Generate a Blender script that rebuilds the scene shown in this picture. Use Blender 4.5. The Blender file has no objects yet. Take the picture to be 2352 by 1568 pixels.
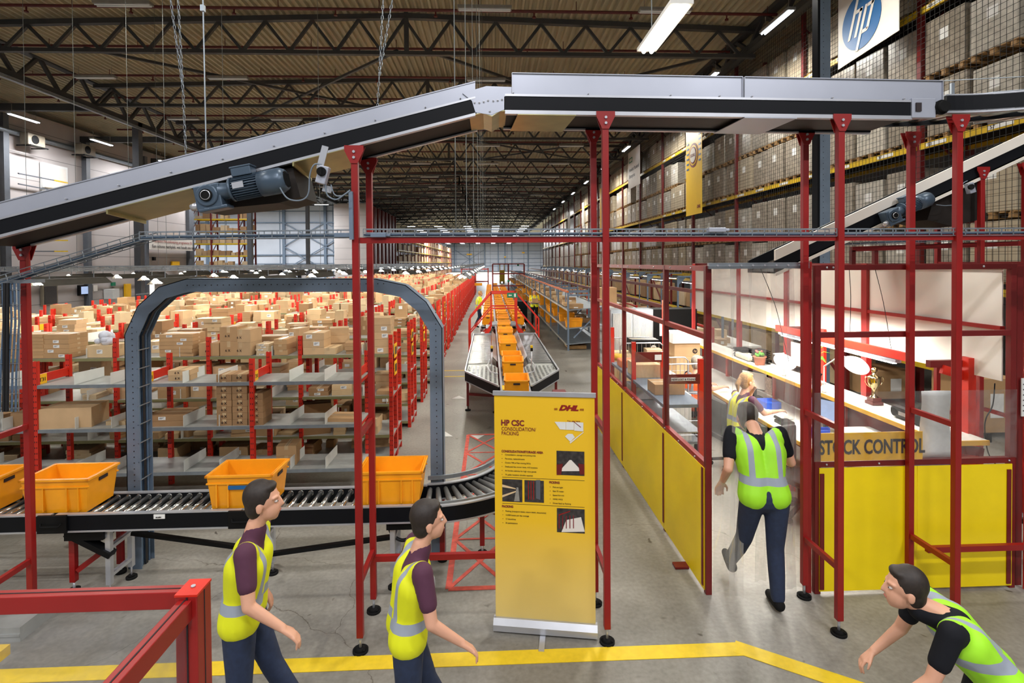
import bpy, math, random
from mathutils import Vector, Matrix
R = random.Random(7)
S = bpy.context.scene
COL = S.collection
# ---------------------------------------------------------------- camera
F = 1225.0; PX, PY = 1176.0, 621.6; CAMZ = 3.1
yaw, pit, rol = math.radians(2.34), math.radians(0.86), math.radians(0.4)
d = Vector((math.sin(yaw)*math.cos(pit), math.cos(yaw)*math.cos(pit), -math.sin(pit)))
r0 = Vector((math.cos(yaw), -math.sin(yaw), 0)); u0 = r0.cross(d)
cr = math.cos(rol)*r0 - math.sin(rol)*u0; cu = math.cos(rol)*u0 + math.sin(rol)*r0
cam = bpy.data.cameras.new('camera'); co = bpy.data.objects.new('camera', cam); COL.objects.link(co)
co.matrix_world = Matrix(((cr.x, cu.x, -d.x, 0), (cr.y, cu.y, -d.y, 0), (cr.z, cu.z, -d.z, CAMZ), (0, 0, 0, 1)))
cam.sensor_width = 36; cam.lens = F*36/2352; cam.shift_y = -(784-PY)/2352; cam.clip_end = 600; cam.clip_start = 0.05
S.camera = co
def ray(px, py): return d + cr*((px-PX)/F) + cu*((PY-py)/F)
def atY(px, py, Y):
    v = ray(px, py); return Vector((v.x*Y/v.y, Y, CAMZ+v.z*Y/v.y))
def atZ(px, py, z):
    v = ray(px, py); t = (z-CAMZ)/v.z; return Vector((v.x*t, v.y*t, z))
def atX(px, py, X):
    v = ray(px, py); t = X/v.x; return Vector((X, v.y*t, CAMZ+v.z*t))
# ---------------------------------------------------------------- light
w = bpy.data.worlds.new('world'); S.world = w; w.use_nodes = True
w.node_tree.nodes['Background'].inputs[0].default_value = (0.93, 0.96, 1.0, 1)
w.node_tree.nodes['Background'].inputs[1].default_value = 0.2
S.view_settings.view_transform = 'Standard'; S.view_settings.look = 'None'; S.view_settings.gamma = 1
S.view_settings.exposure = -0.15
S.cycles.max_bounces = 6; S.cycles.diffuse_bounces = 3; S.cycles.glossy_bounces = 3; S.cycles.transparent_max_bounces = 24
S.cycles.use_denoising = True; S.cycles.use_adaptive_sampling = True; S.cycles.adaptive_threshold = .04; S.cycles.sample_clamp_indirect = 6; S.cycles.caustics_reflective = False; S.cycles.caustics_refractive = False
def area(name, loc, sx, sy, power, col=(1, .97, .9), rot=(0, 0, 0)):
    l = bpy.data.lights.new(name, 'AREA'); l.shape = 'RECTANGLE'; l.size = sx; l.size_y = sy; l.energy = power; l.color = col
    o = bpy.data.objects.new(name, l); COL.objects.link(o); o.location = loc; o.rotation_euler = rot; return o
# unseen ceiling rows above and behind the camera, rearmost added to brighten camera-facing sides
for X in (-16, -8, 0, 6.5):
    for Y, pw in ((-6, 560), (-1, 360), (5, 160), (11.5, 210)):
        area('ceiling_lamp_or_fill', (X, Y, 9.4), 1.6, .35, pw*(.5 if X < -10 else 1), (.97, .97, 1) if Y < 0 else (1, .96, .88))
for X in (-12, 0, 7.5):
    for Y in (110, 140, 170):
        area('ceiling_lamp_or_fill', (X, Y, 9.3), 1.6, .35, 5200, (.93, .96, 1))
for Y in (26, 33, 40): area('side_lamp_light', (-20, Y, 9.3),   .3, 1.4, 430, (.95, .96, 1))
for X, Y in ((-26, 50), (-20, 55), (-32, 55)): area('side_lamp_light', (X, Y, 9.3), 1.6, .3, 1500, (.93, .96, 1))
for Y in (16, 26, 38, 52, 68): area('rack_lamp_light', (7.6, Y, 9.4), .3, 1.4, 450)
area('hanging_lamp_light', (2.46, 7.5, 6.28), .22, 1.4, 160)
for X, Y in ((4.3, 6.6), (4.1, 8.4), (3.4, 10.6)): area('desk_lamp_light', (X, Y, 2.35), .3, 1.3, 58, (1, .96, .88))
# ---------------------------------------------------------------- materials
def lin(c):
    o = []
    for x in c:
        x /= 255.0; o.append(x/12.92 if x <= .04045 else ((x+.055)/1.055)**2.4)
    return (*o, 1)
MATS = {}
def mat(name, rgb, rough=.5, metal=0, var=.12, scale=6, alpha=None, emit=0, rnd=0, bump=0):
    m = bpy.data.materials.new(name); m.use_nodes = True; nt = m.node_tree; N = nt.nodes; L = nt.links
    b = N['Principled BSDF']; c = lin(rgb)
    b.inputs['Base Color'].default_value = c; b.inputs['Roughness'].default_value = rough; b.inputs['Metallic'].default_value = metal
    if var:
        tc = N.new('ShaderNodeTexCoord'); no = N.new('ShaderNodeTexNoise'); no.inputs['Scale'].default_value = scale; no.inputs['Detail'].default_value = 5
        L.new(tc.outputs['Object'], no.inputs['Vector'])
        h = N.new('ShaderNodeHueSaturation'); h.inputs['Color'].default_value = c
        mr = N.new('ShaderNodeMapRange'); mr.inputs['To Min'].default_value = 1-var; mr.inputs['To Max'].default_value = 1+var
        mr.inputs['From Min'].default_value = .3; mr.inputs['From Max'].default_value = .7
        L.new(no.outputs['Fac'], mr.inputs['Value'])
        if rnd:
            oi = N.new('ShaderNodeObjectInfo'); m2 = N.new('ShaderNodeMapRange'); m2.inputs['To Min'].default_value = 1-rnd; m2.inputs['To Max'].default_value = 1+rnd
            L.new(oi.outputs['Random'], m2.inputs['Value']); mu = N.new('ShaderNodeMath'); mu.operation = 'MULTIPLY'
            L.new(mr.outputs[0], mu.inputs[0]); L.new(m2.outputs[0], mu.inputs[1]); L.new(mu.outputs[0], h.inputs['Value'])
        else: L.new(mr.outputs[0], h.inputs['Value'])
        L.new(h.outputs[0], b.inputs['Base Color'])
        if bump:
            bp = N.new('ShaderNodeBump'); bp.inputs['Strength'].default_value = bump; L.new(no.outputs['Fac'], bp.inputs['Height']); L.new(bp.outputs[0], b.inputs['Normal'])
    if emit:
        b.inputs['Emission Color'].default_value = c; b.inputs['Emission Strength'].default_value = emit
    MATS[name] = m; return m
def clear(name, tint, opac, rough=.15, gl=.035, lo=.3, hi=1.7):
    m = bpy.data.materials.new(name); m.use_nodes = True; nt = m.node_tree; N = nt.nodes; L = nt.links
    N.remove(N['Principled BSDF']); out = N['Material Output']
    t = N.new('ShaderNodeBsdfTransparent'); g = N.new('ShaderNodeBsdfGlossy'); g.inputs['Roughness'].default_value = rough
    df = N.new('ShaderNodeBsdfDiffuse'); df.inputs['Color'].default_value = lin(tint)
    t.inputs['Color'].default_value = (.97, .97, .97, 1)
    no = N.new('ShaderNodeTexNoise'); no.inputs['Scale'].default_value = 5; no.inputs['Detail'].default_value = 6; no.inputs['Distortion'].default_value = 2
    tc = N.new('ShaderNodeTexCoord'); L.new(tc.outputs['Object'], no.inputs['Vector'])
    mr = N.new('ShaderNodeMapRange'); mr.inputs['From Min'].default_value = .35; mr.inputs['From Max'].default_value = .75
    mr.inputs['To Min'].default_value = opac*lo; mr.inputs['To Max'].default_value = opac*hi; L.new(no.outputs['Fac'], mr.inputs['Value'])
    a = N.new('ShaderNodeMixShader'); L.new(mr.outputs[0], a.inputs[0]); L.new(t.outputs[0], a.inputs[1]); L.new(df.outputs[0], a.inputs[2])
    bb = N.new('ShaderNodeMixShader'); bb.inputs[0].default_value = gl; L.new(a.outputs[0], bb.inputs[1]); L.new(g.outputs[0], bb.inputs[2])
    L.new(bb.outputs[0], out.inputs[0]); MATS[name] = m; return m
mat('red', (142, 22, 20), .38, var=.06); mat('dark_red', (108, 22, 22), .42, var=.08); mat('rack_red', (205, 42, 24), .42, var=.08)
mat('red_tape', (214, 92, 78), .7, var=.25, scale=12); mat('yellow_tape', (240, 205, 40), .5, var=.06, scale=20)
mat('black_metal', (11, 13, 18), .5, var=.05); mat('alu', (196, 198, 204), .34, .65, var=.05); mat('guard', (176, 180, 192), .4, .45, var=.05, scale=2)
mat('galv', (150, 158, 165), .42, .7, var=.12, scale=10); mat('blue_grey', (112, 128, 146), .45, .2, var=.08); mat('motor', (72, 88, 104), .35, .25, var=.06)
mat('truss', (66, 68, 70), .6, var=.08, scale=3); mat('column', (88, 92, 98), .55, var=.06); mat('pipe_red', (92, 26, 26), .5)
mat('tote', (243, 160, 22), .38, var=.05, scale=8, rnd=.08); mat('rubber', (20, 20, 20), .85); mat('black', (14, 14, 15), .5, var=.1)
mat('panel_yellow', (246, 216, 8), .42, var=.05, scale=2.5); mat('white_paint', (222, 222, 218), .5, var=.03); mat('board_white', (226, 219, 208), .6, var=.05, scale=1.5)
mat('shelf_grey', (168, 170, 166), .45, .25, var=.1, scale=8); mat('shelf_edge', (138, 134, 92), .5, .1, var=.1); mat('divider', (226, 228, 222), .45, var=.04)
mat('steel', (190, 192, 192), .22, .95, var=.06, scale=20); mat('roller', (172, 172, 168), .25, .85, var=.08, scale=12); mat('dark_roller', (110, 110, 108), .4, .4)
for i, c in enumerate(((200, 166, 124), (186, 148, 104), (216, 186, 142), (160, 124, 86), (208, 184, 148))): mat('card%d' % i, c, .75, var=.07, scale=5, rnd=.1)
mat('tape', (198, 170, 130), .3); mat('label_white', (236, 236, 232), .5, var=.03); mat('wood', (160, 124, 78), .7, var=.2, scale=10)
mat('wrap', (150, 140, 126), .28, var=.3, scale=9, rnd=.14, bump=.5); mat('wrap_white', (186, 180, 168), .3, var=.22, scale=8, rnd=.1, bump=.4)
mat('beam_yellow', (214, 176, 20), .5, var=.1); mat('net', (30, 30, 30), .8, var=0); mat('cable_black', (20, 21, 24), .5); mat('cable_grey', (110, 122, 134), .45)
mat('cable_blue', (84, 106, 130), .45); mat('off_tube_glow', (214, 212, 205), .4, var=0, emit=.12); mat('fixture', (150, 148, 142), .5)  # unlit strip tubes glow faintly in place of light bounced onto them
mat('tube', (255, 252, 240), .4, var=0, emit=100); mat('tube_far', (235, 242, 255), .4, var=0, emit=9); mat('tube_hot', (255, 246, 222), .4, var=0, emit=22)
mat('reflector', (96, 94, 88), .35, .5); mat('hivis', (206, 232, 20), .6, var=.05); mat('hivis_green', (150, 226, 36), .6, var=.05); mat('orange_vest', (246, 92, 30), .6)
mat('reflective', (176, 182, 190), .3, .3, var=.04); mat('skin', (214, 160, 132), .5, var=.04); mat('hair_dark', (38, 28, 22), .6, var=.3, scale=60); mat('hair_blond', (170, 128, 78), .6, var=.3, scale=60)
mat('hair_grey', (150, 140, 126), .6, var=.3, scale=60); mat('jeans', (34, 46, 72), .8, var=.15, scale=30); mat('dark_cloth', (26, 27, 32), .85); mat('yellow_shirt', (238, 200, 20), .75)
mat('purple_shirt', (80, 40, 62), .8); mat('eye', (20, 16, 14), .2, var=0); mat('rod', (110, 114, 112), .5, .3); mat('eye_white', (190, 180, 172), .5, var=0); mat('lip', (170, 92, 84), .5, var=0)
mat('desk_yellow', (236, 182, 60), .4); mat('desk_white', (236, 234, 226), .45, var=.03); mat('blue_bin', (40, 84, 190), .4); mat('screen', (150, 170, 205), .2, var=0, emit=1.1)
mat('screen_dark', (60, 74, 110), .2, var=0, emit=.5); mat('terracotta', (196, 116, 82), .8); mat('leaf', (92, 168, 50), .5, var=.15); mat('gold', (214, 196, 150), .12, 1, var=.05)
mat('lamp_door_glow', (248, 246, 240), .4, var=0, emit=2.2); mat('lamp_glow', (255, 250, 236), .4, var=0, emit=9); mat('ink', (34, 22, 24), .6, var=0); mat('maroon', (122, 24, 34), .6, var=0)
mat('banner_yellow', (240, 196, 26), .5, var=.02); mat('hp_blue', (18, 92, 150), .5, var=0); mat('banner_white', (228, 222, 212), .6, var=.05, scale=2); mat('green_sign', (14, 120, 84), .5, var=0)
mat('photo_dark', (52, 48, 46), .5, var=.6, scale=30); mat('photo_mid', (112, 100, 92), .5, var=.6, scale=26); mat('tambour', (172, 172, 168), .5, var=.04); mat('beige', (214, 206, 186), .55)
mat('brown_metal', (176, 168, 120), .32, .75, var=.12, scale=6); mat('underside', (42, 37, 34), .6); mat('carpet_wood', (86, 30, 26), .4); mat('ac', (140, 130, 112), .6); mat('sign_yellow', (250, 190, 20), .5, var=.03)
mat('orange_paint', (222, 108, 30), .5); mat('purple_bag', (210, 214, 224), .3, bump=.6)
clear('plexi', (206, 204, 200), .05, .12, .06); clear('curtain', (236, 230, 220), .2, .08, .10, .75, 1.25); clear('glass', (170, 172, 176), .07)
def lines_wall(name, rgb, line, period, axis, width=.02):
    m = mat(name, rgb, .6, var=.05, scale=.7); N = m.node_tree.nodes; L = m.node_tree.links; b = N['Principled BSDF']
    src = b.inputs['Base Color'].links[0].from_socket
    tc = N.new('ShaderNodeTexCoord'); sp = N.new('ShaderNodeSeparateXYZ'); L.new(tc.outputs['Object'], sp.inputs[0])
    prev = None
    for ax, pe in zip(axis, period):
        dv = N.new('ShaderNodeMath'); dv.operation = 'DIVIDE'; dv.inputs[1].default_value = pe; L.new(sp.outputs[ax], dv.inputs[0])
        fr = N.new('ShaderNodeMath'); fr.operation = 'FRACT'; L.new(dv.outputs[0], fr.inputs[0])
        lt = N.new('ShaderNodeMath'); lt.operation = 'LESS_THAN'; lt.inputs[1].default_value = width/pe; L.new(fr.outputs[0], lt.inputs[0])
        if prev: 
            mx = N.new('ShaderNodeMath'); mx.operation = 'MAXIMUM'; L.new(prev.outputs[0], mx.inputs[0]); L.new(lt.outputs[0], mx.inputs[1]); prev = mx
        else: prev = lt
    mi = N.new('ShaderNodeMix'); mi.data_type = 'RGBA'; L.new(prev.outputs[0], mi.inputs[0]); L.new(src, mi.inputs[6]); mi.inputs[7].default_value = lin(line)
    L.new(mi.outputs[2], b.inputs['Base Color']); return m
lines_wall('wall_panel', (182, 174, 170), (120, 116, 112), (1.2,), ('Z',), .03)
lines_wall('wall_far', (206, 212, 222), (120, 134, 150), (3.1, 6.2), ('Z', 'X'), .12)
lines_wall('load_cartons', (176, 162, 138), (120, 104, 84), (.23, .31, .31), ('Z', 'Y', 'X'), .012)
def floor_mat():
    m = mat('concrete', (150, 146, 136), .42, var=0); N = m.node_tree.nodes; L = m.node_tree.links; b = N['Principled BSDF']
    tc = N.new('ShaderNodeTexCoord')
    def noise(s, det, dist=0):
        n = N.new('ShaderNodeTexNoise'); n.inputs['Scale'].default_value = s; n.inputs['Detail'].default_value = det; n.inputs['Distortion'].default_value = dist
        L.new(tc.outputs['Object'], n.inputs['Vector']); return n
    a = noise(.55, 6, .4); r = N.new('ShaderNodeValToRGB'); e = r.color_ramp.elements
    e[0].position = .3; e[0].color = lin((112, 108, 99)); e[1].position = .72; e[1].color = lin((160, 156, 147)); L.new(a.outputs['Fac'], r.inputs[0])
    f = noise(26, 4); mx = N.new('ShaderNodeMix'); mx.data_type = 'RGBA'; mx.blend_type = 'OVERLAY'; mx.inputs[0].default_value = .35
    L.new(r.outputs[0], mx.inputs[6]); L.new(f.outputs['Fac'], mx.inputs[7])
    # dark spots
    sp = noise(3.2, 2, 1); th = N.new('ShaderNodeMapRange'); th.inputs['From Min'].default_value = .7; th.inputs['From Max'].default_value = .74; L.new(sp.outputs['Fac'], th.inputs[0])
    m3 = N.new('ShaderNodeMix'); m3.data_type = 'RGBA'; L.new(th.outputs[0], m3.inputs[0]); L.new(mx.outputs[2], m3.inputs[6]); m3.inputs[7].default_value = lin((84, 78, 70))
    # cracks
    vo = N.new('ShaderNodeTexVoronoi'); vo.feature = 'DISTANCE_TO_EDGE'; vo.inputs['Scale'].default_value = .42
    dn = noise(1.7, 6); ad = N.new('ShaderNodeMix'); ad.data_type = 'VECTOR'; ad.inputs[0].default_value = .35; L.new(tc.outputs['Object'], ad.inputs[4]); L.new(dn.outputs['Color'], ad.inputs[5]); L.new(ad.outputs[1], vo.inputs['Vector'])
    c2 = N.new('ShaderNodeMath'); c2.operation = 'LESS_THAN'; c2.inputs[1].default_value = .0009; L.new(vo.outputs['Distance'], c2.inputs[0])
    m4 = N.new('ShaderNodeMix'); m4.data_type = 'RGBA'; L.new(c2.outputs[0], m4.inputs[0]); L.new(m3.outputs[2], m4.inputs[6]); m4.inputs[7].default_value = lin((108, 102, 93))
    L.new(m4.outputs[2], b.inputs['Base Color'])
    rr = N.new('ShaderNodeMapRange'); rr.inputs['To Min'].default_value = .3; rr.inputs['To Max'].default_value = .6; L.new(a.outputs['Fac'], rr.inputs[0]); L.new(rr.outputs[0], b.inputs['Roughness'])
floor_mat()
mat('deck', (186, 180, 154), .55, var=.12, scale=.8)
def vest_mat(name, base, sm):
    m = mat(name, base, .6, var=.05); N = m.node_tree.nodes; L = m.node_tree.links; b = N['Principled BSDF']; src = b.inputs['Base Color'].links[0].from_socket
    tc = N.new('ShaderNodeTexCoord'); s = N.new('ShaderNodeSeparateXYZ'); L.new(tc.outputs['Object'], s.inputs[0])
    def band(sock, c, h, ab=False):
        if ab:
            k = N.new('ShaderNodeMath'); k.operation = 'ABSOLUTE'; L.new(sock, k.inputs[0]); sock = k.outputs[0]
        q = N.new('ShaderNodeMath'); q.operation = 'COMPARE'; q.inputs[1].default_value = c; q.inputs[2].default_value = h; L.new(sock, q.inputs[0]); return q
    a = band(s.outputs['Z'], sm, .03); c = band(s.outputs['X'], .11, .022, True); e = N.new('ShaderNodeMath'); e.operation = 'MAXIMUM'
    g = N.new('ShaderNodeMath'); g.operation = 'GREATER_THAN'; g.inputs[1].default_value = sm; L.new(s.outputs['Z'], g.inputs[0])
    cg = N.new('ShaderNodeMath'); cg.operation = 'MULTIPLY'; L.new(c.outputs[0], cg.inputs[0]); L.new(g.outputs[0], cg.inputs[1])
    L.new(a.outputs[0], e.inputs[0]); L.new(cg.outputs[0], e.inputs[1])
    mi = N.new('ShaderNodeMix'); mi.data_type = 'RGBA'; L.new(e.outputs[0], mi.inputs[0]); L.new(src, mi.inputs[6]); mi.inputs[7].default_value = lin((150, 158, 170)); L.new(mi.outputs[2], b.inputs['Base Color'])
vest_mat('vest_yellow', (222, 226, 20), 1.06); vest_mat('vest_green', (160, 228, 40), 1.06); vest_mat('vest_seated', (226, 222, 24), .72); vest_mat('vest_orange', (250, 96, 34), .78)
# ---------------------------------------------------------------- mesh helpers
class MB:
    def __init__(s): s.v = []; s.f = []; s.m = []; s.cur = 0; s.sm = []; s.smooth = False
    def add(s, vs, fs):
        n = len(s.v); s.v += [tuple(x) for x in vs]
        for f in fs: s.f.append([i+n for i in f]); s.m.append(s.cur); s.sm.append(s.smooth)
    def box(s, c, sz, rz=0, M=None):
        x, y, z = sz[0]/2, sz[1]/2, sz[2]/2; c = Vector(c)
        vs = [Vector((a, b, e)) for e in (-z, z) for b in (-y, y) for a in (-x, x)]
        if rz: M = Matrix.Rotation(rz, 3, 'Z')
        if M is not None: vs = [M @ v for v in vs]
        s.add([v+c for v in vs], [(0, 2, 3, 1), (4, 5, 7, 6), (0, 1, 5, 4), (2, 6, 7, 3), (0, 4, 6, 2), (1, 3, 7, 5)]); return s
    def bb(s, x0, x1, y0, y1, z0, z1): return s.box(((x0+x1)/2, (y0+y1)/2, (z0+z1)/2), (abs(x1-x0), abs(y1-y0), abs(z1-z0)))
    def bar(s, p, q, w, h=None, up=(0, 0, 1)):      # w across (horizontal), h along up
        h = h or w; p = Vector(p); q = Vector(q); t = (q-p).normalized(); up = Vector(up)
        if abs(t.dot(up)) > .98: up = Vector((0, 1, 0))
        a = t.cross(up).normalized(); b = a.cross(t).normalized(); vs = []
        for c in (p, q):
            for i, j in ((-1, -1), (1, -1), (1, 1), (-1, 1)): vs.append(c+a*i*w/2+b*j*h/2)
        s.add(vs, [(0, 1, 2, 3)[::-1], (4, 5, 6, 7), (0, 1, 5, 4), (1, 2, 6, 5), (2, 3, 7, 6), (3, 0, 4, 7)]); return s
    def cyl(s, p, q, r, n=12, r2=None, caps=True):
        r2 = r if r2 is None else r2; p = Vector(p); q = Vector(q); t = (q-p).normalized(); up = Vector((0, 0, 1)) if abs(t.z) < .95 else Vector((0, 1, 0))
        a = t.cross(up).normalized(); b = t.cross(a); vs = []
        for c, rr in ((p, r), (q, r2)):
            for i in range(n):
                k = 2*math.pi*i/n; vs.append(c+a*math.cos(k)*rr+b*math.sin(k)*rr)
        sm = s.smooth; s.smooth = n > 6
        s.add(vs, [(i, (i+1) % n, n+(i+1) % n, n+i) for i in range(n)]); s.smooth = sm
        if caps:
            m = len(s.v)-2*n; s.f.append([m+i for i in range(n)][::-1]); s.f.append([m+n+i for i in range(n)]); s.m += [s.cur]*2; s.sm += [False]*2
        return s
    def tube(s, pts, r, n=6):
        pts = [Vector(p) for p in pts]; vs = []; 
        for i, p in enumerate(pts):
            t = (pts[min(i+1, len(pts)-1)]-pts[max(i-1, 0)]).normalized(); up = Vector((.13, .2, 1)).normalized() if abs(t.z) < .9 else Vector((.1, 1, .1)).normalized()
            a = t.cross(up).normalized(); b = t.cross(a)
            for k in range(n): g = 2*math.pi*k/n; vs.append(p+a*math.cos(g)*r+b*math.sin(g)*r)
        fs = [(i*n+k, i*n+(k+1) % n, (i+1)*n+(k+1) % n, (i+1)*n+k) for i in range(len(pts)-1) for k in range(n)]
        s.smooth = True; s.add(vs, fs); s.smooth = False; return s
    def lathe(s, c, prof, n=16, ax=None):
        c = Vector(c); vs = []; M = ax or Matrix.Identity(3)
        for r, z in prof:
            for i in range(n): g = 2*math.pi*i/n; vs.append(c+M @ Vector((r*math.cos(g), r*math.sin(g), z)))
        s.smooth = True; s.add(vs, [(i*n+k, i*n+(k+1) % n, (i+1)*n+(k+1) % n, (i+1)*n+k) for i in range(len(prof)-1) for k in range(n)]); s.smooth = False; return s
    def prism(s, poly, vec):          # poly: 3d points (planar), extruded by vec
        n = len(poly); poly = [Vector(p) for p in poly]; vec = Vector(vec)
        s.add(poly+[p+vec for p in poly], [list(range(n)), [n+i for i in range(n)][::-1]]+[(i, n+i, n+(i+1) % n, (i+1) % n) for i in range(n)]); return s
    def sph(s, c, r, n=10, sc=(1, 1, 1)):
        c = Vector(c); vs = []; m = n
        for j in range(m+1):
            th = math.pi*j/m
            for i in range(n): g = 2*math.pi*i/n; vs.append(c+Vector((r*sc[0]*math.sin(th)*math.cos(g), r*sc[1]*math.sin(th)*math.sin(g), r*sc[2]*math.cos(th))))
        s.smooth = True; s.add(vs, [(j*n+i, (j+1)*n+i, (j+1)*n+(i+1) % n, j*n+(i+1) % n) for j in range(m) for i in range(n)]); s.smooth = False; return s
    def build(s, name, mats, parent=None, bevel=0, label=None, **props):
        me = bpy.data.meshes.new(name); o0 = parent.matrix_world.translation.copy() if parent else Vector((0, 0, 0))
        pp = parent
        vs = s.v
        if parent:
            off = Vector(PO.get(parent.name, (0, 0, 0))); vs = [(v[0]-off.x, v[1]-off.y, v[2]-off.z) for v in s.v]
        me.from_pydata(vs, [], s.f)
        for m in (mats if isinstance(mats, (list, tuple)) else [mats]): me.materials.append(MATS[m])
        me.polygons.foreach_set('material_index', s.m); me.polygons.foreach_set('use_smooth', s.sm); me.update()
        o = bpy.data.objects.new(name, me); COL.objects.link(o); o.parent = parent
        if parent: PO[o.name] = PO.get(parent.name, (0, 0, 0))
        if bevel:
            b = o.modifiers.new('bevel', 'BEVEL'); b.width = bevel; b.segments = 2; b.limit_method = 'ANGLE'
        if label: o['label'] = label
        for k, v in props.items(): o[k] = v
        return o
PO = {}
def thing(name, label, cat, loc=(0, 0, 0), group=None, world=True):
    o = bpy.data.objects.new(name, None); COL.objects.link(o); o.location = loc; o['label'] = label; o['category'] = cat; o.empty_display_size = .1
    if group: o['group'] = group
    PO[o.name] = tuple(loc) if world else (0, 0, 0)
    return o
def tag(o, label, cat, group=None, kind=None):
    o['label'] = label; o['category'] = cat
    if group: o['group'] = group
    if kind: o['kind'] = kind
    return o
def struct(o): o['kind'] = 'structure'; return o
KIDS = {}
def copy_tree(o, loc=None, rz=None, label=None, group=None, parent=None):
    c = o.copy(); COL.objects.link(c); c.parent = parent
    if loc is not None: c.location = loc
    if rz is not None: c.rotation_euler = (0, 0, rz)
    if label: c['label'] = label
    if group: c['group'] = group
    if o.name not in KIDS: KIDS[o.name] = list(o.children)
    for ch in KIDS[o.name]: copy_tree(ch, parent=c)
    return c
def text(name, s, size, matn, parent, loc, X, U, align='LEFT', ext=.002, bold=0, shear=0, sx=1, label=None):
    """lettering laid along world direction X with up U, at world loc"""
    cu_ = bpy.data.curves.new(name, 'FONT'); cu_.body = s; cu_.size = size; cu_.extrude = ext; cu_.offset = bold; cu_.shear = shear; cu_.align_x = align; cu_.resolution_u = 3
    t = bpy.data.objects.new(name+'_tmp', cu_)
    me = bpy.data.meshes.new_from_object(t); bpy.data.objects.remove(t)
    X = Vector(X).normalized(); U = Vector(U).normalized(); Z = X.cross(U); off = Vector(PO.get(parent.name, (0, 0, 0))) if parent else Vector((0, 0, 0)); loc = Vector(loc)-off
    me.transform(Matrix(((X.x*sx, U.x, Z.x, loc.x), (X.y*sx, U.y, Z.y, loc.y), (X.z*sx, U.z, Z.z, loc.z), (0, 0, 0, 1))))
    me.materials.clear(); me.materials.append(MATS[matn]); o = bpy.data.objects.new(name, me); COL.objects.link(o); o.parent = parent
    if label: o['label'] = label
    return o
ORD = ['first', 'second', 'third', 'fourth', 'fifth', 'sixth', 'seventh', 'eighth', 'ninth', 'tenth', 'eleventh', 'twelfth', 'thirteenth', 'fourteenth', 'fifteenth', 'sixteenth', 'seventeenth', 'eighteenth', 'nineteenth', 'twentieth', 'twenty-first', 'twenty-second', 'twenty-third', 'twenty-fourth', 'twenty-fifth', 'twenty-sixth', 'twenty-seventh', 'twenty-eighth', 'twenty-ninth', 'thirtieth']+['far']*60

for k in ('black_metal', 'black', 'rubber', 'underside', 'dark_cloth'): MATS[k].node_tree.nodes['Principled BSDF'].inputs['Specular IOR Level'].default_value = .18
def grad_banner():
    m = MATS['banner_yellow_print'] = mat('banner_yellow_print', (240, 196, 26), .5, var=.02); N = m.node_tree.nodes; L = m.node_tree.links; b = N['Principled BSDF']
    tc = N.new('ShaderNodeTexCoord'); s = N.new('ShaderNodeSeparateXYZ'); L.new(tc.outputs['Object'], s.inputs[0]); r = N.new('ShaderNodeValToRGB'); L.new(s.outputs['Z'], r.inputs[0])
    e = r.color_ramp.elements; e[0].position = .1; e[0].color = lin((226, 200, 122)); e[1].position = .95; e[1].color = lin((238, 190, 30)); L.new(r.outputs[0], b.inputs['Base Color'])
grad_banner()   # the print fades from golden yellow to cream towards its foot
# ================================================================ SETTING
b = MB(); b.bb(-45, 24, -8, 200, -.2, 0); fl = struct(b.build('floor', 'concrete')); fl['label'] = 'grey stained concrete warehouse floor'
RX = -2.7
def roofz(x, z0=11.35): return z0-abs(x-RX)*.028
b = MB(); pr_ = []; x = -44.0; k = 0
while x < 22: pr_ += [(x, 0), (x+.07, 0), (x+.10, .095), (x+.19, .095)]; x += .23
for y0, y1 in ((-8, 40), (40, 100), (100, 198)):
    vs = [(px_, y, roofz(px_)+z) for y in (y0, y1) for px_, z in pr_]; n = len(pr_)
    b.add(vs, [(i, i+1, n+i+1, n+i) for i in range(n-1)])
struct(b.build('ceiling', 'deck'))
b = MB(); b.bb(-22.3, -22, -8, 40, 0, 10.4); struct(b.build('wall_left', 'wall_panel'))
b = MB(); b.bb(-22.4, -21.85, 39.8, 40.4, 0, 10.4); b.build('trim_1', 'column', kind='structure')
b = MB(); b.bb(-45, -14.2, 64, 64.3, 0, 10.8); struct(b.build('wall_back_left', 'wall_far'))
b = MB(); b.bb(-16, 24, 197, 197.3, 0, 11); struct(b.build('wall_far', 'wall_far'))
b = MB(); b.bb(21.5, 21.8, -8, 198, 0, 11); struct(b.build('wall_right', 'wall_panel'))
b = MB(); b.bb(-45.3, -45, 40, 64, 0, 10.8); b.bb(-45, -22, 40, 40.2, 0, 10.8); struct(b.build('wall_recess', 'wall_panel'))
b = MB()
for Y in [20+4.9*i for i in range(5)]: b.bb(-22, -21.75, Y, Y+.28, 0, 10)
struct(b.build('trim_2', 'column'))
b = MB(); b.cyl((-21.8, 8, 9.25), (-21.8, 40, 9.25), .13, 8); struct(b.build('trim_3', 'galv'))
b = MB(); b.cyl((-21.7, 8, 2.9), (-21.7, 40, 2.9), .03, 6); struct(b.build('trim_4', 'column'))
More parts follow.
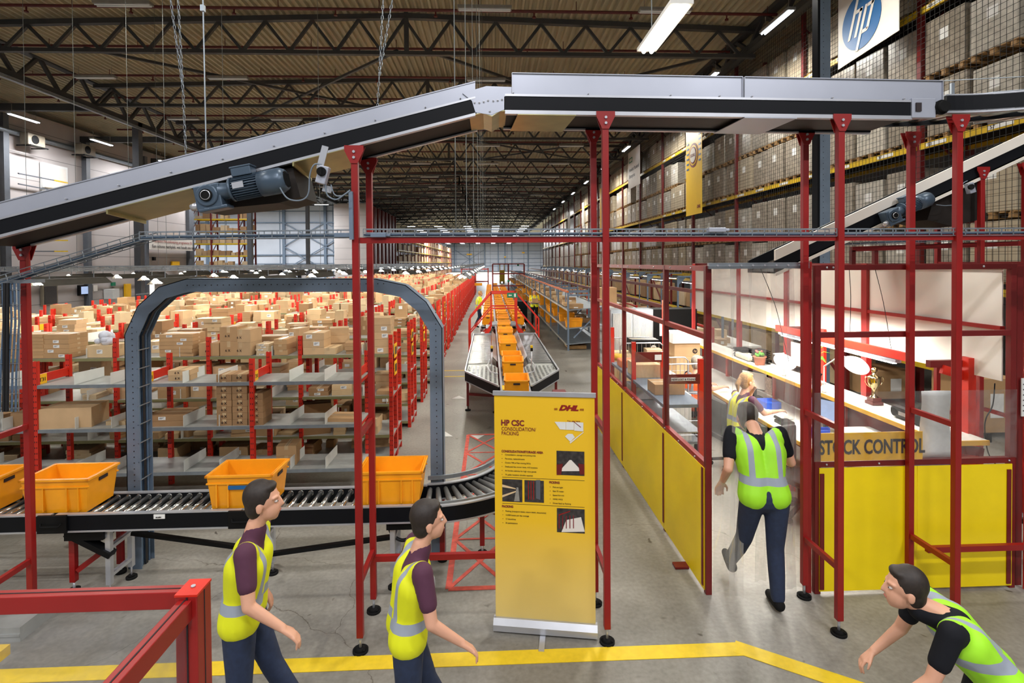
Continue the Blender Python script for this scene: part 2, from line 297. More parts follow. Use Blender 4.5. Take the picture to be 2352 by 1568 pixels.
# yellow floor line, red hatch, arrows
def strip(b, pts, wd, z=.003):
    for p, q in zip(pts, pts[1:]):
        b.bar((p[0], p[1], z), (q[0], q[1], z), wd, .004)
b = MB(); strip(b, [(-6, 4.14), (1.97, 4.14)], .145); tag(b.build('floor_marking', 'yellow_tape'), 'yellow floor line running across the aisle in front of the banner', 'floor line')
b = MB(); strip(b, [(1.94, 4.17), (3.6, 3.1), (5.2, 1.6)], .145, .004); tag(b.build('floor_marking', 'yellow_tape'), 'yellow floor line slanting off towards the lower right corner', 'floor line')
b = MB(); A = [(-.42, 5.05), (-.42, 9.6), (.16, 9.6), (.16, 5.05)]
strip(b, [A[0], A[1], A[2]], .06); strip(b, [A[2], A[3]], .06); strip(b, [A[0], A[3]], .06)
for i in range(5):
    ya, yb = 5.05+.91*i, 5.05+.91*(i+1); strip(b, [(-.42, ya), (.16, yb)], .04, .0034); strip(b, [(.16, ya), (-.42, yb)], .04, .0038); strip(b, [(-.42, yb), (.16, yb)], .03, .0042)
tag(b.build('floor_marking', 'red_tape'), 'red crossed tape rectangle on the floor beside the curved conveyor', 'floor marking')
for (x, y, s, lb) in ((-.85, 9.65, 1, 'white triangle painted in the aisle at the end of the front rack'), (-.75, 12.3, 1, 'white triangle painted in the aisle near the grey roller spur'), (-.25, 9.5, -1, 'white triangle painted beside the red crossed tape')):
    b = MB(); b.prism([(x-.16, y-.12*s, .002), (x+.16, y-.12*s, .002), (x, y+.16*s, .002)] if s > 0 else [(x+.16, y+.12, .002), (x-.16, y+.12, .002), (x, y-.16, .002)], (0, 0, .003)); tag(b.build('floor_arrow', 'white_paint'), lb, 'floor marking')
b = MB(); strip(b, [(-1.4, 15.4), (-.35, 15.4)], .06); strip(b, [(-1.4, 14.6), (-.35, 14.6)], .06); tag(b.build('floor_marking', 'yellow_tape'), 'pair of faint yellow lines crossing the left aisle', 'floor marking')
# ---------------------------------------------------------------- roof steel
def truss_mb(x0, x1):
    b = MB(); ap = RX; n = 0
    b.bar((x0, 0, 10.02), (x1, 0, 10.02), .16, .12)
    b.bar((x0, 0, roofz(x0)-.12), (RX, 0, roofz(RX)-.12), .18, .16); b.bar((RX, 0, roofz(RX)-.12), (x1, 0, roofz(x1)-.12), .18, .16)
    x = x0; up = 0
    while x < x1-.1:
        a = (x, 0, 10.05 if not up else roofz(x)-.2); c = (x+.75, 0, roofz(x+.75)-.2 if not up else 10.05); b.bar(a, c, .09, .09, (0, 1, 0)); up = 1-up; x += .75
    b.bar((RX, 0, 10), (RX, 0, roofz(RX)), .14, .14); return b
T = None
for i in range(31):
    Y = 11.8+6.02*i
    if T is None: T = struct(truss_mb(-17, 9).build('roof_truss', 'truss')); T.location.y = Y; T2 = struct(truss_mb(-44, -17.2).build('roof_truss', 'truss')); T2.location.y = 41.9; T2.data.transform(Matrix.Translation((0, 0, -.4)))
    else:
        c = T.copy(); c.location.y = Y; COL.objects.link(c)
        if Y > 42 and Y < 63: c = T2.copy(); c.location.y = Y; COL.objects.link(c)
# light purlins carrying the deck across the left aisle
b = MB()
for i in range(5): b.bar((-22, 17.8+6*i, 9.9), (-17, 17.8+6*i, 9.9), .2, .3)
struct(b.build('roof_beam', 'truss'))
def girder(X, zb, zt, y0, y1):
    b = MB(); b.bar((X, y0, zb), (X, y1, zb), .3, .2); b.bar((X, y0, zt), (X, y1, zt), .3, .2); y = y0; up = 0
    while y < y1: b.bar((X, y, zt if up else zb), (X, min(y+1, y1), zb if up else zt), .12, .12); up = 1-up; y += 1
    return b
struct(girder(-17, 9.9, 11, 6, 63).build('roof_girder', 'truss')); struct(girder(8.9, 10.3, 11, 6, 190).build('roof_girder', 'truss'))
b = MB(); b.bar((-16.7, 6, 9.65), (-16.7, 63, 9.65), .12, .1); struct(b.build('roof_rail', 'galv'))
b = MB()
for Y0 in (17.8, 29.8, 41.8, 53.8):
    for s in (-1, 1): b.bar((-8+s*5, Y0, 10.1), (-8-s*5, Y0+12, 11), .09, .09); b.bar((3+s*5, Y0, 10.1), (3-s*5, Y0+12, 11), .09, .09)
struct(b.build('roof_bracing', 'truss'))
for i, Y in enumerate((26.6, 38.6, 50.6, 62.4)):
    b = MB(); b.box((-17, Y, 5), (.3, .3, 10)); b.box((-17, Y, .02), (.5, .5, .04)); c = b.build('column', 'column'); c['kind'] = 'structure'
for x, Y in ((-16.2, 60.5), (-14.4, 63.4)):
    b = MB(); b.box((x, Y, 5), (.5, .3, 10)); c = b.build('column', 'truss'); c['kind'] = 'structure'
# sprinkler mains
def sprinkler():
    b = MB(); b.cyl((-21, 0, 10.78), (9, 0, 10.78), .045, 6)
    for x in range(-20, 9, 3): b.cyl((x+.4, 0, 10.78), (x+.4, 0, 10.6), .025, 5); b.cyl((x+.4, 0, 10.62), (x+.4, 0, 10.58), .06, 6); b.cyl((x+1.7, 0, 10.78), (x+1.7, 0, 11.1), .012, 4)
    return b
o = sprinkler().build('sprinkler_pipe', 'pipe_red'); tag(o, 'dark red sprinkler pipe running across under the roof deck', 'pipe', 'sprinkler pipes under the roof'); o.location.y = 16.4
for i in range(1, 26): c = o.copy(); c.location.y = 16.4+2.95*i; COL.objects.link(c)
# far walls: bracing, doors
b = MB()
for x in (-13, -7.5, -2, 3, 5.5, 8, 14): b.bar((x, 196.8, 0), (x, 196.8, 11), .35, .3)
for z in (2, 4.6, 7.4): b.bar((-15, 196.7, z), (20, 196.7, z), .12, .16)
for s in (0, 1): b.bar((-13, 196.5, 1+s*7), (-2, 196.5, 8-s*7), .16, .16)
struct(b.build('trim_5', 'blue_grey'))
b = MB()
for x in (-33, -28.5, -24.2, -19.4, -15): b.bar((x, 63.8, 0), (x, 63.8, 10.5), .3, .25)
for z in (2.4, 4.2, 8): b.bar((-45, 63.8, z), (-14.2, 63.8, z), .1, .14)
for xa, xb in ((-19.4, -15), (-24.2, -19.4)):
    for za in (2.4, 5.2): b.bar((xa, 63.7, za), (xb, 63.7, za+2.8), .1, .1); b.bar((xb, 63.7, za), (xa, 63.7, za+2.8), .1, .1)
struct(b.build('trim_6', 'blue_grey'))
for i, (x, lb) in enumerate(((-21.6, 'black framed dock doorway in the white back wall'), (-25.4, 'black dock doorway beside the yellow beamed rack'))):
    t = thing('dock_door', lb, 'door', (x, 63.6, 0)); b = MB(); b.bb(x-.95, x-.6, 63.4, 63.8, 0, 2.9); b.bb(x+.6, x+.95, 63.4, 63.8, 0, 2.9); b.bb(x-.95, x+.95, 63.4, 63.8, 2.5, 3.1); b.build('door_frame', 'black', t)
    b = MB(); b.bb(x-.6, x+.6, 63.7, 63.75, 0, 2.5); b.build('door_panel', 'wall_panel', t)
# striped block of rack ends
for i in range(7):
    y0 = 59.5+2.3*i
    b = MB(); b.bb(-13.4, -13.1, y0, y0+.55, 0, 9.6); b.bb(-13.4, -13.1, y0+1.75, y0+2.0, 0, 9.6); o = b.build('rack_end_frame', 'dark_red'); tag(o, 'tall dark red rack end frame in the striped row', 'rack', 'dark red rack ends')
b = MB(); b.bb(-17, -13.45, 59, 59.3, 0, 9.7); b.bb(-13.6, -13.3, 59.3, 76, 0, 9.6); struct(b.build('wall_striped', 'wall_panel'))
def far_rack(name, lb, X, ys, zs, depth, out):
    t = thing(name, lb, 'rack', (X, ys[0], 0))
    for y in ys:
        b = MB(); b.bar((X, y, 0), (X, y, zs[-1]+1.2), .12, .12); b.bar((X+depth, y, 0), (X+depth, y, zs[-1]+1.2), .12, .12)
        for z in range(int(zs[-1])): b.bar((X, y, z), (X+depth, y, z+1), .05, .05)
        b.build('upright_frame', 'dark_red', t)
    for z in zs:
        b = MB(); b.bar((X, ys[0], z), (X, ys[-1], z), .06, .13); b.bar((X+depth, ys[0], z), (X+depth, ys[-1], z), .06, .13); b.build('beam', 'beam_yellow', t)
    for z in zs:
        b = MB(); b.bb(min(X, X+depth), max(X, X+depth), ys[0], ys[-1], z+.07, z+.09); b.build('decking', 'shelf_grey', t)
    return t
far_rack('pallet_rack', 'tall dark red pallet rack along the far left side', -13.1, [77+4.2*i for i in range(26)], [1.6, 3.3, 5, 6.7], -1.1, 1)
# rack with yellow beams in the recess, facing us
t = thing('pallet_rack', 'high rack with yellow beams full of small cartons, left of the back wall', 'rack', (-24, 44, 0)); XR0, XR1, YR = -24.2, -19.6, 44.5
for x in (XR0, XR0+1.5, XR1-.9, XR1):
    b = MB()
    for y in (YR, YR+1): b.bar((x, y, 0), (x, y, 9), .11, .11)
    for z in range(9): b.bar((x, YR, z), (x, YR+1, z+1), .05, .05)
    b.build('upright_frame', 'dark_red', t)
for z in [.8, 1.8, 2.8, 3.8, 4.8, 5.8, 6.8]:
    b = MB(); b.bar((XR0, YR, z), (XR1, YR, z), .06, .1); b.bar((XR0, YR+1, z), (XR1, YR+1, z), .06, .1); b.build('beam', 'beam_yellow', t)
    b = MB(); b.bb(XR0, XR1, YR, YR+1, z+.06, z+.08); b.build('decking', 'shelf_grey', t)
# ---------------------------------------------------------------- left wall furniture
def wallbox(name, px0, px1, py0, py1, matn, lb, cat, X=-21.95, th=.12, parts=None):
    a = atX(px0, py0, X); c = atX(px1, py1, X); t = thing(name, lb, cat, (X, a.y, c.z))
    m = MB(); m.bb(X, X+th, a.y, c.y, min(a.z, c.z), max(a.z, c.z)); m.build('frame' if parts else 'panel', matn, t)
    if parts:
        pn, pm, mg = parts; m = MB(); m.bb(X+th, X+th+.02, a.y+mg, c.y-mg, min(a.z, c.z)+mg, max(a.z, c.z)-mg); m.build(pn, pm, t)
    return t
wallbox('wall_television', 177, 204, 655, 677, 'black', 'wall television showing a white screen on the left wall', 'television', parts=('screen', 'screen', .08), th=.15)
wallbox('wall_notice', 209, 219, 655, 668, 'banner_white', 'small framed notice right of the television', 'sign')
wallbox('first_aid_sign', 254, 261, 648, 656, 'green_sign', 'dark green sign with white cross on the left wall', 'sign')
wallbox('picture_frame', 258, 268, 659, 668, 'ac', 'small brown framed picture under the green sign', 'picture')
wallbox('wall_dispenser', 238, 254, 664, 685, 'white_paint', 'white box shaped machine on the left wall under the green sign', 'dispenser', th=.5)
wallbox('wall_cabinet', 284, 297, 652, 685, 'sign_yellow', 'dark yellow poster on the left wall beside the grey door', 'poster')
wallbox('notice_sign', 392, 409, 600, 616, 'sign_yellow', 'yellow notice sign fixed to the left wall near the long banner', 'sign')
wallbox('notice_sign', 393, 411, 541, 548, 'sign_yellow', 'thin yellow sign above the long white banner', 'sign')
wallbox('intercom_box', 349, 354, 590, 598, 'black', 'small black box on the left wall', 'box')
t = wallbox('interior_window', 92, 128, 654, 700, 'ac', 'wide interior window with brown frame in the left wall', 'window', parts=('pane', 'photo_dark', .08))
t = wallbox('office_door', 12, 37, 660, 700, 'white_paint', 'grey glazed office door at the far left', 'door', parts=('pane', 'column', .15))
t = wallbox('office_door', 332, 352, 648, 690, 'white_paint', 'bright doorway standing open in the left wall', 'door', parts=('door_panel', 'lamp_door_glow', .1))  # glowing panel stands in for the brightness beyond the open door
t = wallbox('high_window', 91, 151, 372, 452, 'white_paint', 'high white framed window in the left wall', 'window', parts=('pane', 'banner_white', .12))
for px, py, lb in ((75, 322, 'left air conditioning unit high on the wall on a black bracket'), (196, 345, 'right air conditioning unit high on the wall with a round fan')):
    c = atX(px, py, -21.5); t = thing('air_conditioner', lb, 'air conditioner', c); m = MB(); m.box(c, (.4, .95, .55)); m.build('housing', 'ac', t, bevel=.03)
    m = MB(); m.cyl((c.x+.2, c.y-.1, c.z), (c.x+.22, c.y-.1, c.z), .2, 14); m.build('fan', 'black', t)
    m = MB(); m.bar((c.x-.4, c.y-.4, c.z-.32), (c.x+.3, c.y-.4, c.z-.32), .05); m.bar((c.x-.4, c.y+.4, c.z-.32), (c.x+.3, c.y+.4, c.z-.32), .05); m.bar((c.x+.3, c.y-.5, c.z-.32), (c.x+.3, c.y+.5, c.z-.32), .05); m.build('bracket', 'black', t)
for py, lb in ((398, 'upper barrier rail with yellow tip on the left wall'), (422, 'second barrier rail with yellow tip on the left wall'), (552, 'third barrier rail with yellow tip behind the support post'), (577, 'lowest barrier rail with yellow tip behind the support post')):
    a = atX(42, py, -21.5); c = atX(155, py+22 if py < 500 else py, -21.5); t = thing('barrier_rail', lb, 'rail', a); m = MB(); m.bar(a, a.lerp(c, .7), .05); m.build('rail', 'column', t); m = MB(); m.bar(a.lerp(c, .7), c, .06); m.build('tip', 'beam_yellow', t)
a = atX(343, 541, -21.6); c = atX(442, 574, -21.6); t = thing('wall_banner', 'long white banner with a Dutch sentence on the left wall', 'banner', (a.x, a.y, c.z))
zc = atX(392, 560, -21.6).z; m = MB(); m.bb(-21.62, -21.58, a.y, c.y, zc-.42, zc+.42); m.build('sheet', 'banner_white', t)
text('lettering', 'Een schone werkplek, wat houdt ons tegen?', .3, 'ink', t, (-21.56, a.y+.2, zc-.3), (0, 1, 0), (0, 0, 1), sx=.98)
text('lettering', 'Welcome Housekeeping programma 5S', .27, 'lip', t, (-21.56, a.y+.2, zc+.05), (0, 1, 0), (0, 0, 1), sx=1.05)
# ---------------------------------------------------------------- ceiling fixtures
def fixture(lit, nm='ceiling_light'):
    t = thing(nm, 'x', 'light', (0, 0, 0)); b = MB(); b.box((0, 0, .06), (1.5, .22, .08)); b.bar((-.6, 0, .1), (-.6, 0, .45), .012); b.bar((.6, 0, .1), (.6, 0, .45), .012); b.build('housing', 'fixture', t)
    b = MB(); b.cyl((-.72, -.05, 0), (.72, -.05, 0), .02, 8); b.cyl((-.72, .05, 0), (.72, .05, 0), .02, 8); b.build('tube', 'tube_far' if lit else 'off_tube_glow', t); return t
fo = fixture(0); first = True
for i, Y in enumerate([15.0+5.8*i for i in range(15)]):
    for X in (-14.8, -9.9, -4.9, -.1, 5):
        if (i == 0 and X in (-14.8, -4.9)) or (i in (1, 2) and X == -4.9) or (i == 1 and X > 4): continue
        if first: o = fo; first = False; o.location = (X, Y, 10.15)
        else: o = copy_tree(fo, (X, Y, 10.15))
        o['label'] = 'unlit white strip light under the brown roof deck'; o['group'] = 'unlit strip lights under the roof'
fl_ = fixture(1); first = True
for i in range(16):
    for X in (-14.6, -9.6, -4.2, 1.1, 6.6):
        Y = 100+6*i
        if first: o = fl_; first = False; o.location = (X, Y, 9.95)
        else: o = copy_tree(fl_, (X, Y, 9.95))
        o['label'] = 'lit white strip light at the far end of the hall'; o['group'] = 'lit strip lights at the far end'
for X, Y, rz, lb, g in [(-20, 23.9, 1, 'bright lit strip light nearest us over the left side aisle', None), (-20.3, 22.2, 1, 'short piece of lit strip light at the far left edge', None), (-20, 28.5, 1, 'second lit strip light over the left side aisle', None), (-20, 34, 1, 'third lit strip light over the left side aisle, beside the dark column', None)]+[(x, y, 0, 'lit strip light in the recess behind the left racks', 'lit lights of the recess') for x in (-30, -26, -22, -18) for y in (46, 52, 58)]:
    o = copy_tree(fl_, (X, Y, 9.45), math.pi/2*rz, lb, g)
    if not g and 'group' in o: del o['group']
for i, Y in enumerate((14.6, 19.2, 25, 31, 37, 44, 51, 58, 66)):
    o = copy_tree(fl_, (8.0, Y, 9.7), math.pi/2, '%s lit strip light from the front along the high right rack' % ORD[i]); 
    if 'group' in o: del o['group']
t = thing('ceiling_light', 'large bright double tube light hanging low over the conveyor on a wire', 'light', (2.46, 7.5, 6.32)); m = MB(); m.box((2.46, 7.5, 6.4), (.3, 1.55, .05)); m.build('housing', 'white_paint', t)
m = MB(); m.cyl((2.4, 6.78, 6.35), (2.4, 8.22, 6.35), .03, 8); m.cyl((2.52, 6.78, 6.35), (2.52, 8.22, 6.35), .03, 8); m.build('tube', 'tube_hot', t)
m = MB(); m.cyl((2.46, 7, 6.4), (2.46, 7, 11.1), .008, 4); m.cyl((2.46, 8, 6.4), (2.46, 8, 11.1), .008, 4); m.build('suspension_wire', 'galv', t)
# rods and chains from the roof
for px, Y, zb in ((62, 13, 2.95), (175, 13, 2.95), (297, 13, 2.95), (362, 17, 2.95), (381, 13, 2.95), (516, 13, 2.95), (735, 13, 2.95), (1047, 5.3, 3.4), (1072, 7, 3.3), (1088, 9, 2.95), (1098, 11, 2.95), (1104, 13, 2.95), (1108, 15, 2.95), (1111, 17, 2.95), (1115, 21, 2.95)):
    a = atY(px, 500, Y); m = MB(); m.cyl((a.x, Y, zb), (a.x, Y, 11), .005, 5); o = m.build('threaded_rod', 'rod'); tag(o, 'thin steel rod hanging from the roof to the cable trays', 'rod', 'steel rods hanging from the roof')
m = MB(); a = atY(473, 300, 4.5); m.cyl((a.x, 4.5, 4.0), (a.x-.04, 4.5, 11), .006, 6); m.box((a.x-.01, 4.5, 5.2), (.03, .03, .05)); tag(m.build('threaded_rod', 'galv'), 'bright steel rod carrying the sloping belt conveyor from the roof', 'rod')
def chain(p, q, nm, lb):
    p = Vector(p); q = Vector(q); n = int((q-p).length/.045); m = MB()
    for i in range(n):
        c = p.lerp(q, (i+.5)/n); u = (q-p).normalized()*.028; s = Vector((.009, 0, 0)) if i % 2 else Vector((0, .009, 0)); m.tube([c-u, c-u*.5+s, c+u*.5+s, c+u, c+u*.5-s, c-u*.5-s, c-u], .0035, 4)
    return tag(m.build(nm, 'galv'), lb, 'chain')
for (xa, ya), (xb, yb), (xc, yc), nm in (((392, 0), (409, 0), (420, 205), 'left'), ((880, 0), (901, 0), (871, 175), 'right')):
    Yc = 5.1; k = atY(xc, yc, Yc); e = atY(428 if nm == 'left' else 866, 380 if nm == 'left' else 262, Yc); A1 = atY(xa, ya, Yc); B1 = atY(xb, yb, Yc)
    chain(A1, k, 'chain', 'left strand of the %s lifting chain hanging from the roof' % nm); chain(B1, k, 'chain', 'right strand of the %s lifting chain hanging from the roof' % nm); chain(k, e, 'chain', 'single lower length of the %s lifting chain' % nm)
# ================================================================ UPPER BELT CONVEYOR
YN, YF = 4.25, 4.72          # near and far side of the frame
def zb(px, py): return atY(px, py, YN)
def side(b, p, q, h, th, y): 
    b.prism([(p.x, y, p.z), (q.x, y, q.z), (q.x, y, q.z+h), (p.x, y, p.z+h)], (0, th, 0))
p0 = atY(-90, 565, YN); p1 = atY(1092, 262, YN); q0 = atY(1160, 258, YN); q1 = atY(2094, 271, YN)
t = thing('belt_conveyor', 'sloping black belt conveyor rising from the left edge, with grey side guard', 'conveyor', (p1.x, YN, p1.z))
def belt(t, p, q, h, gh, gname):
    u = (q-p).normalized()
    for nm, y in (('side_frame', YN), ('side_frame', YF)):
        b = MB(); side(b, p, q, h, .03, y); b.build(nm, 'black_metal', t)
    for y in (YN-.006, YF+.006):
        b = MB(); side(b, p+Vector((0, 0, -.012)), q+Vector((0, 0, -.012)), .022, .045, y); b.build('lower_trim', 'alu', t); b = MB(); side(b, p+Vector((0, 0, h-.012)), q+Vector((0, 0, h-.012)), .016, .045, y); b.build('upper_trim', 'alu', t)
    b = MB(); b.prism([(p.x, YN+.03, p.z+.012), (q.x, YN+.03, q.z+.012), (q.x, YN+.03, q.z+.02), (p.x, YN+.03, p.z+.02)], (0, YF-YN-.03, 0)); b.build('bottom_plate', 'underside', t)
    b = MB(); b.prism([(p.x, YN+.03, p.z+h-.03), (q.x, YN+.03, q.z+h-.03), (q.x, YN+.03, q.z+h-.02), (p.x, YN+.03, p.z+h-.02)], (0, YF-YN-.03, 0)); b.build('belt', 'rubber', t)
    b = MB(); b.prism([(p.x, YN+.008, p.z+h), (q.x, YN+.008, q.z+h), (q.x, YN+.008, q.z+h+gh), (p.x, YN+.008, p.z+h+gh)], (0, .008, 0)); b.prism([(p.x, YN+.002, p.z+h+gh-.006), (q.x, YN+.002, q.z+h+gh-.006), (q.x, YN+.002, q.z+h+gh+.002), (p.x, YN+.002, p.z+h+gh+.002)], (0, .03, 0))
    b.prism([(p.x, YF+.02, p.z+h), (q.x, YF+.02, q.z+h), (q.x, YF+.02, q.z+h+gh*.8), (p.x, YF+.02, p.z+h+gh*.8)], (0, .008, 0)); b.build('side_guard', 'guard', t)
belt(t, p0, p1, .135, .125, '')
def bolts(t, pts, r=.009, y=YN-.01):
    b = MB()
    for x, z in pts: b.cyl((x, y, z), (x, y+.02, z), r, 8); b.sph((x, y, z), r*.8, 6)
    b.build('bolts', 'alu', t, kind='stuff')
bolts(t, [(p0.lerp(p1, k).x, p0.lerp(p1, k).z+.155) for k in (.2, .3, .4, .5, .6, .7, .8, .9, .97)], .006)
for k0, k1 in ((.28, .44), (.64, .74)):   # cover plates below
    a = p0.lerp(p1, k0); c = p0.lerp(p1, k1); b = MB(); b.prism([(a.x, YN-.01, a.z-.01), (c.x, YN-.01, c.z-.01), (c.x-.03, YF+.03, c.z-.05), (a.x-.03, YF+.03, a.z-.05)], (0, 0, -.006)); b.prism([(a.x, YN-.01, a.z-.01), (a.x-.03, YF+.03, a.z-.05), (a.x-.03, YF+.03, a.z-.085), (a.x, YN-.01, a.z-.045)], (-.012, 0, 0)); b.build('cover_plate', 'brown_metal', t)
# flat run
f = thing('belt_conveyor', 'level black belt conveyor with tall silver side guard, crossing above the banner', 'conveyor', (q0.x, YN, q0.z)); GH = .19
b = MB(); side(b, q0, q1, .14, .03, YN); b.build('side_frame', 'black_metal', f); b = MB(); side(b, q0, q1, .14, .03, YF); b.build('side_frame', 'black_metal', f)
b = MB(); 
for y in (YN-.006, YF+.006): side(b, q0-Vector((0, 0, .012)), q1-Vector((0, 0, .012)), .03, .045, y)
b.build('lower_trim', 'alu', f); b = MB()
for y in (YN-.006, YF+.006): side(b, q0+Vector((0, 0, .128)), q1+Vector((0, 0, .128)), .018, .045, y)
b.build('upper_trim', 'alu', f)
b = MB(); side(b, q0+Vector((0, .03, .012)), q1+Vector((0, .03, .012)), .008, YF-YN-.03, YN+.03); b.build('bottom_plate', 'underside', f); b = MB(); side(b, q0+Vector((0, 0, .11)), q1+Vector((0, 0, .11)), .01, YF-YN-.03, YN+.03); b.build('belt', 'rubber', f)
g0 = atY(1177, 222, YN); gm = atY(1706, 230, YN); g1 = atY(2166, 238, YN)
for a, c in ((g0, gm), (gm+Vector((.02, 0, 0)), g1)):
    b = MB(); side(b, a, c, GH, .008, YN+.012); side(b, a+Vector((0, 0, GH-.004)), c+Vector((0, 0, GH-.004)), .006, .03, YN+.0); b.bb(a.x-.004, a.x, YN, YN+.03, a.z, a.z+GH); b.bb(c.x, c.x+.004, YN, YN+.03, c.z, c.z+GH); b.build('side_guard', 'guard', f)
b = MB(); side(b, g0, g1, GH*.9, .008, YF+.03); b.build('side_guard', 'guard', f)
bolts(f, [(q0.lerp(q1, k).x, q0.lerp(q1, k).z+.155) for k in (.02, .2, .4, .52, .6, .8, .98)], .006)
for a, c, mt in ((q0.lerp(q1, .03), q0.lerp(q1, .17), 'brown_metal'), (q0.lerp(q1, .58), q0.lerp(q1, .71), 'guard')):
    b = MB(); b.prism([(a.x, YN-.01, a.z-.014), (c.x, YN-.01, c.z-.014), (c.x-.04, YF+.03, c.z-.018), (a.x-.04, YF+.03, a.z-.018)], (0, 0, -.006)); b.build('cover_plate', mt, f)
b = MB(); n0 = atY(2092, 236, YN); b.box((n0.x+.1, YN+.01, n0.z-.045), (.2, .05, .16)); b.build('end_box', 'guard', f, bevel=.004); b = MB(); b.box((n0.x+.05, YN-.02, n0.z-.04), (.045, .01, .07)); b.build('slot', 'ink', f)
m = atY(2160, 247, YN); b = MB(); b.cyl((m.x, YN-.05, m.z), (m.x, YN+.1, m.z), .045, 14); b.cyl((m.x, YN-.02, m.z), (m.x, YN, m.z), .06, 14); b.build('drive_knob', 'rubber', f)
# knuckle plate between both runs
k = thing('knuckle_plate', 'grey folded connector plate with a row of bolts joining both belt conveyors', 'plate', (p1.x, YN, p1.z))
pp = [atY(x, y, YN) for x, y in ((1062, 214), (1117, 198), (1175, 200), (1175, 218), (1158, 222), (1158, 252), (1128, 264), (1092, 258), (1084, 232))]
for y in (YN-.004, YF+.03): b = MB(); b.prism([(v.x, y, v.z) for v in pp], (0, .008, 0)); b.build('side_plate', 'guard', k)
for (xa, ya, xb, yb) in ((1078, 264, 1110, 258), (1110, 258, 1130, 266), (1130, 266, 1148, 254), (1148, 254, 1174, 252)):
    a = atY(xa, ya, YN); c = atY(xb, yb, YN); b = MB(); b.prism([(a.x, YN, a.z), (c.x, YN, c.z), (c.x, YF+.03, c.z), (a.x, YF+.03, a.z)], (0, 0, -.006)); b.build('folded_plate', 'brown_metal', k)
bolts(k, [(atY(x, y, YN).x, atY(x, y, YN).z) for x, y in ((1090, 236), (1101, 236), (1111, 234), (1121, 231), (1133, 232), (1143, 231), (1153, 229), (1125, 256))], .009)
# gear motor
def gearmotor(lb, c, ang, sc, t=None):
    t = thing('gear_motor', lb, 'motor', c); u = Vector((math.cos(ang), 0, math.sin(ang))); v = Vector((-math.sin(ang), 0, math.cos(ang))); c = Vector(c)
    M3 = Matrix((u, (0, 1, 0), v)).transposed(); Mz = Matrix(((u.x, 0, 0), (0, 1, 0), (u.z, 0, 1))); AX = Matrix((v, (0, 1, 0), u)).transposed()
    def L(x, y, z): return c+(u*x+v*z)*sc+Vector((0, y*sc, 0))
    b = MB(); b.box(L(0, .06, -.01), (.21*sc, .15*sc, .2*sc), M=M3); b.cyl(L(0, -.03, 0), L(0, .0, 0), .09*sc, 20); b.box(L(.02, .05, -.11), (.24*sc, .13*sc, .03*sc), M=M3); b.cyl(L(.08, .05, .02), L(.2, .05, .02), .075*sc, 14, .06*sc); b.build('gearbox', 'motor', t, bevel=.01*sc)
    b = MB(); b.cyl(L(0, -.045, 0), L(0, -.02, 0), .05*sc, 20); b.build('shaft_cover', 'rubber', t); b = MB(); b.lathe(L(0, -.05, 0), [(.035*sc, 0), (.04*sc, .0), (.04*sc, .01)], 18, Matrix(((1, 0, 0), (0, 0, 1), (0, 1, 0)))); b.build('shaft_ring', 'alu', t)
    b = MB(); b.cyl(L(.18, .05, .02), L(.2, .05, .02), .1*sc, 20); b.cyl(L(.2, .05, .02), L(.42, .05, .02), .078*sc, 20)
    for i in range(28):
        g = 2*math.pi*i/28; o_ = (math.cos(g)*.088, math.sin(g)*.088); b.bar(L(.21, .05+o_[0], .02+o_[1]), L(.42, .05+o_[0], .02+o_[1]), .005*sc, .022*sc, up=(v*o_[1]+Vector((0, o_[0], 0))).normalized())
    b.build('motor_body', 'motor', t)
    b = MB(); b.lathe(L(.42, .05, .02), [(0, -.0), (.105*sc, 0), (.108*sc, .1*sc), (.106*sc, .17*sc), (.085*sc, .21*sc), (.07*sc, .212*sc)], 24, AX); b.build('fan_cowl', 'motor', t)
    b = MB(); b.cyl(L(.63, .05, .02), L(.633, .05, .02), .07*sc, 20)
    for i in range(-3, 4): b.bar(L(.636, .05+i*.018, -.035), L(.636, .05+i*.018, .075), .006*sc, .004*sc)
    b.build('fan_grille', 'rubber', t)
    b = MB(); b.box(L(.3, .05, .145), (.16*sc, .12*sc, .07*sc), M=M3); b.box(L(.3, .05, .185), (.175*sc, .13*sc, .015*sc), M=M3); b.build('terminal_box', 'motor', t, bevel=.006*sc)
    b = MB(); b.box(L(.27, -.046, .03), (.09*sc, .006, .05*sc), M=M3); b.build('name_plate', 'alu', t)
    b = MB(); b.cyl(L(-.16, .02, -.07), L(-.1, .02, -.06), .03*sc, 10); b.cyl(L(-.17, .02, -.07), L(-.12, .02, -.065), .012*sc, 8); b.build('breather_plug', 'alu', t)
    return t
c = atY(478, 449, 4.12); gearmotor('large blue grey gear motor hanging under the sloping belt conveyor', (c.x, c.y, c.z), math.radians(11), .92)
b = MB()   # drip tray box behind motor
pts = [atY(x, y, 4.3) for x, y in ((455, 470), (520, 480), (630, 455), (690, 440), (675, 405), (560, 430), (455, 455))]
a = atY(455, 478, 4.3); 
b.prism([atY(x, y, 4.3) for x, y in ((455, 484), (640, 484-18), (690, 452), (672, 385), (560, 398), (455, 440))], (0, .42, 0)); tag(b.build('drive_cover', 'underside'), 'dark brown drive cover box behind the large gear motor', 'cover')
